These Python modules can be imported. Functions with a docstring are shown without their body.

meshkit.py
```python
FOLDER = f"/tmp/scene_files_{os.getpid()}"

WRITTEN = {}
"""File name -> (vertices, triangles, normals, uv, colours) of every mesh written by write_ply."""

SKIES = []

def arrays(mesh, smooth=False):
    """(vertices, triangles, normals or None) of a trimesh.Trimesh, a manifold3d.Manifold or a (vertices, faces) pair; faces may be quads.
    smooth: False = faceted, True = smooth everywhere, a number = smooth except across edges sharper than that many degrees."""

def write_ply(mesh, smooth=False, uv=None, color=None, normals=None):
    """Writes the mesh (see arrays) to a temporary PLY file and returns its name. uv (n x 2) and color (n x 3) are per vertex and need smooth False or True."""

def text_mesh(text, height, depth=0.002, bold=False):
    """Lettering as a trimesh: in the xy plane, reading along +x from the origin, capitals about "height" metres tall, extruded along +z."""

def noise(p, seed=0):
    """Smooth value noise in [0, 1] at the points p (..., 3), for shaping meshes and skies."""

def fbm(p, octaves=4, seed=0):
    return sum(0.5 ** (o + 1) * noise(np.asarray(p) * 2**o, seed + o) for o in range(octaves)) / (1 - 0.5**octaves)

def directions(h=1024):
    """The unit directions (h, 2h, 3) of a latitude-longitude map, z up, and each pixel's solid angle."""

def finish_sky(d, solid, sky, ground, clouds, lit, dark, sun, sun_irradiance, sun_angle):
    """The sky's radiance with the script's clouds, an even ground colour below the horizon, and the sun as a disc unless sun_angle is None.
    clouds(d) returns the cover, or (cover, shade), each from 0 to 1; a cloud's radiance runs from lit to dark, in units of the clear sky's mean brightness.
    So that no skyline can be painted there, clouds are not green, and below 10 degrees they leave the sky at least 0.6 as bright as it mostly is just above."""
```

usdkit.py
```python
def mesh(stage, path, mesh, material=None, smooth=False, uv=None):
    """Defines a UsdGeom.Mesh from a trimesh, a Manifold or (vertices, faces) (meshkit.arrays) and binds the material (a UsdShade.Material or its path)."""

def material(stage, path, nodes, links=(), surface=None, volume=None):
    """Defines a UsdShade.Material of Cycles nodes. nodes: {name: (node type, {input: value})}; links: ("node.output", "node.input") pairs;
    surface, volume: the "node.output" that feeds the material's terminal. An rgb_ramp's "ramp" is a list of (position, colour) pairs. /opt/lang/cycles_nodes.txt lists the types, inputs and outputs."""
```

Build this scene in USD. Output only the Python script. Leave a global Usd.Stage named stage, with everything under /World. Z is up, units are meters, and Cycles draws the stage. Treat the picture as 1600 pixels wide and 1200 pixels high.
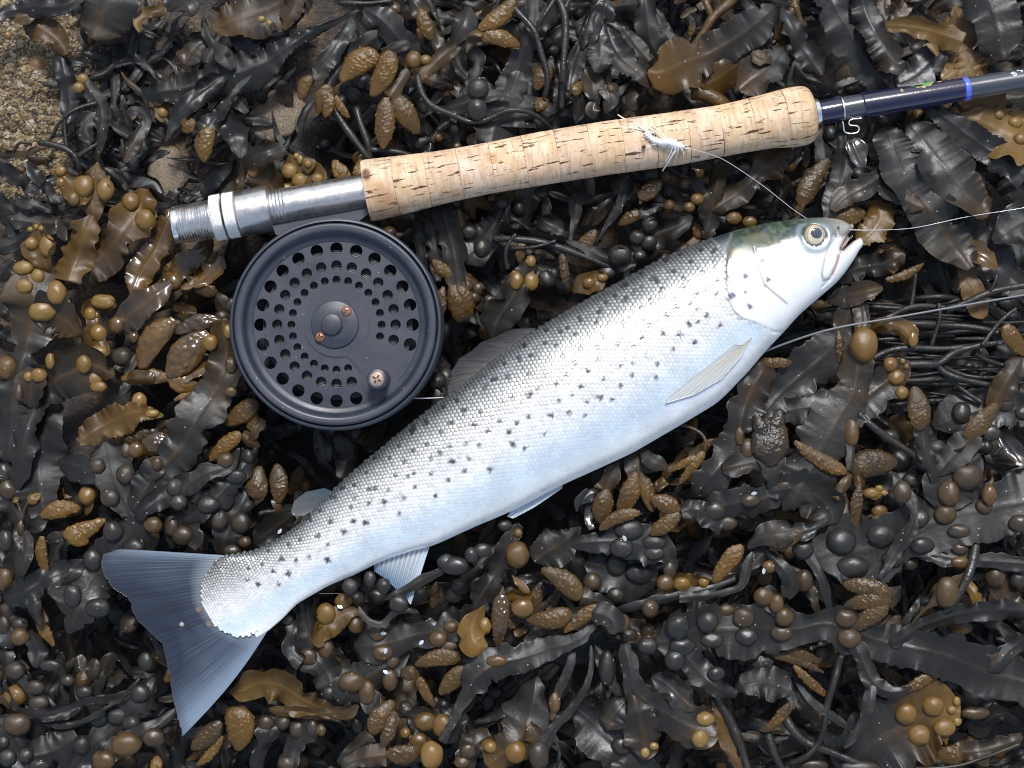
import math, random
import numpy as np
import trimesh
import shapely
from shapely.geometry import Polygon, Point, LineString
from scipy.spatial import cKDTree, Delaunay
from scipy.interpolate import CubicSpline, PchipInterpolator
import usdkit, meshkit
from pxr import Usd, UsdGeom, UsdLux, UsdShade, Sdf, Gf, Vt

stage = Usd.Stage.CreateInMemory()
UsdGeom.SetStageUpAxis(stage, 'Z')
UsdGeom.SetStageMetersPerUnit(stage, 1.0)
stage.SetDefaultPrim(UsdGeom.Xform.Define(stage, '/World').GetPrim())
UsdGeom.Scope.Define(stage, '/World/Looks')
PI = math.pi

# ------------------------------------------------------------------ camera, sky, sun, exposure
CAM_H = 600.0                                   # millimetres above the weed
cam = UsdGeom.Camera.Define(stage, '/World/camera')
cam.AddTranslateOp().Set(Gf.Vec3d(0, 0, CAM_H / 1000))
cam.CreateFocalLengthAttr(30.0)
cam.CreateHorizontalApertureAttr(20.0)
cam.CreateVerticalApertureAttr(15.0)
cam.CreateClippingRangeAttr(Gf.Vec2f(0.02, 1000.0))
cam.CreateExposureAttr(1.36)
SUN_AZ, SUN_EL = math.radians(8), math.radians(56)   # azimuth from +y (top of the picture) towards +x
SKY_STRENGTH, SUN_INTENSITY, SUN_ANGLE = 0.066, 0.40, 11.0

usdkit.material(stage, '/World/Looks/sky_light', {
    's': ('sky_texture', {'sky_type': 'single_scattering', 'sun_disc': False, 'sun_elevation': SUN_EL, 'sun_rotation': SUN_AZ, 'altitude': 10.0, 'aerosol_density': 2.0}),
    'tc': ('texture_coordinate', {}),
    'n': ('noise_texture', {'scale': 2.2, 'detail': 5.0, 'roughness': 0.55}),
    'r': ('rgb_ramp', {'ramp': [(0.42, (0.04, 0.04, 0.04)), (0.70, (0.6, 0.6, 0.6))]}),
    'm': ('mix', {'color2': (4.9, 5.3, 5.9)}),
    'b': ('background_shader', {'strength': SKY_STRENGTH})},
    [('tc.generated', 'n.vector'), ('n.fac', 'r.fac'), ('r.color', 'm.fac'), ('s.color', 'm.color1'), ('m.color', 'b.color')], surface='b.background')
dome = UsdLux.DomeLight.Define(stage, '/World/sky')
dome.GetPrim().SetCustomDataByKey('kind', 'structure')
UsdShade.MaterialBindingAPI.Apply(dome.GetPrim()).Bind(UsdShade.Material.Get(stage, '/World/Looks/sky_light'))
sun = UsdLux.DistantLight.Define(stage, '/World/sun')
sun.CreateIntensityAttr(SUN_INTENSITY); sun.CreateAngleAttr(SUN_ANGLE); sun.CreateColorAttr(Gf.Vec3f(1.0, 0.98, 0.95))
sun.GetPrim().CreateAttribute('inputs:normalize', Sdf.ValueTypeNames.Bool).Set(True)
d = Gf.Vec3d(math.sin(SUN_AZ) * math.cos(SUN_EL), math.cos(SUN_AZ) * math.cos(SUN_EL), math.sin(SUN_EL))
sun.AddTransformOp().Set(Gf.Matrix4d().SetRotate(Gf.Rotation(Gf.Vec3d(0, 0, 1), d)))

# ------------------------------------------------------------------ helpers
USED = {}
def numbered(parent, name):
    k = USED.get((parent, name), 0)
    USED[(parent, name)] = k + 1
    return f'{parent}/{name}' if k == 0 else f'{parent}/{name}_{k:03d}'

def tag(prim, label=None, cat=None, group=None, kind=None):
    for k, v in (('label', label), ('category', cat), ('group', group), ('kind', kind)):
        if v: prim.SetCustomDataByKey(k, v)

class Thing:
    def __init__(self, name, label, cat, base, group=None, root='/World', cls=False):
        self.path = numbered(root, name)
        self.base = np.asarray(base, float)
        if cls:
            p = stage.CreateClassPrim(self.path); p.SetTypeName('Xform')
        else:
            x = UsdGeom.Xform.Define(stage, self.path); x.AddTranslateOp().Set(Gf.Vec3d(*(self.base / 1000))); p = x.GetPrim()
        tag(p, label, cat, group); self.prim = p
    def part(self, name, v, f, mat, parent=None, **k):
        pp = parent or self.path
        path = numbered(pp, name)
        put(path, np.asarray(v, float) - self.base, f, mat, **k)
        return path

def put(path, v, f, mat, smooth=True, tone=None, col=None, vec=None, label=None, kind=None):
    m = usdkit.mesh(stage, path, (np.asarray(v, float) * 1e-3, np.asarray(f, int)), mat, smooth=smooth)
    api = UsdGeom.PrimvarsAPI(m)
    if tone is not None:
        api.CreatePrimvar('tone', Sdf.ValueTypeNames.FloatArray, 'vertex').Set(Vt.FloatArray.FromNumpy(np.asarray(np.broadcast_to(tone, len(v)), np.float32).copy()))
    if col is not None:
        api.CreatePrimvar('col', Sdf.ValueTypeNames.Color3fArray, 'vertex').Set(Vt.Vec3fArray.FromNumpy(np.asarray(np.broadcast_to(col, (len(v), 3)), np.float32).copy()))
    if vec is not None:
        api.CreatePrimvar('auv', Sdf.ValueTypeNames.Vector3fArray, 'vertex').Set(Vt.Vec3fArray.FromNumpy(np.asarray(vec, np.float32)))
    if label: m.GetPrim().SetCustomDataByKey('label', label)
    if kind: m.GetPrim().SetCustomDataByKey('kind', kind)
    return m

def W(px, py, z=0.0, zf=None):
    """Photograph pixels (of 1600 x 1200) to millimetres on the level zf (or z)."""
    k = (CAM_H - (z if zf is None else zf)) / CAM_H * 0.25
    px, py = np.asarray(px, float), np.asarray(py, float)
    return np.stack(np.broadcast_arrays((px - 800) * k, (600 - py) * k, np.asarray(z, float)), -1)

def grid_faces(n, m, wrap=False):
    i, j = np.meshgrid(np.arange(n - 1), np.arange(m if wrap else m - 1), indexing='ij')
    a, b = i * m + j, i * m + (j + 1) % m
    c, e = (i + 1) * m + (j + 1) % m, (i + 1) * m + j
    return np.vstack([np.stack([a, b, c], -1).reshape(-1, 3), np.stack([a, c, e], -1).reshape(-1, 3)])

def cat(parts):
    vs, fs, n = [], [], 0
    for v, f in parts:
        vs.append(v); fs.append(np.asarray(f) + n); n += len(v)
    return np.vstack(vs), np.vstack(fs)

def curve(pts, ds):
    """Smooth path through rows (x, y, extra...), sampled every ds; returns samples and arc length."""
    p = np.asarray(pts, float)
    t = np.r_[0, np.cumsum(np.maximum(np.hypot(*np.diff(p[:, :2], axis=0).T), 1e-3))]
    n = max(int(t[-1] / ds) + 1, 4)
    u = np.linspace(0, t[-1], n)
    xy = CubicSpline(t, p[:, :2], bc_type='natural')(u) if len(p) > 2 else np.stack([np.interp(u, t, p[:, k]) for k in (0, 1)], 1)
    rest = [PchipInterpolator(t, p[:, k])(u) if len(p) > 2 else np.interp(u, t, p[:, k]) for k in range(2, p.shape[1])]
    return xy, rest, u

TABLE = np.random.default_rng(1234).uniform(-1, 1, 8192)
def n1(x, seed):
    """Smooth one-dimensional noise in -1..1."""
    x = np.asarray(x, float) + (seed * 173.17) % 8000
    i = np.floor(x).astype(int); t = x - i; t = t * t * (3 - 2 * t)
    return TABLE[i & 8191] * (1 - t) + TABLE[(i + 1) & 8191] * t

def tube(pts, radii, sides=8, cap=True):
    """A round tube along 3-D points with closed ends."""
    p = np.asarray(pts, float)
    r = np.broadcast_to(np.asarray(radii, float), (len(p),))
    t = np.gradient(p, axis=0); t /= np.linalg.norm(t, axis=1, keepdims=True) + 1e-12
    a = np.cross(t, [0, 0, 1.0]); bad = np.linalg.norm(a, axis=1) < 1e-3
    a[bad] = np.cross(t[bad], [1.0, 0, 0]); a /= np.linalg.norm(a, axis=1, keepdims=True) + 1e-12
    b = np.cross(t, a)
    w = np.arange(sides) * 2 * PI / sides
    v = p[:, None] + r[:, None, None] * (np.cos(w)[None, :, None] * a[:, None] + np.sin(w)[None, :, None] * b[:, None])
    v = v.reshape(-1, 3); f = grid_faces(len(p), sides, True)
    if cap:
        k = len(v); v = np.vstack([v, p[0], p[-1]])
        j = np.arange(sides); l = (len(p) - 1) * sides
        f = np.vstack([f, np.stack([np.full(sides, k), (j + 1) % sides, j], 1), np.stack([np.full(sides, k + 1), l + j, l + (j + 1) % sides], 1)])
    return v, f

def lerp(a, b, t): return np.asarray(a) + (np.asarray(b) - np.asarray(a)) * np.asarray(t)[..., None]
def mixc(c, tint, w): return c + (np.asarray(tint) - c) * np.clip(w, 0, 1)[:, None]

def ball(c, r, sub=2):
    m = trimesh.creation.icosphere(subdivisions=sub)
    return np.array(m.vertices) * np.asarray(r) + np.asarray(c), np.array(m.faces)

# ------------------------------------------------------------------ materials
LK = '/World/Looks/'
TONES = [(0.0, (0.009, 0.009, 0.0085)), (0.2, (0.018, 0.0155, 0.0115)), (0.4, (0.062, 0.034, 0.008)), (0.6, (0.124, 0.067, 0.012)), (0.8, (0.205, 0.134, 0.032)), (1.0, (0.33, 0.24, 0.075))]
def wrack(name, rough, bumps, bscale, spec=0.5, coat=0.0, specks=True, streak=0.17, thin=0.0):
    nodes = {
        'a': ('attribute', {'attribute': 'tone'}), 'g': ('geometry', {}),
        'n': ('noise_texture', {'scale': 90.0, 'detail': 4.0, 'roughness': 0.6}),
        'na': ('math', {'math_type': 'multiply_add', 'value2': streak * 2, 'value3': -streak}),
        'ad': ('math', {'math_type': 'add', 'use_clamp': True}),
        'ramp': ('rgb_ramp', {'ramp': TONES}),
        'vo': ('voronoi_texture', {'scale': 330.0, 'feature': 'f1'}),
        'sz': ('math', {'math_type': 'less_than', 'value2': 0.095}),
        'sc': ('separate_color', {}), 'pk': ('math', {'math_type': 'greater_than', 'value2': 0.60}),
        'n3': ('noise_texture', {'scale': 26.0, 'detail': 1.0}), 'pz': ('math', {'math_type': 'greater_than', 'value2': 0.47}),
        'sp': ('math', {'math_type': 'multiply'}), 'sp2': ('math', {'math_type': 'multiply'}),
        'mx': ('mix', {'color2': (0.34, 0.31, 0.25)}),
        'nr': ('noise_texture', {'scale': 55.0, 'detail': 2.0}),
        'rr': ('map_range', {'from_min': 0.35, 'from_max': 0.65, 'to_min': rough[0], 'to_max': rough[1], 'clamp': True}),
        'nb': ('noise_texture', {'scale': bscale, 'detail': 3.0}),
        'bp': ('bump', {'strength': bumps, 'distance': 0.0006}),
        'p': ('principled_bsdf', {'specular_ior_level': spec, 'specular_tint': (0.90, 0.95, 1.0), 'coat_weight': coat, 'coat_roughness': 0.12})}
    links = [('g.position', 'n.vector'), ('g.position', 'vo.vector'), ('g.position', 'nr.vector'), ('g.position', 'nb.vector'), ('g.position', 'n3.vector'),
             ('n.fac', 'na.value1'), ('a.fac', 'ad.value1'), ('na.value', 'ad.value2'), ('ad.value', 'ramp.fac'),
             ('vo.distance', 'sz.value1'), ('vo.color', 'sc.color'), ('sc.r', 'pk.value1'), ('n3.fac', 'pz.value1'), ('sz.value', 'sp.value1'), ('pk.value', 'sp.value2'),
             ('sp.value', 'sp2.value1'), ('pz.value', 'sp2.value2'),
             ('ramp.color', 'mx.color1'), ('nr.fac', 'rr.value'), ('rr.result', 'p.roughness'), ('nb.fac', 'bp.height'), ('bp.normal', 'p.normal')]
    links += [('sp2.value', 'mx.fac'), ('mx.color', 'p.base_color')] if specks else [('ramp.color', 'p.base_color')]
    if thin:
        nodes['tr'] = ('translucent_bsdf', {}); nodes['hs'] = ('hsv', {'value': 1.9, 'saturation': 1.15}); nodes['mc'] = ('mix_closure', {'fac': thin})
        links += [('ramp.color', 'hs.color'), ('hs.color', 'tr.color'), ('p.BSDF', 'mc.closure1'), ('tr.BSDF', 'mc.closure2')]
    return usdkit.material(stage, LK + name, nodes, links, surface='mc.closure' if thin else 'p.BSDF')
M_WRACK = wrack('wrack_blade', (0.36, 0.58), 0.3, 420.0, thin=.2)
M_WET = wrack('wet_wrack', (0.15, 0.38), 0.3, 300.0, coat=0.4, specks=False)
M_BLAD = wrack('wrack_bladder', (0.36, 0.5), 0.2, 700.0, streak=0.08)
M_FRUIT = wrack('wrack_fruit', (0.26, 0.5), 0.35, 1500.0, spec=0.35, specks=False)
M_STEM = wrack('wrack_stalk', (0.3, 0.55), 0.5, 900.0)

def simple(name, color, rough=0.5, metal=0.0, bump=0.0, bscale=600.0, vary=0.0, vscale=150.0, coat=0.0, color2=None, attr=False, spec=0.5, **extra):
    nodes = {'p': ('principled_bsdf', {'base_color': color, 'roughness': rough, 'metallic': metal, 'coat_weight': coat, 'specular_ior_level': spec, **extra}), 'g': ('geometry', {})}
    links = []
    src = None
    if attr:
        nodes['a'] = ('attribute', {'attribute': 'col'}); src = 'a.color'
    if vary:
        nodes['n'] = ('noise_texture', {'scale': vscale, 'detail': 5.0, 'roughness': 0.6})
        nodes['r'] = ('rgb_ramp', {'ramp': [(0.3, (0, 0, 0)), (0.7, (1, 1, 1))]})
        nodes['m'] = ('mix', {'color1': color, 'color2': color2 or tuple(c * (1 - vary) for c in color)})
        links += [('g.position', 'n.vector'), ('n.fac', 'r.fac')]
        if attr:
            nodes['m'] = ('mix', {'mix_type': 'multiply', 'color2': color2 or (1 - vary,) * 3}); links += [('a.color', 'm.color1')]
        links += [('r.color', 'm.fac')]; src = 'm.color'
        nodes['rr'] = ('map_range', {'from_min': 0.3, 'from_max': 0.7, 'to_min': rough * 0.75, 'to_max': min(1, rough * 1.3), 'clamp': True})
        links += [('n.fac', 'rr.value'), ('rr.result', 'p.roughness')]
    if src: links.append((src, 'p.base_color'))
    if bump:
        nodes['nb'] = ('noise_texture', {'scale': bscale, 'detail': 4.0}); nodes['b'] = ('bump', {'strength': bump, 'distance': 0.0005})
        links += [('g.position', 'nb.vector'), ('nb.fac', 'b.height'), ('b.normal', 'p.normal')]
    return usdkit.material(stage, LK + name, nodes, links, surface='p.BSDF')
# ------------------------------------------------------------------ the seaweed kit
VV = np.array([-1, -.9, -.7, -.45, -.2, -.08, 0, .08, .2, .45, .7, .9, 1.0])

def blade(pts, z, seed, tooth, tone, k=0.25, lift=None, fine=False, calm=1.0, root=3.0):
    """One ribbon: rows (x, y, width) in photograph pixels; a closed sheet with rib, ruffled or toothed edge. Returns v, f, tone, centre line."""
    rng = np.random.default_rng(seed)
    step = (1.7 if tooth else 2.6) if not fine else 4.0
    xy, (w,), u = curve(pts, step)
    n = len(u); s = u * 0.25; L = s[-1] + 1e-6
    half = np.maximum(w, 1.2) * 0.125
    t = np.gradient(xy, axis=0); t /= np.linalg.norm(t, axis=1, keepdims=True) + 1e-9
    nrm = np.stack([t[:, 1], -t[:, 0]], 1)                        # right-hand side in pixel space
    roll = calm * (0.42 * n1(s / 14.0, seed) + rng.uniform(-.28, .28))
    und = calm * (2.4 * n1(s / 14.0 + 3, seed + 1) + .7 * n1(s / 5.0, seed + 2))
    if lift is not None: und = und + np.interp(s / L, np.linspace(0, 1, len(lift)), lift)
    und = und - root * np.exp(-s / 4.5)
    half = half * (1 - .55 * np.exp(-(s / 2.2) ** 2))
    cup = calm * rng.uniform(-.35, .45) + 0.3 * calm * n1(s / 20.0, seed + 9)
    v = np.zeros((n, len(VV), 3)); tn = np.zeros((n, len(VV)))
    for side in (-1, 1):
        if tooth:
            per = 1.9 + 0.5 * side * .3
            ph = s / per + 1.3 * n1(s / 4.0, seed + 40 + side)
            saw = ph - np.floor(ph)
            edge = 1.0 + 0.16 * n1(s / 7.0, seed + 20 + side); teeth = (saw - .6) * np.minimum(.22, 0.85 / np.maximum(half, .5)) * np.clip(rng.uniform(.3, 1.0) + .8 * n1(s / 8.0, seed + 60 + side), .05, 1.3)
        else:
            edge = 1.0 + 0.22 * n1(s / 5.0, seed + 20 + side); teeth = 0.10 * n1(s / 1.9, seed + 30 + side)
        for b0 in rng.uniform(2, max(L - 2, 3), rng.poisson(L / 30.0) if calm > .55 else 0):
            edge = edge - rng.uniform(.15, .4) * np.exp(-((s - b0) / rng.uniform(.6, 2.0)) ** 2)
        lam = rng.uniform(5, 12); ph0 = rng.uniform(0, 6.3)
        ruf = calm * (0.28 + .38 * rng.random()) * (1.3 * n1(s / (lam * .55), seed + 50 + side) + .45 * n1(s / (lam * .22), seed + 70 + side)) * (1 + .45 * n1(s / 12, seed + 77))
        for c in np.nonzero(VV * side > 0)[0] if side > 0 else np.nonzero(VV <= 0)[0]:
            q = VV[c]
            off = half * q * ((edge if abs(q) > .5 else 1.0) + (teeth if abs(q) == 1 else .3 * teeth if abs(q) == .9 else 0))
            v[:, c, 0] = xy[:, 0] * 1.0 + nrm[:, 0] * off * 4
            v[:, c, 1] = xy[:, 1] * 1.0 + nrm[:, 1] * off * 4
            v[:, c, 2] = z + und + off * np.sin(roll) + cup * half * (q * q - .3) * .6 + np.minimum(half, 5) * abs(q) ** 2.5 * ruf + 0.34 * np.exp(-(off / 0.9) ** 2) * np.minimum(1, half / 3.5)
            tn[:, c] = tone[0] + (tone[1] - tone[0]) * np.clip(s / L * 1.25 - .25, 0, 1) ** 1.5 + (0.07 if abs(q) < .1 else 0) * np.clip(half / 3 - .4, 0, 1) + (.05 if abs(q) == 1 else 0)
    flat = v.reshape(-1, 3); kk = (CAM_H - z) / CAM_H * k
    top = np.stack([(flat[:, 0] - 800) * kk, (600 - flat[:, 1]) * kk, flat[:, 2]], 1)
    th = (0.5 * (1 - .6 * VV ** 4))[None].repeat(n, 0).reshape(-1)
    bot = top - np.stack([0 * th, 0 * th, th], 1)
    m = len(VV); ft = grid_faces(n, m)
    N = len(top); i = np.arange(n - 1)
    def strip(a, b, flip):
        q = np.vstack([np.stack([a, b, b + N], 1), np.stack([a, b + N, a + N], 1)])
        return q[:, ::-1] if flip else q
    f = np.vstack([ft[:, ::-1], ft + N, strip(i * m, (i + 1) * m, True), strip(i * m + m - 1, (i + 1) * m + m - 1, False),
                   strip(np.arange(m - 1), np.arange(1, m), False), strip((n - 1) * m + np.arange(m - 1), (n - 1) * m + np.arange(1, m), True)])
    tn = np.clip(tn.reshape(-1), 0, 1)
    return np.vstack([top, bot]), f, np.r_[tn, tn], top.reshape(n, m, 3)

def bladder(c, rx, ry, seed, big=False):
    """An egg-shaped float; c, rx, ry in millimetres."""
    rng = np.random.default_rng(seed)
    m = trimesh.creation.icosphere(subdivisions=3 if big else 2)
    v = np.array(m.vertices); a = rng.uniform(0, 6.28)
    ax = v[:, 0] * math.cos(a) + v[:, 1] * math.sin(a)
    v[:, :2] *= (1 + 0.13 * ax)[:, None]
    v += 0.16 * (meshkit.noise(v * 1.7 + seed % 97)[:, None] - .5) * v
    return v * [rx, ry, 0.74 * min(rx, ry)] + c, np.array(m.faces)

def fruit(p0, p1, w, z, seed, k, tone, wrinkle=False, flat=0.42):
    """A swollen warty tip from p0 (stalk) to p1 (point), in pixels."""
    rng = np.random.default_rng(seed)
    p0, p1 = np.asarray(p0, float), np.asarray(p1, float)
    L = np.linalg.norm(p1 - p0) * 0.25; wd = w * 0.25
    n, m = max(int(L / 0.42), 14), max(int(wd * 2.4 / 0.42), 16)
    u = np.linspace(0, 1, n); a = np.arange(m) * 2 * PI / m
    prof = np.sqrt(np.clip(np.sin(PI * np.clip(u, 0, 1) ** rng.uniform(.75, 1.15)), 0, 1)) * (1 - .25 * u)
    prof = np.maximum(prof, 0.30 * (u < .5))
    prof[-1] = 0.02; prof = prof / prof.max() * (1 + .06 * n1(u * 4, seed))
    bend = rng.uniform(-.09, .09) * L * np.sin(PI * u); droop = rng.uniform(-2.4, -.3) * u ** 2
    X = u[:, None] * L + 0 * a; Y = wd / 2 * prof[:, None] * np.cos(a) + bend[:, None]; Z = wd / 2 * flat * prof[:, None] * np.sin(a) + droop[:, None]
    v = np.stack([X, Y, Z], -1).reshape(-1, 3)
    nr = np.stack([0 * X, np.cos(a) * np.ones_like(X), np.sin(a) * np.ones_like(X) * 1.4], -1).reshape(-1, 3)
    nr /= np.linalg.norm(nr, axis=1, keepdims=True)
    if wrinkle:
        h = 0.55 * (meshkit.fbm(v * [.45, .9, .9] + seed, 3, seed % 50) - .5) * 2
        tn = tone - .08 + .25 * (meshkit.fbm(v * .5 + seed, 2) - .5)
    else:
        cnt = int(L * wd * 2.2 / 2.0) + 8
        q = np.stack([rng.uniform(0, L, cnt * 2), rng.uniform(-wd / 2, wd / 2, cnt * 2), np.zeros(cnt * 2)], 1)
        q[:, 2] = rng.choice([-1, 1], cnt * 2) * wd / 2 * flat * np.sqrt(np.clip(1 - (q[:, 1] / (wd / 2 * np.interp(q[:, 0] / L, u, prof))) ** 2, 0, 1))
        keep = []
        for x in q:
            if all(((x - y) ** 2).sum() > 1.15 ** 2 for y in keep): keep.append(x)
        dd, wi = cKDTree(np.array(keep)).query(v * [1, 1, 1] - np.stack([0 * X, bend[:, None] + 0 * X, droop[:, None] + 0 * X], -1).reshape(-1, 3))
        wr = rng.uniform(.36, .86, len(keep))[wi]; bmp = np.clip(1 - (dd / wr) ** 2, 0, 1) * (wr / .75)
        h = 0.40 * bmp + .35 * (meshkit.fbm(v * .35 + seed % 91, 2) - .5)
        tn = tone - .13 + .09 * bmp + .10 * (meshkit.fbm(v * .25 + seed % 37, 2) - .5)
    v = v + nr * h[:, None] if not np.isscalar(h) else v
    ang = math.atan2(-(p1 - p0)[1], (p1 - p0)[0]); c, s_ = math.cos(ang), math.sin(ang)
    kk = (CAM_H - z) / CAM_H * k
    o = np.array([(p0[0] - 800) * kk, (600 - p0[1]) * kk, z])
    sc = kk / 0.25
    v = np.stack([v[:, 0] * c - v[:, 1] * s_, v[:, 0] * s_ + v[:, 1] * c, v[:, 2]], 1) * [sc, sc, 1] + o
    f = grid_faces(n, m, True)
    N = len(v); v = np.vstack([v, v[:m].mean(0), v[-m:].mean(0)])
    j = np.arange(m); l = (n - 1) * m
    f = np.vstack([f, np.stack([np.full(m, N), (j + 1) % m, j], 1), np.stack([np.full(m, N + 1), l + j, l + (j + 1) % m], 1)])
    v2 = np.array(v)
    return v2, f[:, ::-1] if False else f, np.clip(np.r_[tn, tn[0], tn[-1]], 0, 1)

SEED = [100]
ALLV = []
PLACED = []                                       # (pixel x, y) of the traced centre lines, to guide the weed beneath
def frond(label, branches, z=6, tone=(.1, .2), bl=(), rc=(), tooth=False, tb=None, wet=False, name='wrack_frond', group='wrack fronds in the weed bed',
          cls=False, root='/World', wrinkle=False, rtone=.6, lift=None, calm=1.0, fine=False, category='seaweed', stems=()):
    SEED[0] += 17; sd = SEED[0]
    if not isinstance(tone, tuple): tone = (tone, tone)
    meshes, tones, tops, cents = [], [], [], []
    for i, b in enumerate(branches):
        tb0 = tone if i == 0 or len(branches[0]) < 2 else (tone[0] + (tone[1] - tone[0]) * .4, tone[1])
        v, f, t, top = blade(b, z + .4 * i, sd + i * 211, tooth, tb0, lift=lift, fine=fine, calm=calm, root=3.0 if i == 0 else 1.3)
        meshes.append((v, f)); tones.append(t); tops.append(top.reshape(-1, 3))
        if not cls: PLACED.extend((x[0], x[1]) for x in b)
    for pts, r in stems:
        xy, (zz,), u = curve([(p[0], p[1], p[2] if len(p) > 2 else z) for p in pts], 5)
        p3 = W(xy[:, 0], xy[:, 1], zz, z); p3[:, 2] += .5 * n1(u / 30, sd)
        v, f = tube(p3, r * .25 * (1 + .14 * n1(u / 14, sd + 3)) * np.linspace(1.05, .8, len(u)), 8)
        meshes.append((v, f)); tones.append(np.clip(tone[0] + .1 * (meshkit.noise(v * .7) - .4), 0, 1)); tops.append(p3)
        if not cls: PLACED.extend((x[0], x[1]) for x in pts)
    if meshes:
        allv, allf = cat(meshes)
        alltop = np.vstack(tops); tree = cKDTree(alltop[:, :2])
        base = [*alltop[len(alltop) // 8 if branches else 0][:2], z]
    else:
        allv = None; kk = (CAM_H - z) / CAM_H * .25; base = [(rc[0][0] - 800) * kk, (600 - rc[0][1]) * kk, z]
    T = Thing(name, label, category, (0, 0, 0) if cls else base, group, root=root, cls=cls)
    if allv is not None:
        if not cls: ALLV.append(allv[::2])
        T.part('blade' if branches else 'stalk', allv, allf, M_WET if wet else (M_WRACK if branches else M_STEM), tone=np.concatenate(tones))
    kk = (CAM_H - z) / CAM_H * .25
    tb = tb if tb is not None else tone[1] + .05
    for j, q in enumerate(bl):
        x, y, rx = q[:3]; ry = q[3] if len(q) > 3 else rx; tt = q[4] if len(q) > 4 else tb
        tt = .5 + (tt - .5) * .62 if tt > .5 else tt * .9
        c = np.array([(x - 800) * kk, (600 - y) * kk, z])
        if allv is not None:
            dist, near = tree.query(c[:2]); c[2] = alltop[near, 2] if dist < 4 else z
        c[2] += .12 * min(rx, ry) * .25
        v, f = bladder(c, rx * kk * 1.04, ry * kk * 1.04, sd + j * 13, max(rx, ry) > 11)
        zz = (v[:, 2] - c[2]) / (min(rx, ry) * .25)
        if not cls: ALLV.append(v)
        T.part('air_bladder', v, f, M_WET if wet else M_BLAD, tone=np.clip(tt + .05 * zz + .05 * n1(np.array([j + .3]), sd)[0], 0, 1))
    for j, q in enumerate(rc):
        x0, y0, x1, y1, w = q[:5]; tt = q[5] if len(q) > 5 else rtone
        zc = z + .6
        if allv is not None:
            dist, near = tree.query([(x0 - 800) * kk, (600 - y0) * kk]); zc = alltop[near, 2] + .2 if dist < 5 else zc
        v, f, t = fruit((x0, y0), (x1, y1), w, zc, sd + 31 * j, .25, tt, wrinkle)
        T.part('fruiting_tip', v, f, M_WET if wet else M_FRUIT, tone=t)
    return T
# ------------------------------------------------------------------ ground: shore rock under the weed
def rock_h(x, y):
    """Height (mm) of the rock at x, y (mm): deep under the weed, rising to bare rock at the upper left."""
    u = np.clip((-x - 88) / 60 + (y - 60) / 90, -.6, 1.2)
    p = np.stack([x / 40, y / 40, 0 * x], -1)
    rise = np.clip((u + .15) / .55, 0, 1); rise = rise * rise * (3 - 2 * rise)
    far = np.clip((np.hypot(x, y) - 420) / 600, 0, 1)
    stone = np.clip((-x + 10) / 120, 0, 1) * np.clip((y - 30) / 60, 0, 1)
    return -58 + 16 * stone * (1 - rise) + 42 * rise + 7 * (meshkit.fbm(p, 4, 2) - .5) + 2.0 * (meshkit.fbm(p * 6, 4, 5) - .5) + 30 * far * (meshkit.fbm(p * .12, 3, 7) - .3)
gx = np.unique(np.concatenate([np.linspace(-260, 260, 261), np.sign(np.linspace(-1, 1, 81)) * (260 + 5800 * np.abs(np.linspace(-1, 1, 81)) ** 2)]))
X, Y = np.meshgrid(gx, gx, indexing='ij')
V = np.stack([X, Y, rock_h(X, Y)], -1).reshape(-1, 3)
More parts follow.
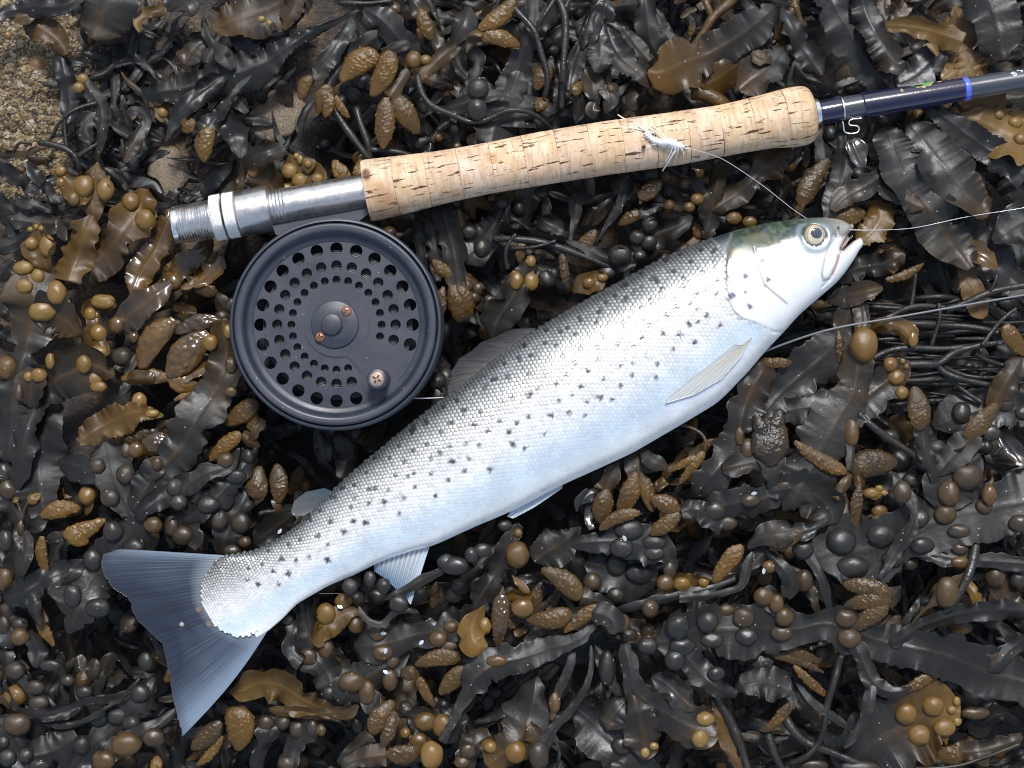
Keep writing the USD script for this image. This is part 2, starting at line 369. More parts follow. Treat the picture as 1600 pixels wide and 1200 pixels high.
M_ROCK = usdkit.material(stage, LK + 'shore_rock', {
    'g': ('geometry', {}), 'n': ('noise_texture', {'scale': 45.0, 'detail': 8.0, 'roughness': .68}), 'r': ('rgb_ramp', {'ramp': [(.34, (.014, .012, .012)), (.50, (.036, .028, .024)), (.60, (.10, .066, .034)), (.72, (.20, .15, .09))]}),
    'n2': ('noise_texture', {'scale': 900.0, 'detail': 3.0}), 'r2': ('rgb_ramp', {'ramp': [(.35, (.45, .45, .45)), (.65, (1.3, 1.28, 1.2))]}), 'm': ('mix', {'mix_type': 'multiply', 'fac': 1.0}),
    'n3': ('noise_texture', {'scale': 420.0, 'detail': 8.0, 'roughness': .7}), 'b': ('bump', {'strength': 1.0, 'distance': .0012}), 'p': ('principled_bsdf', {'roughness': .55})},
    [('g.position', 'n.vector'), ('g.position', 'n2.vector'), ('g.position', 'n3.vector'), ('n.fac', 'r.fac'), ('n2.fac', 'r2.fac'), ('r.color', 'm.color1'), ('r2.color', 'm.color2'), ('m.color', 'p.base_color'), ('n3.fac', 'b.height'), ('b.normal', 'p.normal')], surface='p.BSDF')
put('/World/ground', V, grid_faces(len(gx), len(gx))[:, ::-1], M_ROCK, kind='structure')

# barnacles: small ribbed cones with an open top
M_BARN = usdkit.material(stage, LK + 'barnacle', {
    'o': ('object_info', {}), 'ro': ('rgb_ramp', {'ramp': [(0, (.10, .075, .04)), (.5, (.18, .135, .07)), (.85, (.26, .205, .12)), (1, (.32, .30, .26))]}), 'g': ('geometry', {}), 'n': ('noise_texture', {'scale': 700.0, 'detail': 4.0}),
    'r2': ('rgb_ramp', {'ramp': [(.35, (.40, .36, .30)), (.6, (1.15, 1.12, 1.05))]}), 'm': ('mix', {'mix_type': 'multiply', 'fac': 1.0}), 'b': ('bump', {'strength': .9, 'distance': .0005}), 'p': ('principled_bsdf', {'roughness': .65})},
    [('o.random', 'ro.fac'), ('g.position', 'n.vector'), ('n.fac', 'r2.fac'), ('ro.color', 'm.color1'), ('r2.color', 'm.color2'), ('m.color', 'p.base_color'), ('n.fac', 'b.height'), ('b.normal', 'p.normal')], surface='p.BSDF')
def barnacle(seed, ribs=9):
    w = np.arange(36) * 2 * PI / 36; rr_ = 1 + .20 * np.abs(np.sin(w * ribs / 2 + seed)) + .12 * n1(w * 1.3, seed)
    rows = [(1.25, -.35), (1.05, .0), (.76, .40), (.46, .66), (.34, .66), (.26, .56), (.16, .34)]
    v = np.array([(r * (rr_[j] if k < 4 else 1) * math.cos(w[j]), r * (rr_[j] if k < 4 else 1) * math.sin(w[j]), z) for k, (r, z) in enumerate(rows) for j in range(36)])
    v += (meshkit.noise(v * 3 + seed)[:, None] - .5) * .34
    v = np.vstack([v, [0, 0, .28]]); j = np.arange(36); f = np.vstack([grid_faces(7, 36, True), np.stack([np.full(36, 252), 216 + j, 216 + (j + 1) % 36], 1)])
    return v, f
Sdf.CreatePrimInLayer(stage.GetRootLayer(), '/Kinds'); stage.GetPrimAtPath('/Kinds').SetSpecifier(Sdf.SpecifierClass)
for i in range(4):
    stage.CreateClassPrim(f'/Kinds/barnacle_{i}').SetTypeName('Xform'); put(f'/Kinds/barnacle_{i}/shell', *barnacle(i * 5 + 1, 8 + i), M_BARN)
rs = np.random.default_rng(31); spots = []; tries = 0
while len(spots) < 290 and tries < 20000:
    tries += 1
    x, y = (rs.uniform(-8, 110), rs.uniform(0, 305)) if rs.random() < .78 else (rs.uniform(110, 300), rs.uniform(60, 260))
    dens = meshkit.noise(np.array([[x / 42, y / 42, 3.3]]))[0]
    if (x < 110 and dens < .30) or (x >= 110 and dens < .62): continue
    r = rs.uniform(.8, 2.1) * (1.0 if x < 110 else .6)
    q = W(x, y, -15.0)
    if all((q[0] - a) ** 2 + (q[1] - b) ** 2 > (.66 * (r + c)) ** 2 for a, b, c in spots): spots.append((q[0], q[1], r))
for a, b, r in spots:
    path = numbered('/World', 'barnacle'); xf = UsdGeom.Xform.Define(stage, path)
    h = float(rock_h(np.array([a]), np.array([b]))[0])
    xf.AddTranslateOp().Set(Gf.Vec3d(a / 1000, b / 1000, h / 1000)); xf.AddRotateXYZOp().Set(Gf.Vec3f(float(rs.uniform(-14, 14)), float(rs.uniform(-14, 14)), float(rs.uniform(0, 360)))); xf.AddScaleOp().Set(Gf.Vec3f(r, r, r * float(rs.uniform(.7, 1.15))))
    xf.GetPrim().GetReferences().AddInternalReference(f'/Kinds/barnacle_{rs.integers(4)}'); xf.GetPrim().SetInstanceable(True)
    tag(xf.GetPrim(), 'tan ribbed barnacle crusted on the bare rock at the upper left' if a < -172 else 'small barnacle on the dark rock between the fronds at the upper left', 'barnacle', 'barnacles on the rock')
# crust of tiny barnacles between the larger ones
cr = []
for i in range(2600):
    x, y = (rs.uniform(-10, 118), rs.uniform(0, 310)) if i % 4 else (rs.uniform(118, 330), rs.uniform(40, 300))
    if meshkit.noise(np.array([[x / 42, y / 42, 3.3]]))[0] < (.24 if x < 118 else .56): continue
    q = W(x, y, -15.0); r = rs.uniform(.3, .85); w = np.arange(9) * 2 * PI / 9 + rs.uniform(0, 1); k = 1 + rs.uniform(-.2, .2, 9)
    h = float(rock_h(q[:1], q[1:2])[0])
    v = np.vstack([np.stack([r * 1.1 * k * np.cos(w), r * 1.1 * k * np.sin(w), 0 * w - .2], 1), np.stack([r * .6 * k * np.cos(w), r * .6 * k * np.sin(w), 0 * w + r * .55], 1), [[0, 0, r * .35]]]) + [q[0], q[1], h]
    j = np.arange(9); cr.append((v, np.vstack([grid_faces(2, 9, True), np.stack([np.full(9, 18), 9 + j, 9 + (j + 1) % 9], 1)])))
v, f = cat(cr); put('/World/barnacle_crust', v, f, M_BARN, smooth=False); tag(stage.GetPrimAtPath('/World/barnacle_crust'), 'tan crust of tiny barnacles on the bare rock at the upper left', 'barnacles', kind='stuff')

def limpet(x, y, r, hgt, label, colr):
    w = np.arange(90) * 2 * PI / 90; rows = 12; v = []
    for k in range(rows):
        t = 1 - k / (rows - 1); rr_ = r * t * (1 + .07 * np.abs(np.sin(w * 11)) * t + .05 * n1(w * 2, 3))
        v.append(np.stack([rr_ * np.cos(w), .86 * rr_ * np.sin(w), hgt * (1 - t ** 1.5) + 0 * w + .12 * np.abs(np.sin(w * 11)) * t], -1))
    v = np.vstack(v); q = W(x, y, -12); h = float(rock_h(q[:1], q[1:2])[0]); v = v + [q[0], q[1], h - .2]
    T = Thing('limpet', label, 'limpet', [q[0], q[1], h]); ang = np.tile(np.abs(np.sin(w * 11)), rows)
    T.part('shell', v, grid_faces(rows, 90, True), simple('limpet_shell_' + label.split()[0], colr, .55, attr=True, bump=.5), col=lerp(np.array(colr) * .45, np.array(colr) * 1.15, ang))
limpet(54, 98, 4.2, 2.4, 'rusty ribbed limpet among the barnacles on the bare rock', (.20, .11, .045))
limpet(186, 118, 3.4, 2.0, 'pale grey limpet in the gap right of the bladdered grey frond', (.17, .15, .12))
limpet(206, 140, 4.0, 2.0, 'olive limpet under the hook shaped strip', (.15, .11, .05))
# flat sandy stone showing between the stalks
m = trimesh.creation.icosphere(subdivisions=5); v = np.array(m.vertices); v = v * (1 + .5 * (meshkit.fbm(v * 1.5, 3, 4)[:, None] - .5)); q = W(432, 182, -14)
v = v * [13.0, 9.5, 3.2]; a = math.radians(40); v = np.stack([v[:, 0] * math.cos(a) - v[:, 1] * math.sin(a), v[:, 0] * math.sin(a) + v[:, 1] * math.cos(a), v[:, 2]], 1) + q
M_STONE = usdkit.material(stage, LK + 'sandstone', {'g': ('geometry', {}), 'n': ('noise_texture', {'scale': 1500.0, 'detail': 4.0, 'roughness': .8}), 'r': ('rgb_ramp', {'ramp': [(.3, (.04, .033, .025)), (.5, (.15, .115, .075)), (.7, (.30, .25, .19))]}), 'b': ('bump', {'strength': .8, 'distance': .0004}), 'p': ('principled_bsdf', {'roughness': .6})},
    [('g.position', 'n.vector'), ('n.fac', 'r.fac'), ('r.color', 'p.base_color'), ('n.fac', 'b.height'), ('b.normal', 'p.normal')], surface='p.BSDF')
T = Thing('flat_stone', 'flat sandy brown stone between the stalks above the reel seat', 'stone', q); T.part('stone', v, np.array(m.faces), M_STONE)
for x, y, sx, sy, lab in ((262, 272, 8, 11, 'gritty brown stone left of the wet brown strip'),):
    m = trimesh.creation.icosphere(subdivisions=4); v = np.array(m.vertices); v = v * (1 + .3 * (meshkit.fbm(v * 1.7 + x, 3, 4)[:, None] - .5)); q = W(x, y, -13); v = v * [sx, sy, 4.5] + q
    T = Thing('stone', lab, 'stone', q); T.part('stone', v, np.array(m.faces), M_STONE)

# ------------------------------------------------------------------ the fly rod
ROD_Z = 13.0
def lathe(stations, sides=64, close=True):
    """Round body along pixel stations (x, y, radius in px); centre line at ROD_Z. Returns vertices, faces, (axial mm, arc mm)."""
    s = np.asarray(stations, float)
    c = W(s[:, 0], s[:, 1], ROD_Z); r = s[:, 2] * .25 * (CAM_H - ROD_Z) / CAM_H
    ax = c[-1] - c[0]; ax /= np.linalg.norm(ax); b = np.cross([0, 0, 1.0], ax)
    w = np.arange(sides) * 2 * PI / sides
    v = c[:, None] + r[:, None, None] * (np.cos(w)[None, :, None] * np.array([0, 0, 1.0]) + np.sin(w)[None, :, None] * b)
    u = (c @ ax)[:, None] + 0 * w; a = r.max() * np.minimum(w, 2 * PI - w)[None] * np.sign(PI - w)[None] + 0 * u
    f = grid_faces(len(s), sides, True); V = v.reshape(-1, 3); uv = np.stack([u, a, 0 * u], -1).reshape(-1, 3)
    if close:
        k = len(V); V = np.vstack([V, c[0], c[-1]]); uv = np.vstack([uv, [u[0, 0], 0, 0], [u[-1, 0], 0, 0]])
        j = np.arange(sides); l = (len(s) - 1) * sides
        f = np.vstack([f, np.stack([np.full(sides, k), (j + 1) % sides, j], 1), np.stack([np.full(sides, k + 1), l + j, l + (j + 1) % sides], 1)])
    return V, f, uv
def axis_at(x): return np.interp(x, [274, 578, 640, 700, 760, 850, 950, 1050, 1130, 1200, 1240, 1272, 1290, 1348, 1510, 1600, 1960], [352, 297.5, 286.5, 275, 263.5, 247, 231, 217.5, 204, 189.5, 183, 177.5, 174.5, 164.8, 138.5, 124, 66])
def stn(xs, rs_): return np.stack([xs, axis_at(np.asarray(xs, float)), np.broadcast_to(rs_, np.shape(xs))], -1)
ROD = Thing('fly_rod', 'fly rod butt with a cork grip, steel reel seat and dark blue blank', 'fishing rod', [*W(920, 230, ROD_Z)[:2], 0])
def metal(name, col, rough, aniso=0.0, wear=.3):
    return usdkit.material(stage, LK + name, {
        'g': ('geometry', {}), 'n': ('noise_texture', {'scale': 240.0, 'detail': 6.0, 'roughness': .65}), 'r': ('map_range', {'from_min': .3, 'from_max': .7, 'to_min': rough * .7, 'to_max': rough * 1.5, 'clamp': True}),
        'n2': ('noise_texture', {'scale': 420.0, 'detail': 6.0, 'roughness': .75}), 'rp': ('rgb_ramp', {'ramp': [(.28, tuple(c * (1 - wear) for c in col)), (.42, col)]}),
        'p': ('principled_bsdf', {'metallic': 1.0, 'anisotropic': aniso})},
        [('g.position', 'n.vector'), ('g.position', 'n2.vector'), ('n.fac', 'r.value'), ('r.result', 'p.roughness'), ('n2.fac', 'rp.fac'), ('rp.color', 'p.base_color')], surface='p.BSDF')
M_STEEL = metal('seat_steel', (.66, .635, .60), .27); M_BRIGHT = metal('bright_steel', (.82, .82, .80), .2, wear=.15)
def part(name, st_, mat, sides=64, smooth=40, **k):
    v, f, uv = lathe(st_, sides); return ROD.part(name, v, f, mat, smooth=smooth, **k)
part('butt_cap', stn([271, 273, 278, 281], [22, 28.5, 29, 28]), M_BRIGHT)
thr = np.arange(281.5, 332, .75); part('thread', stn(thr, 28.6 + 1.5 * np.abs(((thr / 3.9) % 1) * 2 - 1)), M_STEEL, smooth=30)
def knurl(x0, x1):
    xs = np.linspace(x0, x1, 44); sides = 220
    v, f, uv = lathe(stn(xs, 35.5), sides, close=False)
    n, m = len(xs), sides; i, j = np.meshgrid(np.arange(n), np.arange(m), indexing='ij')
    U = i / (n - 1) * 5.0; A = j / m * 46.0
    h = np.maximum(0, np.abs(((U + A) % 1) * 2 - 1)) + np.maximum(0, np.abs(((U - A) % 1) * 2 - 1))
    h = .5 * (h - 1.0) - .55 * (np.minimum(i, n - 1 - i) < 2)
    c = W(xs, axis_at(xs), ROD_Z)[:, None]; V = v.reshape(n, m, 3); V = c + (V - c) * (1 + h[..., None] / 8.7)
    k = n * m; V = np.vstack([V.reshape(-1, 3), c[0], c[-1]]); jj = np.arange(m); l = (n - 1) * m
    f = np.vstack([f, np.stack([np.full(m, k), (jj + 1) % m, jj], 1), np.stack([np.full(m, k + 1), l + jj, l + (jj + 1) % m], 1)])
    ROD.part('knurled_ring', V, f, M_BRIGHT, smooth=70)
knurl(333.5, 351.5); knurl(353.5, 372.5)
part('thread', stn([331, 334], 29.5), M_STEEL)
part('sliding_hood', stn([372, 374, 376, 398, 420, 423, 424], [32, 35, 35.6, 36, 36.3, 35.6, 30]), M_STEEL)
thr = np.arange(424, 448, .75); part('thread', stn(thr, 27.2 + 1.0 * np.abs(((thr / 5.2) % 1) * 2 - 1)), M_STEEL, smooth=30)
part('seat_tube', stn([447, 449, 480, 520, 572, 576], [27, 27.4, 27.4, 27.4, 27.2, 27]), M_STEEL)
# the grip: fourteen cork rings glued end to end
prof_x = [572, 577, 600, 640, 700, 760, 850, 950, 1050, 1130, 1200, 1225, 1245, 1256, 1264, 1269, 1272]
prof_r = [47, 48.2, 47, 44.5, 40.8, 39.6, 41.2, 41.6, 41.4, 40.0, 42.4, 45.2, 46.4, 45.6, 42.6, 36, 25]
M_CORK = usdkit.material(stage, LK + 'cork', {
    'a': ('attribute', {'attribute': 'col'}), 'uv': ('attribute', {'attribute': 'auv'}),
    'm1': ('mapping', {'scale': (.115, .75, 1.0)}), 'n1': ('noise_texture', {'scale': 1.0, 'detail': 3.5, 'roughness': .6}), 'r1': ('rgb_ramp', {'ramp': [(.605, (0, 0, 0)), (.645, (1, 1, 1))]}),
    'm2': ('mapping', {'scale': (1.0, .16, 1.0)}), 'n2': ('noise_texture', {'scale': .75, 'detail': 5.0, 'roughness': .62}), 'r2': ('rgb_ramp', {'ramp': [(.36, (.62, .62, .62)), (.52, (0, 0, 0))]}),
    'n3': ('noise_texture', {'scale': 1.9, 'detail': 5.0, 'roughness': .7}), 'r3': ('rgb_ramp', {'ramp': [(.635, (0, 0, 0)), (.68, (.8, .8, .8))]}),
    'n4': ('noise_texture', {'scale': .16, 'detail': 3.0}), 'r4': ('rgb_ramp', {'ramp': [(.40, (.88, .80, .70)), (.62, (1.0, 1.0, 1.0))]}),
    'v1': ('mix', {'mix_type': 'multiply', 'fac': 1.0}), 'c1': ('mix', {'color2': (.36, .245, .15)}), 'c2': ('mix', {'color2': (.10, .045, .02)}), 'c3': ('mix', {'color2': (.16, .08, .035)}),
    'hs': ('mix', {'mix_type': 'add', 'fac': 1.0}), 'bw': ('rgb_to_bw', {}), 'b': ('bump', {'strength': .8, 'distance': .0007, 'invert': True}), 'p': ('principled_bsdf', {'roughness': .62, 'specular_ior_level': .35})},
    [('uv.vector', 'm1.vector'), ('m1.vector', 'n1.vector'), ('n1.fac', 'r1.fac'), ('uv.vector', 'm2.vector'), ('m2.vector', 'n2.vector'), ('n2.fac', 'r2.fac'), ('uv.vector', 'n3.vector'), ('n3.fac', 'r3.fac'),
     ('uv.vector', 'n4.vector'), ('n4.fac', 'r4.fac'), ('a.color', 'v1.color1'), ('r4.color', 'v1.color2'), ('v1.color', 'c1.color1'), ('r2.color', 'c1.fac'), ('c1.color', 'c2.color1'), ('r1.color', 'c2.fac'),
     ('c2.color', 'c3.color1'), ('r3.color', 'c3.fac'), ('c3.color', 'p.base_color'), ('r1.color', 'hs.color1'), ('r3.color', 'hs.color2'), ('hs.color', 'bw.color'), ('bw.val', 'b.height'), ('b.normal', 'p.normal')], surface='p.BSDF')
rs = np.random.default_rng(3)
cuts = np.r_[572, 618, np.linspace(668, 1224, 12), 1272]
for i in range(len(cuts) - 1):
    x0, x1 = cuts[i], cuts[i + 1]
    xs = np.unique(np.r_[np.linspace(x0, x1, 18), x0 + .5, x1 - .5])
    r = PchipInterpolator(prof_x, prof_r)(xs); r = r - .8 * ((xs < x0 + .3) & (i > 0)) - .8 * ((xs > x1 - .3) & (i < len(cuts) - 2))
    v, f, uv = lathe(stn(xs, r), 128)
    uv = uv + [0, rs.uniform(0, 400), 37.0 * i]
    base = np.array([.66, .50, .355]) * rs.uniform(.92, 1.06) * np.array([1, rs.uniform(.97, 1.03), rs.uniform(.92, 1.08)])
    C = np.repeat(base[None], len(v), 0)
    pxy = np.stack([v[:, 0] / (.25 * (CAM_H - ROD_Z) / CAM_H) + 800, 600 - v[:, 1] / (.25 * (CAM_H - ROD_Z) / CAM_H)], 1); up = v[:, 2] > ROD_Z
    nz = meshkit.fbm(v * .3, 3) - .5
    C = mixc(C, (.36, .16, .05), np.clip(1.3 - np.linalg.norm((pxy - [604, 318]) * [1.0, .8], axis=1) / 26 + nz * 1.4, 0, 1) * .6 * up)
    C = mixc(C, (.42, .22, .08), np.clip(3 - np.abs((pxy[:, 0] - 768) * .7 + (pxy[:, 1] - 252) * .7) / 6 - np.abs((pxy[:, 1] - 252) * .8 - (pxy[:, 0] - 768) * .5) / 4.5 + nz, 0, 1) * .55 * up)
    C = mixc(C, (.07, .03, .015), np.clip(2 - np.linalg.norm((pxy - [577, 278]) * [1.2, .8], axis=1) / 5 + nz * 2, 0, 1) * .9 * up)
    C = mixc(C, (.42, .26, .12), np.clip((pxy[:, 0] - 1236) / 40, 0, 1) * .45)
    ROD.part('cork_ring', v, f, M_CORK, smooth=True, col=np.clip(C, .01, .8), vec=uv)
part('winding_check', stn([1270.5, 1273, 1279, 1281], [19, 24, 22.5, 19]), M_BRIGHT)
M_BLUE = simple('blue_thread_wrap', (.006, .006, .026), .16, coat=1.0, vary=.25, vscale=300.0, bump=.05, bscale=1500.0)
M_BLANK = simple('graphite_blank', (.035, .041, .052), .24, coat=.9, vary=.15, vscale=60.0)
M_BAND = simple('light_blue_band', (.07, .12, .62), .15, coat=1.0)
part('thread_wrap', stn([1279, 1281, 1283, 1312, 1314], [16.5, 18.2, 18.6, 19, 17.8]), M_BLUE)
part('silver_trim', stn([1313.6, 1314.2, 1316.2, 1316.8], [18, 19.2, 19.2, 18]), M_BRIGHT)
part('blank', stn([1316, 1346], [18.2, 18.4]), M_BLANK)
part('thread_wrap', stn([1346, 1347.5, 1349, 1400, 1460, 1503, 1504], [18.4, 19.6, 20.2, 19.6, 18.8, 18.2, 17.4]), M_BLUE)
part('band', stn([1504, 1505, 1508, 1511.5, 1512.5], [17.6, 18.4, 18.6, 18.4, 17.4]), M_BAND)
part('blank', stn([1512, 1600, 1760, 1960], [17.6, 17.3, 16.6, 15.6]), M_BLANK)
# small marks on the blank, wrapped round it
def on_rod(mesh2d, x, ang, height_px, rot=0.0, name='mark', mat=None, radius=19.6):
    v = np.array(mesh2d.vertices); v = v - [v[:, 0].mean(), v[:, 1].mean(), v[:, 2].min()]
    c, s = math.cos(rot), math.sin(rot); v[:, :2] = v[:, :2] @ np.array([[c, s], [-s, c]])
    k = (CAM_H - ROD_Z) / CAM_H * .25; R = radius * k
    o = W(x, axis_at(x), ROD_Z); o2 = W(x + 10, axis_at(x + 10), ROD_Z); ax = (o2 - o) / np.linalg.norm(o2 - o); b = np.cross([0, 0, 1.0], ax)
    a = ang + v[:, 1] / R; rr = R + .01 + v[:, 2]
    P_ = o + v[:, :1] * ax + rr[:, None] * (np.cos(a)[:, None] * np.array([0, 0, 1.0]) + np.sin(a)[:, None] * b)
    ROD.part(name, P_, np.array(mesh2d.faces), mat, smooth=False)
M_GOLD = simple('gold_ink', (.55, .40, .16), .35); M_GREEN = simple('green_ink', (.10, .34, .07), .35); M_WHITE = simple('white_ink', (.7, .7, .68), .4)
k_ = .245
on_rod(meshkit.text_mesh('6', 1.5, .03, True), 1407, math.radians(36), 1, name='gold_numeral', mat=M_GOLD, radius=19.5)
leaf = Polygon([(-4.4, .6), (-2.2, 1.1), (0, .8), (2.6, 1.2), (4.6, .9), (3.4, -.2), (3.0, -.9), (1.4, -.7), (.6, -1.5), (-.8, -1.0), (-2.2, -1.1), (-2.6, -.3)])
on_rod(trimesh.creation.extrude_polygon(leaf.buffer(.35), .02, engine='earcut'), 1440, math.radians(52), 1, name='gold_outline', mat=M_GOLD, radius=19.1)
on_rod(trimesh.creation.extrude_polygon(leaf, .06, engine='earcut'), 1440, math.radians(52), 1, name='green_emblem', mat=M_GREEN, radius=19.1)
on_rod(meshkit.text_mesh('8', 1.3, .03, True), 1468, math.radians(58), 1, rot=PI / 2, name='gold_numeral', mat=M_GOLD, radius=18.8)
on_rod(meshkit.text_mesh('B', 2.0, .03, True), 1582, math.radians(34), 1, rot=.5, name='white_letter', mat=M_WHITE, radius=17.5)
on_rod(meshkit.text_mesh('1', 2.0, .03, True), 1591, math.radians(46), 1, rot=.9, name='white_letter', mat=M_WHITE, radius=17.5)
# hook keeper
hk = W(*np.array([(1316, 190), (1318, 198), (1320, 206), (1328, 208.5), (1338, 207.5), (1342, 203), (1341, 198), (1334, 196), (1328, 195.5), (1326.5, 192), (1328, 188), (1334, 186), (1347, 184.5)]).T, ROD_Z + 1.0)
xs3 = CubicSpline(np.arange(len(hk)), hk)(np.linspace(0, len(hk) - 1, 90))
ROD.part('hook_keeper', *tube(xs3, .30, 10), M_BRIGHT)

# ------------------------------------------------------------------ the fly reel
RC = np.array([523.5, 506.5]); RT = 26.0                           # rim height
K_ = (CAM_H - RT) / CAM_H * .25
rc_ = W(*RC, 0, RT)
REEL = Thing('fly_reel', 'dark grey plastic fly reel with rings of round holes, under the reel seat', 'fishing reel', [*rc_[:2], 0])
M_REEL = usdkit.material(stage, LK + 'reel_plastic', {
    'g': ('geometry', {}), 'n': ('noise_texture', {'scale': 60.0, 'detail': 6.0, 'roughness': .65}), 'rp': ('rgb_ramp', {'ramp': [(.3, (.017, .022, .032)), (.7, (.028, .035, .050))]}),
    'r': ('map_range', {'from_min': .3, 'from_max': .7, 'to_min': .34, 'to_max': .52, 'clamp': True}),
    'vo': ('voronoi_texture', {'scale': 420.0}), 'sz': ('math', {'math_type': 'less_than', 'value2': .075}), 'sc': ('separate_color', {}), 'pk': ('math', {'math_type': 'greater_than', 'value2': .80}), 'sp': ('math', {'math_type': 'multiply'}),
    'mx': ('mix', {'color2': (.42, .38, .31)}), 'nb': ('noise_texture', {'scale': 1600.0, 'detail': 2.0}), 'b': ('bump', {'strength': .12, 'distance': .0003}), 'p': ('principled_bsdf', {'specular_ior_level': .55})},
    [('g.position', 'n.vector'), ('n.fac', 'rp.fac'), ('n.fac', 'r.value'), ('r.result', 'p.roughness'), ('g.position', 'vo.vector'), ('vo.distance', 'sz.value1'), ('vo.color', 'sc.color'), ('sc.r', 'pk.value1'),
     ('sz.value', 'sp.value1'), ('pk.value', 'sp.value2'), ('rp.color', 'mx.color1'), ('sp.value', 'mx.fac'), ('mx.color', 'p.base_color'), ('g.position', 'nb.vector'), ('nb.fac', 'b.height'), ('b.normal', 'p.normal')], surface='p.BSDF')
def rev(profile, c=(0, 0), sections=128):
    m = trimesh.creation.revolve(np.asarray(profile, float), sections=sections)
    return np.array(m.vertices) + [rc_[0] + c[0], rc_[1] + c[1], 0], np.array(m.faces)
def rnd(profile, it=2):
    """Rounds the corners of a closed profile (Chaikin)."""
    p = np.asarray(profile, float)
    for _ in range(it):
        q = np.empty((2 * len(p), 2)); n_ = np.roll(p, -1, 0); q[0::2] = .82 * p + .18 * n_; q[1::2] = .18 * p + .82 * n_; p = q
    return np.vstack([p, p[:1]])
R_ = 167 * K_
REEL.part('frame', *rev(rnd([(R_ - 1.0, 0), (R_, 1), (R_, RT - 2.2), (R_ - .5, RT - 1.2), (R_ - 1.4, RT - 1.0), (R_ - 1.6, RT - 2.2), (R_ - 1.9, RT - 2.4), (R_ - 1.9, 2), (R_ - 3, 1.6)])), M_REEL, smooth=32)
FZ = RT - 4.6                                                     # the perforated face
REEL.part('spool_rim', *rev(rnd([(R_ - 2.0, RT - 2.6), (R_ - 2.1, RT - .5), (R_ - 2.7, RT), (R_ - 4.6, RT - .1), (R_ - 5.4, RT - .8), (R_ - 6.3, RT - 3.6), (R_ - 8.6, FZ + .15), (R_ - 8.9, FZ - .6), (R_ - 4.0, FZ - 1.4)])), M_REEL, smooth=32)
holes = []
for rad, hr in ((120.0, 9.9), (93.2, 8.3), (71.0, 6.3)):
    for k in range(24):
        a = math.radians(90 - 15 * k)
        if k in (8, 9, 10): continue                              # room for the handle, lower right
        holes.append(Point(rad * K_ * math.cos(a), rad * K_ * math.sin(a)).buffer(hr * K_, 14))
face = Point(0, 0).buffer(R_ - 8.7, 64).difference(shapely.union_all(holes))
fm = trimesh.creation.extrude_polygon(face, 1.5, engine='earcut')
# chamfer ring of each hole as a thin raised lip
REEL.part('spool_face', np.array(fm.vertices) + [rc_[0], rc_[1], FZ - 1.5], np.array(fm.faces), M_REEL, smooth=30)
HP = np.array([68.0, -86.0]) * K_                                  # handle, from the centre
hub = Point(0, 0).buffer(52 * K_, 48); hdl = Point(*HP).buffer(30 * K_, 48)
neck = LineString([(0, 0), tuple(HP)]).buffer(17 * K_)
pad = shapely.union_all([hub, hdl, neck]).buffer(14 * K_, 32).buffer(-14 * K_, 32).buffer(-5 * K_, 24).buffer(5 * K_, 24)
layers = [trimesh.creation.extrude_polygon(pad.buffer(-e), h, engine='earcut') for e, h in ((0, .35), (.18, .50), (.45, .60))]
for m_ in layers: m_.apply_translation([0, 0, FZ - .05])
REEL.part('hub_plate', np.vstack([np.array(m_.vertices) for m_ in layers]) + [rc_[0], rc_[1], 0], np.vstack([np.array(m_.faces) + sum(len(x.vertices) for x in layers[:i]) for i, m_ in enumerate(layers)]), M_REEL, smooth=30)
HC = (-2.0 * K_, 0)
z0 = FZ + .5
REEL.part('hub_cap', *rev([(0, z0 - .2), (37 * K_, z0 - .2), (37.5 * K_, z0 + .5), (36.5 * K_, z0 + 1.0), (26 * K_, z0 + 1.5), (19 * K_, z0 + 1.7), (0, z0 + 1.7)], HC), M_REEL, smooth=25)
REEL.part('centre_button', *rev([(0, z0 + 1.6), (16.5 * K_, z0 + 1.6), (16.8 * K_, z0 + 2.6), (15.6 * K_, z0 + 3.2), (10 * K_, z0 + 3.5), (0, z0 + 3.6)], (-6 * K_, 0)), M_REEL, smooth=25)
M_COPPER = metal('copper_screw', (.30, .15, .10), .34, wear=.5); M_BRASS = metal('tarnished_screw', (.62, .44, .32), .28, wear=.45)
def screw(x, y, r, z, mat, rot):
    dome = trimesh.creation.revolve([(0, -1.0), (r, -1.0), (r, .1), (r * .8, .45), (0, .62)], sections=40)
    import manifold3d as m3
    man = m3.Manifold(m3.Mesh(np.array(dome.vertices, np.float32), np.array(dome.faces, np.uint32)))
    arm = m3.Manifold.cube([r * 1.25, r * .26, 2.0], True).translate([0, 0, .85]); arm2 = arm.rotate([0, 0, 90])
    cut = (man - (arm + arm2).rotate([0, 0, rot])).to_mesh()
    v = np.array(cut.vert_properties[:, :3]) + [rc_[0] + x, rc_[1] + y, z]
    f = np.array(cut.tri_verts)
    return REEL.part('screw', v, f, mat, smooth=25)
screw(16.5 * K_, 20 * K_, 8.0 * K_, z0 + 1.45, M_COPPER, 35); screw(-25 * K_, -20 * K_, 8.0 * K_, z0 + 1.45, M_COPPER, 10)
REEL.part('handle', *rev(rnd([(0, FZ), (18 * K_, FZ), (17 * K_, FZ + 1.2), (15.2 * K_, FZ + 5), (16.4 * K_, FZ + 11.2), (14.6 * K_, FZ + 12.4), (0, FZ + 12.6)], 1)[:-1], HP), M_REEL, smooth=30)
screw(HP[0], HP[1], 11.8 * K_, FZ + 12.3, M_BRASS, 62)
REEL.part('back_plate', *rev([(0, .3), (R_ - 2.5, .3), (R_ - 2.5, 2.0), (0, 2.0)]), M_REEL, smooth=25)
REEL.part('arbor', *rev([(0, 2), (44 * K_, 2), (44 * K_, FZ - 1.6), (0, FZ - 1.6)]), M_REEL, smooth=25)
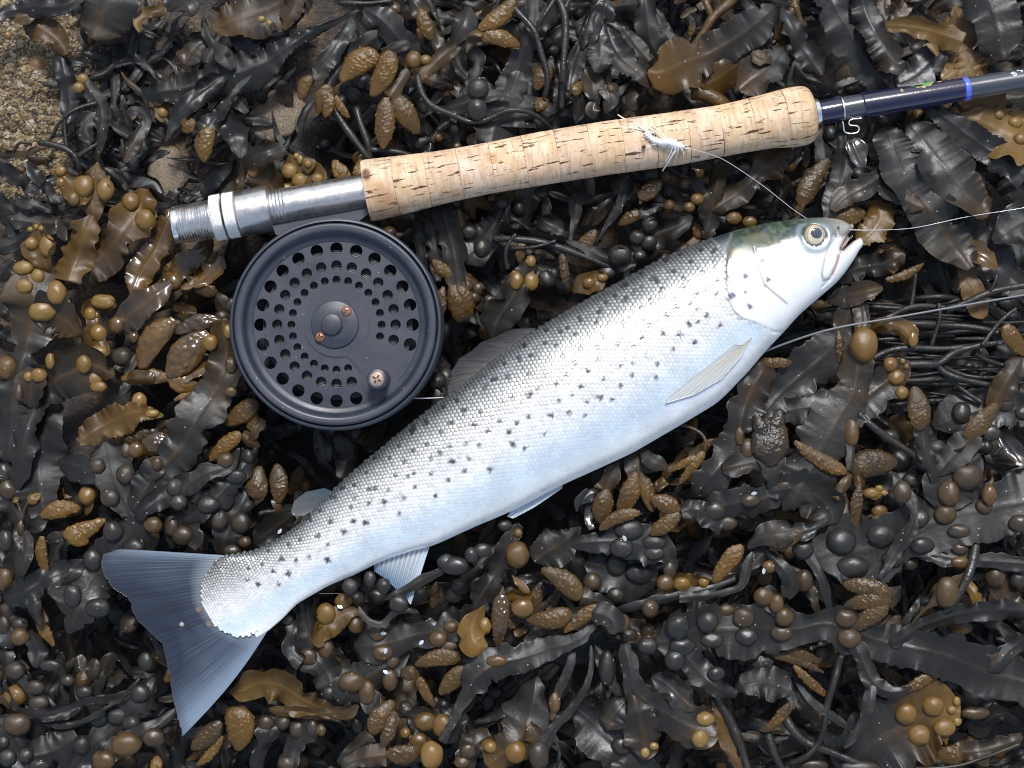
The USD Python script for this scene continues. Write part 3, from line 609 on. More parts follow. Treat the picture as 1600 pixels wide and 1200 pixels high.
# the wound line under the holes, coil beside coil
M_LINE = simple('wound_line', (.075, .08, .085), .42, vary=.4, vscale=400.0)
cv = []
for i in range(24):
    r = 58 * K_ + i * .62
    w = np.arange(97) * 2 * PI / 96; z = FZ - 3.2 - .10 * abs(i - 8) + .12 * np.sin(3 * w + i)
    v, f = tube(np.stack([rc_[0] + r * np.cos(w), rc_[1] + r * np.sin(w), z], 1), .34, 6, cap=False); cv.append((v, f))
REEL.part('wound_line', *cat(cv), M_LINE, kind='stuff')
ft_ = Polygon([tuple((W(x, y, 0, 16) - rc_)[:2]) for x, y in [(424, 352), (470, 340), (540, 322), (574, 322), (580, 330), (560, 345), (600, 368), (450, 372), (430, 366)]])
fmesh = trimesh.creation.extrude_polygon(ft_, 5.0, engine='earcut')
REEL.part('reel_foot', np.array(fmesh.vertices) + [rc_[0], rc_[1], 9.5], np.array(fmesh.faces), M_REEL, smooth=25)

# ------------------------------------------------------------------ the fly on the cork
def cork_z(x, y): return ROD_Z + math.sqrt(max((41 * .2446) ** 2 - ((y - axis_at(x)) * .2446) ** 2, 0))
def fpt(x, y, up=.4): return W(x, y, cork_z(x, y) + up, ROD_Z + 8)
FLY = Thing('shrimp_fly', 'white shrimp fly with two black bead eyes lying on the cork grip', 'fishing fly', [*fpt(1046, 222)[:2], 0])
M_FLUFF = simple('white_dubbing', (.74, .76, .76), .7, vary=.15, vscale=900.0); M_FIBRE = simple('white_fibre', (.78, .77, .73), .35); M_BEAD = simple('black_bead', (.012, .012, .016), .1, coat=1.0); M_HOOK = M_BRIGHT
fl = np.array([(1006, 210), (1014, 217), (1026, 224), (1036, 224), (1048, 226), (1058, 230), (1066, 229)], float)
fl3 = np.array([fpt(x, y, 1.5) for x, y in fl]); cs = CubicSpline(np.arange(7), fl3)
pp = cs(np.linspace(0, 6, 60)); rr_ = np.interp(np.linspace(0, 6, 60), [0, 1, 2, 3, 4, 5, 6], [.35, .7, 1.0, 1.35, 1.4, 1.2, .5])
v, f = tube(pp, rr_, 28); v = v + (meshkit.noise(v * 3.1)[:, None] - .5) * .9
FLY.part('body', v, f, M_FLUFF)
def fibre(pts, r, name, mat=M_FIBRE, up=(.6, .6)):
    p3 = np.array([fpt(x, y, u) for (x, y), u in zip(pts, np.linspace(up[0], up[1], len(pts)))])
    q = CubicSpline(np.arange(len(p3)), p3)(np.linspace(0, len(p3) - 1, 12)) if len(p3) > 2 else np.linspace(p3[0], p3[-1], 8)
    FLY.part(name, *tube(q, np.linspace(r, r * .6, len(q)), 6), mat)
fibre([(1018, 216), (1000, 200), (984, 187), (967, 175)], .38, 'feeler', up=(1.6, 2.2)); fibre([(1020, 210), (996, 203), (967, 198)], .32, 'feeler', up=(1.4, 1.2))
fibre([(1042, 222), (1030, 208), (1018, 197)], .28, 'feeler', up=(2.2, 1.8)); fibre([(1036, 222), (1024, 208), (1012, 202)], .22, 'feeler', up=(2.2, 1.2))
fibre([(1056, 232), (1048, 247), (1038, 263)], .42, 'leg', up=(1.4, .9)); fibre([(1050, 232), (1044, 246), (1040, 252)], .22, 'leg', up=(1.4, .4))
for (x, y), s_ in (((1021, 213), (1030, 222)), ((1005, 231), (1030, 226))):
    fibre([s_, (x, y)], .12, 'eye_stalk', up=(1.6, 1.1)); FLY.part('bead_eye', *ball(fpt(x, y, 1.0), .78, 3), M_BEAD)
rs = np.random.default_rng(8); hv = []
for i in range(90):
    t = rs.uniform(.6, 6); c = cs(t); a = rs.uniform(0, 2 * PI); L = rs.uniform(1.2, 4.8) if t > 3.5 else rs.uniform(1.0, 3.0)
    dirv = np.array([math.cos(a), math.sin(a), rs.uniform(0, .6)]); ax_ = cs(min(t + .1, 6)) - c; ax_ /= np.linalg.norm(ax_)
    dirv -= ax_ * (dirv @ ax_) * .6; dirv /= np.linalg.norm(dirv)
    q = c + dirv * np.linspace(.5, L, 5)[:, None] - np.array([0, 0, 1]) * (np.linspace(0, 1, 5)[:, None] ** 2) * .5
    hv.append(tube(q, np.linspace(.075, .03, 5), 3, cap=False))
FLY.part('hackle', *cat(hv), M_FIBRE, kind='stuff')
ey = np.linspace(0, 2 * PI, 20); ec = fpt(1071, 231, .9)
FLY.part('hook_eye', *tube(np.stack([ec[0] + .8 * np.cos(ey), ec[1] + .55 * np.sin(ey), ec[2] + 0 * ey], 1), .2, 8, cap=False), M_HOOK)
FLY.part('hook_shank', *tube(np.array([fpt(1068, 230, .9), fpt(1058, 231, .6), fpt(1040, 226, .4)]), .2, 8), M_HOOK)

# ------------------------------------------------------------------ lines
M_NYLON = simple('nylon', (.42, .44, .46), .18, spec=.7, coat=.5); M_HEAVY = simple('grey_fly_line', (.11, .12, .13), .4)
def line(name, pts, r, mat, label, cat_='fishing line'):
    p = np.array([W(x, y, z) for x, y, z in pts]); q = CubicSpline(np.arange(len(p)), p)(np.linspace(0, len(p) - 1, 24 * len(p)))
    T = Thing(name, label, cat_, p[0]); T.part('strand', *tube(q, r, 8), mat)
line('tippet', [(1072, 231, 24), (1092, 236, 23.5), (1118, 244, 21), (1140, 255, 19), (1172, 276, 17), (1205, 300, 16), (1235, 324, 15), (1262, 342, 14), (1285, 352, 12)], .12, M_NYLON, 'pale nylon strand running from the white fly down behind the fish head')
line('leader', [(1322, 358, 14), (1340, 359.5, 15), (1390, 359, 15), (1440, 354, 14), (1500, 341, 14), (1560, 331, 14), (1610, 323, 15), (1680, 312, 15)], .14, M_NYLON, 'pale leader stretching from the fish mouth to the right edge')
line('fly_line', [(1180, 556, 8), (1232, 535, 14), (1300, 514, 17), (1370, 501, 17), (1450, 487, 17), (1530, 473, 17), (1600, 461, 17), (1680, 447, 17)], .42, M_HEAVY, 'dark grey fly line coming out from under the throat to the right edge')
line('line_end', [(636, 621, 13), (655, 622.5, 13), (675, 622, 12), (694, 621, 11)], .25, M_NYLON, 'short pale strand between the reel and the back of the fish')
line('fine_strand', [(480, 925, 12), (505, 927, 12), (530, 928, 12), (552, 932, 10)], .09, M_HEAVY, 'very fine strand at the wrist of the tail near the amber frond')
# ------------------------------------------------------------------ the sea trout
DORSAL = [(352, 868), (375, 864), (400, 859), (430, 845), (460, 825), (500, 786), (550, 739), (600, 697), (650, 656), (700, 618), (750, 580), (800, 541), (850, 507), (900, 478), (960, 445), (1020, 412), (1080, 385), (1130, 366), (1180, 352), (1230, 344), (1270, 340), (1300, 341), (1318, 345), (1328, 351), (1331, 357)]
VENTRAL = [(420, 985), (440, 968), (470, 940), (510, 917), (550, 900), (590, 880), (640, 862), (680, 851), (740, 824), (800, 798), (870, 762), (940, 730), (1000, 701), (1060, 666), (1110, 636), (1160, 590), (1195, 550), (1226, 517), (1252, 489), (1282, 463), (1308, 440), (1328, 415), (1342, 392), (1349, 378), (1346, 371), (1338, 370)]
FISH_Z = 13.0
O = np.array([365.0, 930.0]); AX = np.array([.864, -.5035]); AX /= np.linalg.norm(AX); NX = np.array([AX[1], -AX[0]])   # NX: towards the back
def st(p):
    q = np.asarray(p, float) - O
    return np.stack([q @ AX, q @ NX], -1)
def px(s, t): return O + np.multiply.outer(s, AX) + np.multiply.outer(t, NX)
ds_, vs_ = st(DORSAL), st(VENTRAL)
S_END = 1128.0
sg = np.linspace(-2, S_END, 500)
def rising(a):
    keep, last = [], -1e9
    for i, x in enumerate(a):
        keep.append(x > last + .5); last = max(last, x)
    return np.array(keep)
kd = rising(ds_[:, 0]); ds_ = ds_[kd]; top_t = PchipInterpolator(ds_[:, 0], ds_[:, 1])
keep = rising(vs_[:, 0])
bot_t = PchipInterpolator(vs_[keep, 0], vs_[keep, 1])
def dors(s): return top_t(np.clip(s, ds_[0, 0], ds_[-1, 0]))
def vent(s): return bot_t(np.clip(s, vs_[keep, 0][0], vs_[keep, 0][-1]))
def half_d(s): return np.maximum((dors(s) - vent(s)) / 2, .4)
def mid_t(s): return (dors(s) + vent(s)) / 2
def thick(s):                                                     # half thickness, mm
    return np.interp(s, [-5, 30, 120, 300, 600, 830, 950, 1040, 1090, 1120, 1130], [1.1, 2.6, 5.6, 9.5, 14.2, 14.6, 13.4, 10.0, 7.0, 3.2, 1.0])
MOUTH = np.array([(1336, 354), (1331, 358), (1322, 369), (1313, 384), (1310, 391), (1316, 392), (1325, 384), (1333, 377), (1340, 373), (1353, 367), (1353, 350)])
mouth_poly = Polygon(MOUTH)
GILL = LineString([(1141, 366), (1131, 392), (1126, 420), (1126, 445), (1130, 470), (1137, 488), (1150, 500), (1170, 506), (1200, 519), (1222, 520)])
PREOP = LineString([(1172, 392), (1176, 420), (1186, 449), (1202, 462), (1222, 477)])
MAXIL = LineString([(1303, 371), (1290, 388), (1281, 408), (1277, 432), (1281, 442), (1291, 437), (1302, 415), (1309, 394)])
JAW = LineString([(1311, 391), (1304, 412), (1293, 438), (1280, 450)])
OPER2 = LineString([(1186, 449), (1170, 486), (1160, 503)])
THROAT = LineString([(1170, 506), (1200, 519), (1222, 520), (1250, 494)])
LATERAL = LineString([(400, 925), (560, 822), (700, 715), (850, 602), (1000, 505), (1126, 430)])
gill_poly = Polygon(list(GILL.coords) + [(1250, 494), (1345, 400), (1345, 330), (1150, 350)])
EYE = np.array([1266.0, 371.0])
def q_of(p):
    s, t = st(p).T
    return s, (t - mid_t(s)) / half_d(s)
def dist(line, p): return shapely.distance(shapely.points(p), line)
def fish_z(p):
    s, q = q_of(p); q = np.clip(q, -1, 1)
    z = thick(s) * np.clip(1 - np.abs(q) ** 2.3, 0, 1) ** .52
    dm = shapely.distance(shapely.points(p), mouth_poly) * .25
    z = z * np.clip(np.sqrt(np.clip(1 - (1 - np.clip(dm / 2.6, 0, 1)) ** 2, 0, 1)), .02, 1)
    return z
def relief(p):
    """Gill cover, cheek plates, jaw bone and eye socket, in mm."""
    P_ = shapely.points(p)
    inside = shapely.contains(gill_poly, P_)
    dg = dist(GILL, p) * .25
    fade = np.clip((1215 - np.asarray(p)[:, 0]) / 60, .1, 1); h = fade * np.where(inside, .55 * np.exp(-(dg / 5) ** 2), -.35 * np.exp(-(dg / .6) ** 2))
    h -= .30 * np.exp(-(dist(PREOP, p) * .25 / .45) ** 2)
    h -= .55 * np.exp(-(dist(MAXIL, p) * .25 / .4) ** 2)
    mx = shapely.contains(Polygon(MAXIL.coords), P_); h += np.where(mx, .45 * np.clip(dist(MAXIL, p) * .25 / 1.2, 0, 1), 0)
    h -= .6 * np.exp(-(dist(JAW, p) * .25 / .45) ** 2)
    h -= .15 * np.exp(-(dist(OPER2, p) * .25 / .4) ** 2) + .4 * np.exp(-(dist(THROAT, p) * .25 / .6) ** 2)
    de = np.linalg.norm((np.asarray(p) - EYE) / [1, 1.0], axis=1) * .25
    h += .22 * np.exp(-((de - 6.4) / 1.5) ** 2) - 1.1 * np.exp(-(de / 4.6) ** 6)
    for c in ((1307, 358), (1301, 366)): h -= .5 * np.exp(-(np.linalg.norm(np.asarray(p) - c, axis=1) * .25 / .55) ** 2)
    return h
zm = lambda pts, ox, oy, k: [(ox + x / k, oy + y / k) for x, y in pts]
SPOTS = np.array(zm([(1400, 150), (1525, 70), (1460, 120), (1385, 240), (1265, 260), (1435, 230), (1475, 200), (1510, 150), (1570, 155), (1545, 240), (1500, 285), (1335, 290), (1300, 335), (1240, 320), (1190, 310), (1110, 300), (1145, 355), (1090, 365), (1020, 350), (950, 405), (1005, 415), (895, 465), (955, 490), (880, 545), (770, 500), (720, 565), (680, 605), (635, 630), (945, 550), (1045, 550), (925, 605), (885, 640), (800, 650), (755, 670), (660, 720), (580, 710), (485, 705), (410, 770), (345, 800), (285, 880), (240, 925), (175, 930), (310, 940), (430, 925), (355, 1000), (480, 810), (520, 775), (630, 780), (745, 760), (875, 740), (1055, 720), (1130, 735), (1070, 645), (1115, 605), (1215, 570), (1285, 510), (1345, 500), (1410, 470), (1350, 420), (1390, 385), (1275, 410), (1485, 365), (1555, 370), (1525, 435), (1420, 320), (1210, 380), (1115, 430), (1185, 420), (945, 820), (860, 880), (700, 980), (450, 1100), (85, 1110), (85, 1050), (150, 1070), (150, 1130), (270, 1010), (1290, 600), (1255, 660), (1340, 555), (1320, 140), (1280, 190), (1200, 255), (1050, 330), (830, 480), (850, 520)], 530, 400, 2.963)
   + zm([(70, 65), (155, 120), (65, 185), (30, 225), (110, 285), (30, 320), (70, 310), (170, 330), (55, 405), (10, 155)], 1060, 400, 2.963)
   + [(1040, 405), (1062, 398), (1090, 392), (1110, 392), (1076, 412), (1048, 428), (1020, 436), (1000, 428), (1030, 455), (1066, 440), (1092, 428), (1112, 420), (1110, 462), (1096, 452), (1050, 466), (1014, 470), (990, 458), (976, 470), (944, 474), (930, 500), (970, 505), (1000, 500), (1034, 492), (1082, 486), (520, 812), (552, 790), (430, 890), (412, 880), (438, 910), (590, 760), (640, 742), (690, 705), (730, 690)])
HEADSPOTS = np.array([(1183, 411, 5), (1157, 436, 5), (1136, 466, 6), (1192, 440, 4), (1163, 482, 4), (1191, 363, 5), (1224, 395, 2.5), (1156, 460, 3), (1113, 412, 5), (1112, 440, 6)])
rs = np.random.default_rng(11); more = list(map(tuple, SPOTS))
for _ in range(4000):
    s_, q_ = rs.uniform(30, 880), rs.uniform(-.3, .92)
    p_ = px(s_, float(mid_t(s_) + half_d(s_) * q_))
    if rs.random() < np.interp(q_, [-.3, 0, .3, .9], [.0, .12, .5, 1.0]) * np.interp(s_, [0, 300, 900], [.35, .7, 1]) and min(np.hypot(p_[0] - a, p_[1] - b) for a, b in more) > 19: more.append(tuple(p_))
SPOTS = np.array(more)
SP_TREE = cKDTree(SPOTS); SP_R = rs.uniform(3.6, 6.4, len(SPOTS)); SP_A = rs.uniform(0, 6.28, len(SPOTS)); SP_N = rs.integers(3, 6, len(SPOTS))
def skin(p):
    """Colour of the skin by place on the body."""
    s, q = q_of(p)
    nz = meshkit.fbm(np.stack([p[:, 0] / 22, p[:, 1] / 22, 0 * s], -1), 4, 3) - .5
    nf = meshkit.fbm(np.stack([p[:, 0] / 5, p[:, 1] / 5, 0 * s + 9], -1), 3, 8) - .5
    qq = q + .16 * nz * np.interp(q, [-.5, .3], [.5, 1])
    knots = np.array([-1.0, -.82, -.62, -.42, -.15, .2, .48, .68, .84, .95])
    cols = np.array([(.76, .77, .78), (.75, .78, .81), (.60, .72, .80), (.60, .69, .75), (.72, .73, .74), (.71, .71, .71), (.52, .53, .52), (.28, .30, .29), (.09, .11, .115), (.02, .038, .05)])
    c = np.stack([np.interp(qq, knots, cols[:, k]) for k in range(3)], -1)
    # head: pale cheeks, green grey crown
    head = np.clip(np.where(shapely.contains(gill_poly, shapely.points(p)), 1, -1) * dist(GILL, p) / 3 + .5, 0, 1) * (s > 780)
    cheek = lerp((.80, .80, .79), (.70, .74, .77), np.clip(-q - .2, 0, 1))
    crown = np.stack([.045 + .06 * (nz + .5) + .03 * nf, .075 + .06 * (nz + .5) + .04 * nf, .05 + .04 * (nf + .5)], -1)
    crown = crown * .62; crown = crown * np.clip(1 + 1.6 * nf + .8 * (meshkit.fbm(np.stack([p[:, 0] / 9, p[:, 1] / 9, 0 * s + 4], -1), 3, 6) - .5), .3, 1.8)[:, None]; crown = mixc(crown, (.13, .115, .06), np.clip(nz * 4 - .4, 0, 1) * .7); crown = mixc(crown, (.035, .075, .075), np.clip(-nz * 4 - .5, 0, 1))
    edge_q = np.interp(s, [860, 890, 915, 950, 985, 1020, 1050, 1090, 1128], [.30, .26, .34, .48, .46, .45, .36, .10, .0])
    hd = mixc(cheek, (.58, .62, .63), np.clip(nz * 2.2 + .8 * nf, 0, 1) * .6); w = np.clip((q + .22 * nz + .10 * nf - edge_q) / .13 + .5, 0, 1)
    hd = hd * (1 - w[:, None]) + crown * w[:, None]
    snout = np.clip((s - 1070) / 40, 0, 1) * np.clip((q + .1) / .3, 0, 1)
    hd = mixc(hd, (.33, .33, .30), snout * .75)
    c = c * (1 - head[:, None]) + hd * head[:, None]
    c = mixc(c, (.34, .40, .36), np.clip(1 - np.linalg.norm(p - [1155, 402], axis=1) / 20, 0, 1) * 1.2)
    c = mixc(c, (.52, .44, .24), np.clip(1.3 - np.linalg.norm((p - [1149, 401]) * [1, 1.5], axis=1) / 12, 0, 1))
    de = np.linalg.norm(p - EYE, axis=1)
    c = mixc(c, (.15, .20, .235), np.clip(1.5 - np.abs(de - 25) / 4.5, 0, 1) * .8 * np.clip(1.1 - (p[:, 1] < 352) * .8, 0, 1)); c = mixc(c, (.03, .035, .04), de < 17.2)
    # seams
    c = mixc(c, (.30, .27, .24), np.exp(-(dist(GILL, p) / 1.7) ** 2) * .6 * np.clip((1200 - p[:, 0]) / 50, .1, 1)); c = mixc(c, (.25, .21, .20), np.exp(-(dist(PREOP, p) / 1.7) ** 2) * .8); c = mixc(c, (.45, .46, .46), np.exp(-(dist(OPER2, p) / 1.5) ** 2) * .5)
    c = mixc(c, (.22, .23, .24), np.exp(-(dist(MAXIL, p) / 1.6) ** 2) * .8); c = mixc(c, (.42, .10, .09), np.exp(-(dist(LineString([(1303, 402), (1301, 416), (1296, 430)]), p) / 2.0) ** 2) * .8)
    c = mixc(c, (.40, .18, .17), np.exp(-(np.linalg.norm(p - [1187, 450], axis=1) / 3) ** 2) * .7)
    c = mixc(c, (.45, .20, .18), np.exp(-(shapely.distance(shapely.points(p), mouth_poly) / 2.2) ** 2) * .55)
    c = mixc(c, (.02, .02, .02), np.clip(1.4 - np.linalg.norm((p - [1306, 358]) * [1, .8], axis=1) / 2.4, 0, 1))
    for x, y, r in HEADSPOTS:
        dd = np.linalg.norm(p - [x, y], axis=1); c = mixc(c, (.06, .075, .12), np.clip((r + 2.2 * nf * 2 - dd) / 1.5 + .3, 0, 1) * .9)
    return np.clip(c, .012, .85)
def spotted(p):
    dd, i = SP_TREE.query(p)
    v = p - SPOTS[i]; a = np.arctan2(v[:, 1], v[:, 0]) + SP_A[i]
    return np.clip((SP_R[i] * (.72 + .24 * np.cos(a * SP_N[i]) + .55 * (meshkit.noise(np.stack([p[:, 0] / 2.6, p[:, 1] / 2.6, 0 * dd], -1)) - .5)) - dd) / 1.8 + .5, 0, 1)

fish_base = W(840, 640, FISH_Z)
FISH = Thing('sea_trout', 'silver spotted sea trout lying on its side across the seaweed', 'fish', [*fish_base[:2], 0])
# body: one closed skin from wrist to jaws, both flanks
ss = np.r_[np.linspace(-2, 800, 240)[:-1], np.linspace(800, S_END - 1, 190)]
aa = np.linspace(0, PI, 64)
pts = [px(s, mid_t(s) + half_d(s) * np.cos(aa)) for s in ss]
P0 = np.vstack(pts)
def ring_of(b, step):
    e = mouth_poly.buffer(b).exterior
    return np.array([e.interpolate(x).coords[0] for x in np.arange(0, e.length, step)])
ring = [ring_of(b, step) for b, step in ((.05, 1.0), (.5, 1.2), (1.2, 1.4), (2.4, 1.8))]
outline = Polygon(np.vstack([[p[0] for p in pts], [p[-1] for p in pts][::-1]])).buffer(0)
outline = max(getattr(outline, 'geoms', [outline]), key=lambda g: g.area)
P0 = P0[shapely.distance(shapely.points(P0), mouth_poly) > 3.2]
R0 = np.vstack(ring); R0 = R0[shapely.contains(outline.buffer(.3), shapely.points(R0))]
P0 = np.vstack([P0, R0, np.array(outline.exterior.coords)])
P0 = P0[np.unique(np.round(P0, 2), axis=0, return_index=True)[1]]
tri = Delaunay(P0).simplices
cen = P0[tri].mean(1)
region = outline.buffer(.15).difference(mouth_poly)
tri = tri[shapely.contains(region, shapely.points(cen))]
a2 = np.cross(P0[tri[:, 1]] - P0[tri[:, 0]], P0[tri[:, 2]] - P0[tri[:, 0]])
tri = tri[np.abs(a2) > 1e-4]; tri[np.cross(P0[tri[:, 1]] - P0[tri[:, 0]], P0[tri[:, 2]] - P0[tri[:, 0]]) > 0] = tri[np.cross(P0[tri[:, 1]] - P0[tri[:, 0]], P0[tri[:, 2]] - P0[tri[:, 0]]) > 0][:, ::-1]
zt = fish_z(P0); rel = relief(P0)
body_top = W(P0[:, 0], P0[:, 1], FISH_Z + zt + rel * np.clip(zt / 2.0, 0, 1), FISH_Z)
body_bot = W(P0[:, 0], P0[:, 1], FISH_Z - zt * .95, FISH_Z)
col = skin(P0); sp = spotted(P0) * ~shapely.contains(gill_poly, shapely.points(P0)); col = mixc(col, (.035, .037, .045), sp * .85)
N = len(P0)
ftop = tri; fbot = tri[:, ::-1] + N
ed = np.sort(np.vstack([tri[:, [0, 1]], tri[:, [1, 2]], tri[:, [2, 0]]]), axis=1)
uq, cnt = np.unique(ed, axis=0, return_counts=True); rim = uq[cnt == 1]
side = np.vstack([np.stack([rim[:, 0], rim[:, 1], rim[:, 1] + N], 1), np.stack([rim[:, 0], rim[:, 1] + N, rim[:, 0] + N], 1)])
bm = trimesh.Trimesh(np.vstack([body_top, body_bot]), np.vstack([ftop, fbot, side]), process=False)
M_SKIN = usdkit.material(stage, LK + 'trout_skin', {
    'a': ('attribute', {'attribute': 'col'}), 'g': ('geometry', {}), 'n': ('noise_texture', {'scale': 900.0, 'detail': 3.0}), 'n2': ('noise_texture', {'scale': 120.0, 'detail': 3.0}),
    'mr': ('map_range', {'from_min': .3, 'from_max': .7, 'to_min': .2, 'to_max': .42, 'clamp': True}), 'b': ('bump', {'strength': .18, 'distance': .0004}),
    'p': ('principled_bsdf', {'metallic': .12, 'specular_ior_level': .6, 'coat_weight': .35, 'coat_roughness': .18, 'subsurface_weight': .12, 'subsurface_scale': .002})},
    [('a.color', 'p.base_color'), ('g.position', 'n.vector'), ('g.position', 'n2.vector'), ('n2.fac', 'mr.value'), ('mr.result', 'p.roughness'), ('n.fac', 'b.height'), ('b.normal', 'p.normal')], surface='p.BSDF')
M_SCALE = usdkit.material(stage, LK + 'trout_scale', {
    'a': ('attribute', {'attribute': 'col'}),
    'p': ('principled_bsdf', {'metallic': .25, 'roughness': .30, 'specular_ior_level': .7, 'coat_weight': .4, 'coat_roughness': .1})}, [('a.color', 'p.base_color')], surface='p.BSDF')
FISH.part('body', bm.vertices, bm.faces, M_SKIN, col=np.vstack([col, col]))
BODY_TREE = cKDTree(P0)
def on_body(p, lift=0.3):
    p = np.asarray(p, float); inside = shapely.contains(outline, shapely.points(p))
    return np.where(inside, FISH_Z + fish_z(p) + lift, FISH_Z)
# scales: overlapping shingles from the gill cover to the rounded patch on the tail
TAILPATCH = Polygon([(352, 869), (338, 880), (324, 896), (316, 915), (315, 935), (322, 955), (333, 972), (350, 986), (372, 993), (395, 992), (412, 988), (440, 960), (430, 860), (400, 859)])
sv, sf, sc_, nv = [], [], [], 0
row_s, k = -62.0, 0
rs = np.random.default_rng(21)
petal = np.array([(1.0, 0), (.78, .62), (.2, .92), (-.45, .95), (-.98, .56), (-1.18, 0), (-.98, -.56), (-.45, -.95), (.2, -.92), (.78, -.62)])
while row_s < 925:
    s0 = max(row_s, -2.0)
    hd_mm = half_d(s0) * .25; T_ = thick(s0)
    size = np.interp(row_s, [-62, 0, 120, 400, 800], [4.6, 5.0, 5.6, 6.6, 7.0])                     # along the body, px
    ph = np.linspace(.16, PI - .34, 240); arc = np.r_[0, np.cumsum(np.hypot(np.diff(hd_mm * np.cos(ph)), np.diff(T_ * np.sin(ph))))]
    across = size * .25 * .98; na = int(arc[-1] / across)
    pos = (np.arange(na) + (.5 if k % 2 else 0.0)) * across
    a_ = np.interp(pos, arc, ph)
    q = np.sign(np.cos(a_)) * np.abs(np.cos(a_))
    t = mid_t(s0) + half_d(s0) * q * (1 if row_s > 0 else np.interp(row_s, [-70, 0], [.6, 1.0]))
    P_ = O + AX * row_s + np.outer(t, NX) + rs.normal(0, .25, (na, 2))
    okb = shapely.contains(outline, shapely.points(P_)) & ~shapely.contains(gill_poly.buffer(-1), shapely.points(P_)) if row_s > 5 else shapely.contains(TAILPATCH, shapely.points(P_)) | shapely.contains(outline, shapely.points(P_))
    P_ = P_[okb]; q = q[okb]
    if len(P_):
        r = size * .62
        ring_p = P_[:, None] + r * (petal[None, :, 0:1] * (AX * 1.0) + petal[None, :, 1:2] * NX * .95)   # first petal point looks to the head
        allp = np.concatenate([P_[:, None], ring_p], 1)
        flat = allp.reshape(-1, 2)
        if row_s > 5: z = FISH_Z + fish_z(flat)
        else: z = np.maximum(FISH_Z + np.where(shapely.contains(outline, shapely.points(flat)), fish_z(flat), 0), FISH_Z + np.interp((flat - O) @ AX, [-70, -10, 5], [.3, 1.1, 1.4]))
        z = z.reshape(len(P_), 11)
        amp = np.interp(q, [-1, -.6, -.2, .5, .9], [.05, .09, .15, .22, .24])[:, None]
        u_ = np.r_[0, petal[:, 0]]
        lift_ = amp * (.5 - .62 * u_) + np.where(np.arange(11) == 0, amp[:, :1] * .75, 0) + rs.normal(0, .02, (len(P_), 1)) + .05
        V = W(allp[..., 0], allp[..., 1], z + lift_, FISH_Z)
        cc = skin(P_); spt = spotted(allp.reshape(-1, 2)).reshape(len(P_), 11)
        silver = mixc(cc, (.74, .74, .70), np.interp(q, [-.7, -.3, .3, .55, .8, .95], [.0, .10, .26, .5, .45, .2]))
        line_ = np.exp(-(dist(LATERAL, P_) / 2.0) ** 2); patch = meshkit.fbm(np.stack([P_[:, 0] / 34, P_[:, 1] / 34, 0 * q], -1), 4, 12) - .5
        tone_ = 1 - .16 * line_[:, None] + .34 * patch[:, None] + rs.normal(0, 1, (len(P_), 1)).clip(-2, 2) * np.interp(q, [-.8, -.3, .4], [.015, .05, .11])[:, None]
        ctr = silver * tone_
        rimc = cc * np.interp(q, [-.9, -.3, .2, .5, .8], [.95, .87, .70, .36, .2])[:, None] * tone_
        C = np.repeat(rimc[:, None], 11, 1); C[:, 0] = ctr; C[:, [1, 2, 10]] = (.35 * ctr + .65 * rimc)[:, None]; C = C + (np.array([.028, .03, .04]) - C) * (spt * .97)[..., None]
        j = np.arange(10); fan = np.stack([np.zeros(10, int), 1 + (j + 1) % 10, 1 + j], 1)
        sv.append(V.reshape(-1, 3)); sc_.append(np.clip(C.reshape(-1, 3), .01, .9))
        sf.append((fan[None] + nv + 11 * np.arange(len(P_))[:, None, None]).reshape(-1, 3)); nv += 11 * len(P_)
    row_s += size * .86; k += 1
FISH.part('scales', np.vstack(sv), np.vstack(sf), M_SCALE, col=np.vstack(sc_), kind='stuff')

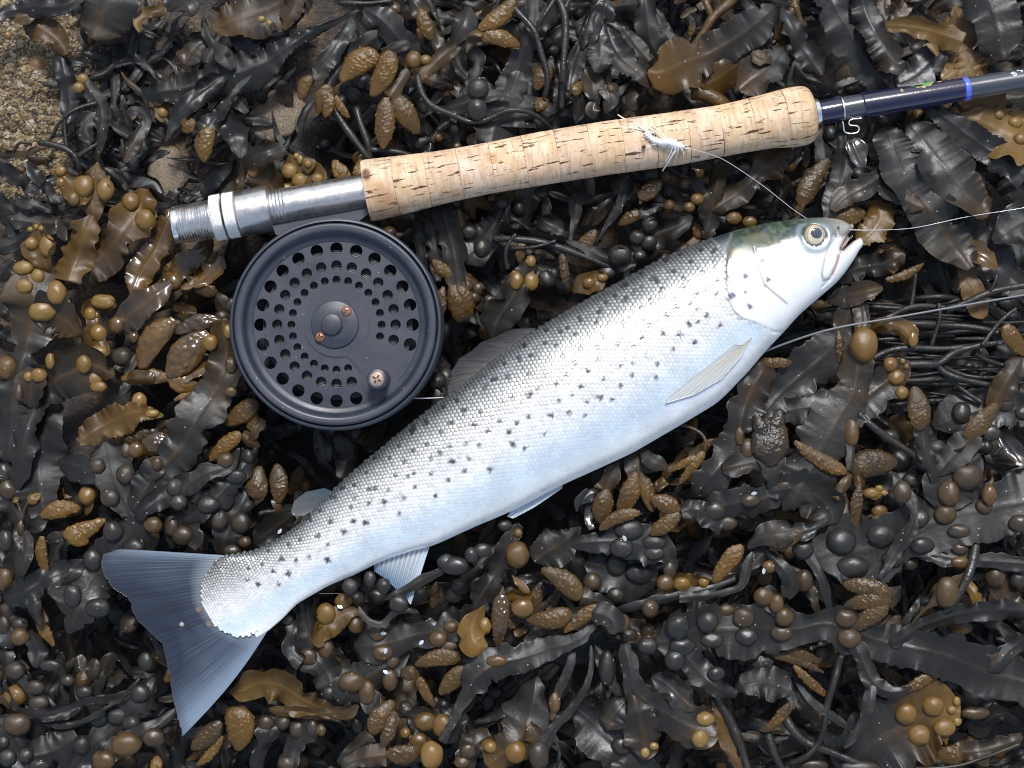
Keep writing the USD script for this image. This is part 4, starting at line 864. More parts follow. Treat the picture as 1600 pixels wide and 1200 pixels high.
# fins: rays as ridges between a root line and an outer line
M_FIN = usdkit.material(stage, LK + 'trout_fin', {'a': ('attribute', {'attribute': 'col'}), 'p': ('principled_bsdf', {'roughness': .36, 'coat_weight': .35, 'coat_roughness': .15}), 't': ('translucent_bsdf', {}), 'm': ('mix_closure', {'fac': .15})},
    [('a.color', 'p.base_color'), ('a.color', 't.color'), ('p.BSDF', 'm.closure1'), ('t.BSDF', 'm.closure2')], surface='m.closure')
def along(line, n):
    xy, _, u = curve([(*p,) for p in line], 1.0); return np.stack([np.interp(np.linspace(0, u[-1], n), u, xy[:, k]) for k in (0, 1)], 1)
def lin(line, n):
    p = np.asarray(line, float); u = np.r_[0, np.cumsum(np.hypot(*np.diff(p, axis=0).T))]
    return np.stack([np.interp(np.linspace(0, u[-1], n), u, p[:, k]) for k in (0, 1)], 1)
def fin(name, root, outer, zroot, zout, rays, colf, n=60, m=24, amp=.16, th=.35, bulge=None, parent=None, ragged=0.0, body=False, wave=.5):
    A, B = lin(root, n), lin(outer, n)
    tt = np.linspace(0, 1, m); uu = np.linspace(0, 1, n)
    rag = 1 - ragged * (meshkit.noise(np.stack([uu * rays * 1.3, 0 * uu, 0 * uu], -1), 4))
    Pq = A[:, None] * (1 - (tt[None] * rag[:, None])[..., None]) + B[:, None] * (tt[None] * rag[:, None])[..., None]
    if bulge is not None: Pq = Pq + (np.sin(PI * tt)[None, :, None] * np.asarray(bulge(uu))[:, None, :])
    z = zroot + (zout - zroot) * tt[None] + wave * np.sin(uu * 5.1 + 1)[:, None] * tt[None]
    if body:
        flat = Pq.reshape(-1, 2); z = np.maximum(z, on_body(flat, .7).reshape(n, m) * 1.0 + .6 * tt[None])
    ray = .5 + .5 * np.cos(2 * PI * uu * rays)[:, None] + 0 * tt[None]
    split = .5 + .5 * np.cos(4 * PI * uu * rays)[:, None] + 0 * tt[None]
    rr = ray * (1 - tt[None]) + split * tt[None]
    z = z + amp * (rr - .5)
    flat = Pq.reshape(-1, 2); V = W(flat[:, 0], flat[:, 1], z.reshape(-1), FISH_Z)
    C = np.clip(colf(np.repeat(uu[:, None], m, 1).reshape(-1), np.repeat(tt[None], n, 0).reshape(-1), rr.reshape(-1), flat), .006, .8)
    f = grid_faces(n, m); K = len(V)
    bd = np.concatenate([np.arange(m), np.arange(1, n) * m + m - 1, (n - 1) * m + np.arange(m - 2, -1, -1), np.arange(n - 2, 0, -1) * m])
    nx = np.roll(bd, -1)
    f = np.vstack([f, f[:, ::-1] + K, np.stack([bd, nx, nx + K], 1), np.stack([bd, nx + K, bd + K], 1)])
    return FISH.part(name, np.vstack([V, V - [0, 0, th]]), f, M_FIN, col=np.vstack([C, C]), parent=parent)
def streaks(u, t, rays, seed): return meshkit.fbm(np.stack([u * rays * 2.2, t * 2.0, 0 * u + seed], -1), 3, seed) - .5
def tail_col(u, t, r, p):
    st_ = streaks(u, t, 46, 5); big = meshkit.fbm(np.stack([u * 3, t * 2.2, 0 * u], -1), 3, 2) - .5
    base = lerp((.085, .11, .155), (.016, .023, .042), np.clip(.25 + 1.1 * np.sin(PI * np.clip(u, 0, 1)) * (t * .6 + .35) + .9 * big, 0, 1))
    c = base * (.86 + .2 * r + 1.0 * st_)[:, None]
    edge = np.maximum(np.exp(-(u / .06) ** 2) * np.clip(1.2 - t, 0, 1), np.exp(-((1 - u) / .11) ** 2))
    c = mixc(c, (.20, .27, .35), edge * .75)
    c = mixc(c, (.30, .33, .37), np.clip(1 - t * 5, 0, 1) * .6)
    c = mixc(c, (.022, .022, .026), np.clip((t - .9) / .1, 0, 1) * .5)
    for x, y, rr_, cc in ((283, 976, 3.4, (.36, .36, .33)), (310, 952, 4, (.2, .14, .07)), (326, 975, 4, (.22, .15, .07))):
        c = mixc(c, cc, np.clip(rr_ + .5 - np.linalg.norm(p - [x, y], axis=1), 0, 1))
    return c
fin('tail_fin', [(362, 868), (335, 882), (322, 905), (320, 935), (332, 962), (352, 980), (380, 988), (408, 986), (424, 976)],
    [(186, 858), (160, 866), (154, 880), (160, 898), (174, 920), (196, 934), (202, 944), (203, 955), (212, 972), (234, 992), (250, 1008), (256, 1030), (262, 1062), (266, 1090), (274, 1122), (283, 1153)],
    FISH_Z + .2, FISH_Z - 2.2, 46, tail_col, n=420, m=60, amp=.07, th=.15, bulge=lambda u: np.stack([18 * np.clip(u - .62, 0, 1) ** 1.5 * 4.2 * .5, 3 * np.clip(u - .62, 0, 1)], -1), ragged=.012, wave=.9)
def dark_fin(u, t, r, p):
    c = lerp((.075, .072, .066), (.02, .019, .018), np.clip(.2 + t + streaks(u, t, 12, 3), 0, 1)); return c * (.9 + .2 * r)[:, None]
fin('dorsal_fin', [(838, 512), (800, 540), (760, 571), (722, 602)], [(800, 514), (752, 534), (716, 560), (704, 582), (699, 606), (700, 628)], FISH_Z + 1, FISH_Z + 1.5, 12, dark_fin, n=90, m=24, amp=.05, ragged=.08)
fin('adipose_fin', [(520, 768), (505, 782), (492, 795)], [(508, 762), (478, 768), (460, 782), (455, 798), (458, 805), (476, 806)], FISH_Z + .5, FISH_Z + 1.0, 3, lambda u, t, r, p: mixc(lerp((.055, .066, .07), (.09, .09, .095), t), (.03, .09, .12), np.exp(-((u - .12) / .2) ** 2) * .6), n=40, m=16, amp=.05)
pale = lambda a, b: (lambda u, t, r, p: lerp(a, b, t) * (.62 + .5 * r)[:, None])
def anal_col(u, t, r, p):
    c = lerp((.62, .66, .68), (.20, .30, .42), np.clip(t * 1.1 + .25 * (1 - u) - .1, 0, 1)) * (.55 + .6 * r)[:, None]
    return mixc(c, (.52, .62, .70), np.exp(-((1 - u) / .13) ** 2) * .8)
fin('anal_fin', [(584, 878), (606, 872), (630, 863), (652, 856), (673, 848)], [(584, 894), (600, 904), (616, 920), (632, 936), (641, 947)], FISH_Z - 1, FISH_Z - 3, 11, anal_col, n=110, m=30, amp=.45)
fin('pelvic_fin', [(884, 744), (868, 754), (846, 766)], [(878, 764), (834, 794), (802, 811), (792, 808), (800, 797)], FISH_Z - 3, FISH_Z - 2.0, 8, pale((.64, .70, .72), (.50, .62, .70)), n=60, m=26, amp=.3)
fin('pectoral_fin', [(1168, 528), (1162, 534), (1158, 541)], [(1150, 560), (1122, 592), (1080, 616), (1034, 630), (1036, 625), (1062, 602), (1100, 572), (1140, 540)], FISH_Z, FISH_Z, 10, lambda u, t, r, p: lerp((.50, .45, .34), (.60, .62, .60), np.clip(t * 1.4, 0, 1)) * (.78 + .26 * r)[:, None], n=80, m=40, amp=.12, body=True)
# eye, and the dark inside of the mouth
def disc_on(name, c, rx, h, mat, parent=None, dz=0.0, rim=1.0, k=1.0, colr=None):
    m = trimesh.creation.icosphere(subdivisions=4); v = np.array(m.vertices); f = np.array(m.faces)
    o = W(c[0], c[1], FISH_Z + float(fish_z(np.array([c]))[0]) + dz, FISH_Z)
    v2 = v * [rx * .2446, rx * .2446 * k, h]
    tilt = trimesh.transformations.rotation_matrix(math.radians(14), [.5, 1.0, 0])[:3, :3]
    return FISH.part(name, v2 @ tilt.T + o, f, mat, parent=parent, col=None if colr is None else colr(v))
iris_c = lambda v: np.array([(.44, .37, .22)]) * (.75 + .5 * meshkit.fbm(v * 4, 3)[:, None]) * np.where(np.hypot(v[:, 0], v[:, 1]) > .93, .5, 1.0)[:, None] + np.where(np.hypot(v[:, 0], v[:, 1]) < .72, .2, 0)[:, None]
M_IRIS = simple('iris', (.5, .45, .3), .12, .25, attr=True, coat=1.0)
M_PUPIL = simple('pupil', (.05, .06, .075), .06, coat=1.0)
e = disc_on('eye', EYE, 17.4, 2.4, M_IRIS, dz=-1.2, colr=iris_c, k=1.05)
disc_on('pupil', EYE + [2.0, -2.0], 10.0, .9, M_PUPIL, parent=e, dz=.72)
M_MOUTH = simple('mouth_lining', (.30, .22, .20), .35, vary=.5)
_m = trimesh.creation.extrude_polygon(Polygon(np.array([W(x, y, 0, FISH_Z)[:2] for x, y in [(1300, 386), (1318, 368), (1325, 364), (1328, 372), (1324, 382), (1312, 396)]])), 3.0, engine='earcut')
FISH.part('mouth_lining', np.array(_m.vertices) + [0, 0, FISH_Z - 4.5], np.array(_m.faces), M_MOUTH, smooth=False)
# teeth along the lower lip
tv = [trimesh.creation.cone(.16, .7, sections=6) for _ in range(9)]
TT = []
for i, m_ in enumerate(tv):
    x, y = np.array([1314, 388]) + (np.array([1332, 370]) - [1314, 388]) * (i + .5) / 9
    m_.apply_transform(trimesh.transformations.rotation_matrix(math.radians(-60), [1, .6, 0])); m_.apply_translation(W(x, y - 1, FISH_Z + 1.2, FISH_Z)); TT.append((np.array(m_.vertices), np.array(m_.faces)))
FISH.part('teeth', *cat(TT), simple('tooth', (.75, .7, .6), .25), kind='stuff')
# ------------------------------------------------------------------ the seaweed that can be told apart, traced one by one
F = frond
# -- top left, over the barnacled rock
F('broad grey toothed blade hanging into the top left over the bare rock', [[(182, -50, 40), (170, 0, 92), (156, 35, 86), (146, 62, 14)]], 6, (.12, .3), tooth=True)
F('rust brown withered blade at the top left corner beside the barnacles', [[(0, 22, 14), (30, 20, 24), (62, 42, 44), (88, 62, 40), (104, 86, 6)], [(62, 20, 12), (40, 26, 30), (22, 32, 8)]], 1, (.34, .45), tooth=True, tb=.7, bl=[(12, 55, 6)])
F('dark arching blade along the upper left edge above the rust brown one', [[(-30, 40, 20), (20, 14, 24), (60, 12, 30), (110, 8, 24), (140, -20, 14)]], 5, (.12, .2), tooth=True)
F('long forked dark frond from the top centre to the rock with two warty tips', [[(560, 12, 7), (520, 36, 9), (484, 53, 16), (450, 72, 26), (420, 92, 44), (385, 108, 60), (335, 124, 50), (280, 138, 42), (222, 148, 12)],
   [(350, 118, 26), (316, 146, 36), (285, 178, 30), (258, 222, 4)], [(392, 118, 10), (362, 150, 12), (344, 176, 20), (326, 200, 34), (322, 215, 20)]], 8, (.10, .16), tooth=True,
   rc=[(328, 198, 318, 254, 30), (306, 190, 280, 200, 27)], rtone=.56)
F('dark lobed frond with rounded ends hanging left of the long forked frond', [[(316, 30, 8), (322, 52, 16), (336, 72, 18), (350, 88, 30), (366, 110, 10)], [(336, 70, 10), (326, 86, 26), (322, 99, 12)]], 7, (.12, .22), tooth=True)
F('curled brownish lobe beside the dark lobed frond in the upper left', [[(322, 58, 14), (302, 74, 38), (290, 92, 30), (286, 100, 6)]], 5, (.22, .3))
F('straight grey blade standing against the edge of the barnacled rock', [[(88, 70, 18), (99, 110, 32), (106, 155, 28), (105, 190, 24), (98, 212, 4)]], -1, (.13, .2), tooth=True, bl=[])
F('toothed grey frond on the rock with two small golden bladders at its upper end', [[(126, 118, 16), (140, 142, 26), (156, 165, 32), (160, 195, 30), (152, 230, 20), (149, 252, 4)], [(156, 178, 18), (134, 200, 42), (146, 224, 8)]], 2, (.14, .24), tooth=True, bl=[(127, 121, 9, 8, .78), (121, 136, 9, 8, .72)])
F('curled dark strip with a pale edge bent like a hook on the stony patch', [[(192, 178, 12), (208, 171, 16), (225, 178, 12), (220, 205, 18), (206, 228, 22), (194, 254, 5)]], 4, (.2, .32))
F('short frond with two amber bladders under the long forked frond', [[(264, 148, 12), (252, 166, 22), (252, 190, 5)]], 3, (.4, .6), bl=[(247, 158, 9, 8, .7), (253, 174, 8, 8, .78)], tb=.75)
F('smooth dark leaf with an amber midrib hanging above the seat of the rod', [[(342, 160, 10), (354, 182, 28), (366, 212, 36), (374, 236, 22), (376, 247, 4)], [(350, 160, 12), (370, 158, 24), (386, 176, 8)]], 6, (.12, .22))
F('large speckled blade with a brown torn end at the top, left of centre', [[(480, -30, 50), (432, 6, 86), (384, 26, 78), (346, 38, 40), (328, 41, 6)], [(470, -10, 40), (456, 20, 38), (443, 46, 6)]], 9, (.2, .42), tooth=True, bl=[(408, 28, 6, 5, .85), (419, 34, 5, 5, .85)])
F('pale edged blade tip at the very top beside the broad toothed blade', [[(250, -30, 30), (282, -4, 54), (296, 14, 40), (302, 26, 6)]], 7, (.14, .2), tooth=True)
F('small yellow forked shoot dangling below the pale edged blade tip', [[(262, 4, 20), (246, 18, 16), (226, 24, 18), (216, 38, 14), (222, 50, 10)]], 5, (.45, .7))
F('dark curled blade under the large speckled blade', [[(368, 40, 18), (372, 62, 20), (386, 76, 22), (408, 78, 10)]], 3, (.12, .2))
# -- top, between the rock and the middle
F('twisted grey frond winding down left of the paired warty tips', [[(549, 22, 10), (546, 45, 20), (533, 65, 24), (521, 85, 28), (506, 104, 32), (498, 118, 26), (490, 124, 5)]], 7, (.14, .24), tooth=True)
F('dark frond ending in three small brown warty tips above the grey seat', [[(612, 42, 18), (582, 64, 30), (556, 84, 32), (536, 104, 28), (522, 122, 20), (514, 136, 14)]], 5, (.12, .2), rc=[(514, 132, 494, 176, 26), (512, 140, 508, 184, 20), (486, 118, 468, 156, 22, .5), (524, 150, 546, 184, 13, .62)], rtone=.56)
F('pair of large golden warty tips left of the blue grey blade', [[(648, 62, 10), (622, 76, 20), (598, 86, 14)]], 9, (.2, .35), rc=[(590, 82, 531, 126, 38), (612, 80, 580, 150, 36)], rtone=.62)
F('hanging stalk with two broad olive warty tips above the cork', [[(642, 102, 12), (626, 128, 18), (610, 154, 22)]], 7, (.3, .42), rc=[(603, 152, 598, 233, 32), (616, 152, 654, 208, 36, .5)], rtone=.56)
F('blue grey smooth blade with two round bladders at its tip above the cork', [[(566, 10, 20), (594, 30, 38), (616, 54, 44), (636, 78, 42), (652, 96, 10)]], 9, (.10, .15), bl=[(644, 92, 13, 13, .5), (664, 93, 9, 8, .52)], calm=.7)
F('brown edged tattered blade right of the two round bladders', [[(722, 64, 14), (692, 88, 26), (668, 110, 22), (654, 126, 5)]], 7, (.32, .45), tooth=True)
F('dark frond with one hanging warty tip at the top centre', [[(636, -14, 24), (650, 6, 28), (660, 22, 22)]], 7, (.15, .3), rc=[(656, 14, 674, 62, 25), (652, 44, 662, 63, 12)], rtone=.54)
F('looping dark stalk above the middle of the cork', [], 9, .12, stems=[([(652, 116, 8), (658, 142, 9), (676, 166, 9), (704, 178, 9), (738, 190, 8), (762, 186, 8), (790, 174, 9), (822, 174, 8), (850, 186, 5), (864, 200, 0)], 5)], category='seaweed stalk', name='wrack_stalk')
F('forked thick dark stalk above the left end of the cork', [], 4, .12, stems=[([(520, 166, 4), (538, 196, 4), (560, 226, 5), (578, 250, 4)], 6), ([(556, 168, 3), (566, 200, 4), (576, 228, 4), (578, 252, 3)], 6), ([(578, 234, 4), (610, 236, 4), (646, 243, 2)], 5)], category='seaweed stalk', name='wrack_stalk')
F('thin curved dark strip over the sandy stone', [[(498, 146, 6), (486, 164, 10), (474, 186, 14), (468, 220, 8)]], 7, (.1, .15))
F('grey toothed blade lying behind the bare metal seat', [[(378, 258, 6), (400, 246, 34), (424, 238, 40), (444, 228, 12)]], 5, (.14, .24), tooth=True)
F('pale frond top with golden bladders behind the metal seat', [[(452, 240, 8), (458, 256, 44), (470, 276, 66), (478, 300, 66), (480, 320, 40)], [(476, 268, 30), (488, 256, 20), (494, 252, 5)]], 4, (.46, .5), bl=[(451, 265, 12, 12, .74), (469, 281, 12, 11, .74), (446, 294, 10, 7, .8), (482, 257, 6, 6, .75), (497, 279, 9, 8, .75), (463, 244, 5, 5, .8), (470, 250, 5, 7, .75)])
F('brownish wet blade with one bladder left of the golden bladders', [[(398, 252, 26), (408, 272, 48), (424, 296, 44), (432, 320, 30)]], 1, (.32, .4), bl=[(395, 267, 10, 9, .6)])
F('two tan warty tips poking up behind the seat beside the cork', [[(560, 290, 10), (552, 280, 14), (548, 274, 12)]], 4, (.3, .4), rc=[(548, 284, 520, 250, 24), (560, 278, 566, 243, 24)], rtone=.66)
# -- left side
F('star shaped olive frond with two big bladders on the left of the seat', [[(146, 352, 12), (144, 330, 30), (141, 310, 62), (146, 290, 74), (150, 272, 36), (152, 253, 3)], [(140, 314, 36), (116, 294, 44), (94, 272, 24), (84, 262, 6)],
   [(144, 336, 20), (134, 364, 46), (120, 398, 58), (108, 440, 40)]], 9, (.44, .5), bl=[(133, 293, 15, 17, .62), (164, 297, 13, 17, .62), (95, 267, 9, 8, .72), (95, 284, 7, 7, .7), (116, 312, 9, 11, .5)])
F('crusted golden brown frond with two round bladders beside the butt of the rod', [[(100, 446, 20), (132, 420, 56), (165, 396, 70), (190, 370, 58), (206, 344, 62), (216, 320, 56), (224, 294, 16)], [(206, 350, 24), (186, 340, 22), (176, 330, 8)]], 7, (.28, .58), bl=[(203, 316, 13, 14, .6), (229, 342, 16, 16, .6)])
F('wet brown crumpled strip hanging from the butt of the rod', [[(272, 322, 26), (254, 360, 36), (236, 398, 40), (216, 430, 42), (207, 464, 5)]], 4, (.36, .48), wet=True, tooth=True)
F('narrow wet brown blades bunched under the metal seat', [[(330, 372, 20), (312, 396, 30), (286, 414, 34), (262, 440, 20), (250, 448, 4)], [(345, 390, 20), (330, 420, 36), (310, 440, 24), (282, 450, 6)]], 1, (.34, .5), wet=True, tooth=True, tb=.5, bl=[(270, 441, 13, 13, .52)])
F('dark wet branch with a pink brown bladder at its tip, left of the reel', [[(180, 520, 30), (200, 496, 44), (224, 478, 44), (250, 458, 30), (268, 442, 14)]], 4, (.24, .34), wet=True, bl=[(184, 508, 12, 13, .42), (207, 526, 9, 9, .4)], tb=.42)
F('pale frond with two upright golden bladders near the left edge', [[(72, 424, 30), (66, 404, 42), (62, 384, 58), (60, 364, 34), (58, 354, 22), (57, 347, 6)]], 11, (.45, .55), bl=[(46, 380, 10, 10, .78), (76, 385, 12, 16, .74), (47, 358, 5, 4, .85), (58, 354, 4, 4, .85), (67, 357, 4, 4, .85)])
F('large grey frond with five golden bladders on the left edge', [[(10, 720, 44), (14, 680, 52), (18, 640, 58), (26, 595, 58), (36, 555, 54), (46, 515, 64), (56, 480, 92), (52, 448, 84), (42, 422, 54), (34, 406, 20)],
   [(54, 490, 50), (86, 492, 70), (112, 510, 46), (126, 524, 10)]], 9, (.14, .42), bl=[(39, 420, 15, 11, .74), (61, 431, 10, 11, .8), (43, 447, 13, 11, .78), (93, 460, 14, 18, .74), (65, 486, 20, 15, .76), (10, 573, 17, 18, .42)], calm=.8)
F('curling golden frond with a cluster of bladders below the five bladder frond', [[(132, 560, 10), (140, 530, 22), (146, 500, 26), (140, 484, 26), (160, 474, 26), (182, 476, 6)], [(146, 510, 20), (158, 540, 24), (168, 556, 14)]], 6, (.4, .5), bl=[(162, 470, 19, 11, .72), (140, 489, 9, 10, .74), (119, 505, 8, 12, .62), (152, 520, 12, 13, .66), (156, 550, 15, 9, .74), (148, 492, 5, 5, .8)])
F('dark blade lying level under the upright golden bladders', [[(10, 338, 8), (40, 346, 34), (80, 348, 34), (120, 346, 18), (140, 344, 4)]], 3, (.18, .26))
F('narrow dark fronds lying along the left edge under the bare rock', [[(-14, 250, 16), (10, 268, 26), (34, 280, 20), (50, 276, 5)], [(-20, 300, 20), (0, 320, 30), (14, 350, 26), (18, 376, 6)], [(-16, 390, 18), (8, 384, 28), (30, 372, 20), (44, 360, 5)], [(-10, 440, 20), (6, 420, 26), (20, 404, 8)], [(-14, 470, 24), (8, 480, 34), (20, 500, 20)]], 1, (.12, .18))
F('short bent grey strip beside the star shaped olive frond', [[(83, 338, 14), (92, 358, 18), (102, 376, 6)]], 8, (.2, .24))
F('dark curly blades heaped between the rock and the star shaped frond', [[(92, 276, 14), (70, 284, 26), (52, 294, 24), (38, 304, 8)], [(70, 288, 16), (80, 306, 22), (98, 318, 8)], [(40, 250, 8), (52, 270, 20), (66, 286, 16)], [(20, 300, 10), (36, 316, 18), (60, 322, 18), (80, 330, 4)]], 3, (.12, .2), tooth=True)
F('thin dark branching stalks crossing the foot of the rock', [], 3, .14, stems=[([(150, 160, 2), (120, 170, 3), (96, 188, 3), (80, 214, 1)], 3.5), ([(60, 222, 2), (90, 228, 3), (118, 246, 2), (122, 264, 0)], 5), ([(118, 246, 2), (140, 232, 3), (152, 222, 1)], 4.5), ([(100, 180, 3), (104, 230, 2), (112, 262, 0)], 3), ([(18, 236, 0), (30, 222, 2), (46, 224, 0)], 2.5)], category='seaweed stalk', name='wrack_stalk')
F('grey frond with three golden bladders near its ragged tip, left of the crumpled brown leaves', [[(24, 770, 14), (34, 710, 38), (46, 655, 42), (62, 620, 50), (86, 596, 58), (112, 584, 64), (136, 572, 66), (158, 577, 44), (178, 588, 5)], [(46, 640, 40), (50, 600, 50), (56, 576, 24)]], 10, (.13, .32),
   bl=[(131, 567, 12, 14, .68), (141, 590, 14, 11, .7), (150, 605, 13, 9, .7), (31, 614, 6, 13, .28), (28, 641, 6, 13, .28), (47, 588, 8, 8, .74), (66, 585, 12, 11, .72), (87, 565, 7, 12, .7)])
F('broad grey strap running down the left side', [[(84, 620, 30), (72, 660, 56), (62, 710, 70), (62, 760, 74), (72, 812, 36)]], 5, (.12, .18), calm=.7)
F('small crusted yellow frond with a single golden bladder, centre left', [[(120, 692, 26), (156, 668, 48), (190, 652, 54), (214, 644, 34), (236, 646, 20), (255, 650, 3)], [(208, 648, 24), (216, 630, 22), (219, 616, 12)]], 5, (.46, .6), bl=[(217, 625, 11, 13, .8), (238, 646, 11, 6, .82)], tooth=True)
F('curly thin edged shoot right of the crusted yellow frond', [[(244, 672, 6), (256, 662, 12), (268, 664, 14), (280, 684, 8)]], 6, (.35, .45))
F('long grey blade with an amber midrib rising to the left rim of the reel', [[(206, 800, 34), (232, 758, 54), (262, 722, 62), (290, 690, 68), (312, 650, 70), (334, 612, 62), (350, 580, 54), (354, 545, 46), (352, 516, 38), (351, 498, 6)], [(238, 752, 30), (242, 728, 30), (246, 714, 12)]], 10, (.15, .36),
   bl=[(330, 534, 11, 12, .72), (355, 518, 7, 11, .66), (359, 570, 10, 13, .35), (361, 611, 9, 8, .42), (247, 723, 8, 10, .3)], calm=.7)
F('grey frond with four dark bladders on its lobes, above the tail fin', [[(160, 690, 14), (168, 708, 50), (178, 740, 62), (192, 775, 56), (206, 806, 46), (200, 836, 84), (176, 866, 76), (146, 900, 62), (130, 930, 92), (122, 955, 60), (106, 990, 5)], [(88, 722, 24), (116, 728, 42), (146, 740, 40), (170, 752, 20)]], 8, (.11, .17),
   bl=[(153, 729, 12, 12, .3), (197, 743, 14, 15, .26), (175, 778, 15, 14, .24), (196, 706, 9, 12, .28), (177, 828, 15, 16, .17), (241, 820, 14, 13, .34), (210, 856, 16, 13, .22), (143, 876, 15, 17, .14), (117, 929, 14, 18, .13), (154, 947, 19, 15, .13)], calm=.7)
F('dark arm with paired bladders reaching from the tail fin towards the reel', [[(212, 812, 18), (244, 784, 30), (286, 762, 36), (326, 738, 30), (362, 724, 20), (374, 700, 5)]], 10, (.12, .2), bl=[(272, 762, 13, 14, .17), (280, 786, 13, 12, .22), (354, 718, 13, 12, .3)])
F('second dark bladdered arm just right of the paired bladder arm', [[(262, 846, 14), (292, 812, 30), (330, 784, 42), (366, 748, 38), (390, 716, 22), (400, 700, 6)]], 7, (.11, .16), bl=[(306, 775, 12, 14, .16), (328, 789, 17, 13, .16), (370, 742, 16, 12, .16), (389, 713, 10, 11, .18)])
F('coiled dark frond with two bladders touching the top of the tail fin', [[(266, 858, 12), (276, 828, 30), (292, 818, 34), (306, 834, 28), (300, 856, 16)]], 5, (.11, .17), bl=[(270, 822, 11, 16, .2), (287, 835, 16, 15, .22)])
F('dark bladdered frond between the reel and the wrist of the tail', [[(342, 870, 30), (356, 836, 50), (372, 800, 52), (388, 770, 40), (398, 740, 10)]], 4, (.11, .16), bl=[(344, 813, 13, 16, .18), (378, 816, 15, 16, .2), (360, 862, 14, 10, .2), (382, 848, 10, 9, .3)])
F('heap of crumpled wet brown leaves left of the reel', [[(186, 596, 14), (214, 590, 22), (240, 592, 20)], [(270, 596, 16), (300, 582, 20), (330, 570, 14)]], 4, (.34, .42), wet=True, wrinkle=True,
   rc=[(272, 498, 216, 578, 40, .54), (326, 520, 262, 590, 50, .5), (190, 592, 268, 592, 26, .6), (262, 590, 312, 606, 30, .58), (310, 616, 270, 625, 11, .62), (345, 500, 272, 520, 26, .4)])
F('dark swollen brown pod beside the curly thin edged shoot', [[(200, 720, 10), (214, 712, 14), (226, 704, 12)]], 5, (.3, .4), wet=True, rc=[(222, 694, 278, 690, 34, .42)], bl=[(215, 702, 12, 12, .42)])
F('three golden brown warty tips under the left rim of the reel', [[(402, 700, 14), (388, 688, 24), (376, 680, 16)], [(388, 690, 12), (402, 668, 20), (410, 655, 10)]], 6, (.3, .4), rc=[(376, 676, 327, 720, 24, .62), (402, 626, 350, 664, 30, .52), (392, 640, 396, 680, 22, .54)])
F('gold bladder on a bent yellow strip among the brown tips at left', [[(130, 806, 12), (136, 790, 16), (138, 770, 16), (136, 760, 8)]], 6, (.5, .65), bl=[(136, 776, 13, 14, .68)])
F('orange brown forked warty tips above the tail fin', [[(40, 832, 16), (56, 820, 22), (68, 808, 16)], [(70, 848, 16), (86, 840, 20), (104, 836, 14)]], 8, (.16, .3), rc=[(64, 806, 124, 794, 27), (100, 838, 164, 812, 28), (108, 828, 136, 850, 26), (66, 838, 74, 902, 19, .58)], rtone=.66)
F('narrow tan pod lying low at the left of the tail fin', [[(58, 950, 6), (64, 962, 8), (70, 974, 6)]], 6, (.4, .5), rc=[(58, 950, 84, 1010, 19)], rtone=.6)
F('dark frond with egg shaped bladders down the left edge above the tail', [[(-20, 700, 30), (6, 740, 40), (16, 780, 40), (30, 820, 36), (34, 850, 40), (26, 890, 34), (10, 930, 24)]], 5, (.11, .16), bl=[(6, 740, 14, 16, .2), (11, 764, 15, 16, .34), (11, 845, 12, 17, .18), (29, 826, 6, 12, .35), (10, 905, 14, 18, .38)])
F('grey forked frond with ragged ends left of the tail tip', [[(2, 938, 26), (32, 930, 44), (66, 908, 32), (94, 896, 34), (120, 884, 30), (129, 874, 5)], [(70, 904, 26), (86, 866, 18), (98, 842, 12)], [(46, 926, 24), (56, 954, 26), (62, 976, 5)], [(22, 926, 20), (34, 890, 24), (44, 850, 24), (40, 830, 8)]], 7, (.12, .18))
F('pinkish lumpy growth on a thin stem at the left edge', [], 7, .3, stems=[([(34, 812, 6), (38, 796, 7), (46, 782, 8)], 2.5), ([(34, 812, 6), (28, 792, 6), (24, 782, 6)], 2.2)], rc=[(44, 786, 64, 772, 17, .62), (20, 784, 30, 778, 9, .6)], category='seaweed', wrinkle=True)
# -- bottom left, dark hollow
F('dark fronds with round bladders around the hollow in the lower left corner', [[(4, 1010, 24), (20, 1050, 30), (44, 1080, 30), (66, 1110, 24)], [(0, 970, 40), (20, 985, 50), (42, 990, 30)], [(46, 985, 30), (60, 1015, 30), (58, 1042, 8)]], -3, (.10, .14), bl=[(27, 1047, 16, 14, .18), (60, 1070, 14, 11, .18), (26, 1085, 17, 16, .52), (62, 1098, 16, 12, .22), (105, 1064, 11, 9, .2), (8, 975, 11, 15, .2), (32, 993, 14, 13, .38), (84, 1035, 16, 9, .12)])
F('thin dark strap curving below the hollow in the lower left', [[(6, 1052, 6), (12, 1088, 9), (36, 1112, 16), (92, 1112, 24), (150, 1096, 14), (196, 1084, 10), (216, 1062, 4)], [(60, 1135, 4), (110, 1134, 11), (164, 1108, 8), (206, 1080, 3)]], 1, (.12, .16))
F('dark bladder chain right of the hollow beside the tail fin', [[(238, 1060, 24), (226, 1084, 40), (204, 1112, 44), (180, 1136, 40), (150, 1160, 44), (124, 1184, 50), (100, 1215, 30)]], -2, (.09, .13), bl=[(219, 1084, 15, 14, .13), (230, 1034, 12, 15, .13), (181, 1119, 15, 13, .12), (209, 1130, 14, 13, .12), (150, 1124, 14, 13, .12), (127, 1163, 13, 14, .16), (133, 1080, 13, 11, .12), (160, 1092, 13, 10, .12)])
F('frond with two split olive bladders at the bottom below the tail tip', [[(272, 1110, 10), (250, 1130, 16), (222, 1146, 26), (190, 1164, 36), (166, 1186, 36), (150, 1210, 20)]], 4, (.16, .3), bl=[(197, 1161, 23, 18, .42), (163, 1189, 18, 15, .36), (238, 1152, 17, 14, .28), (60, 1195, 14, 10, .2)])
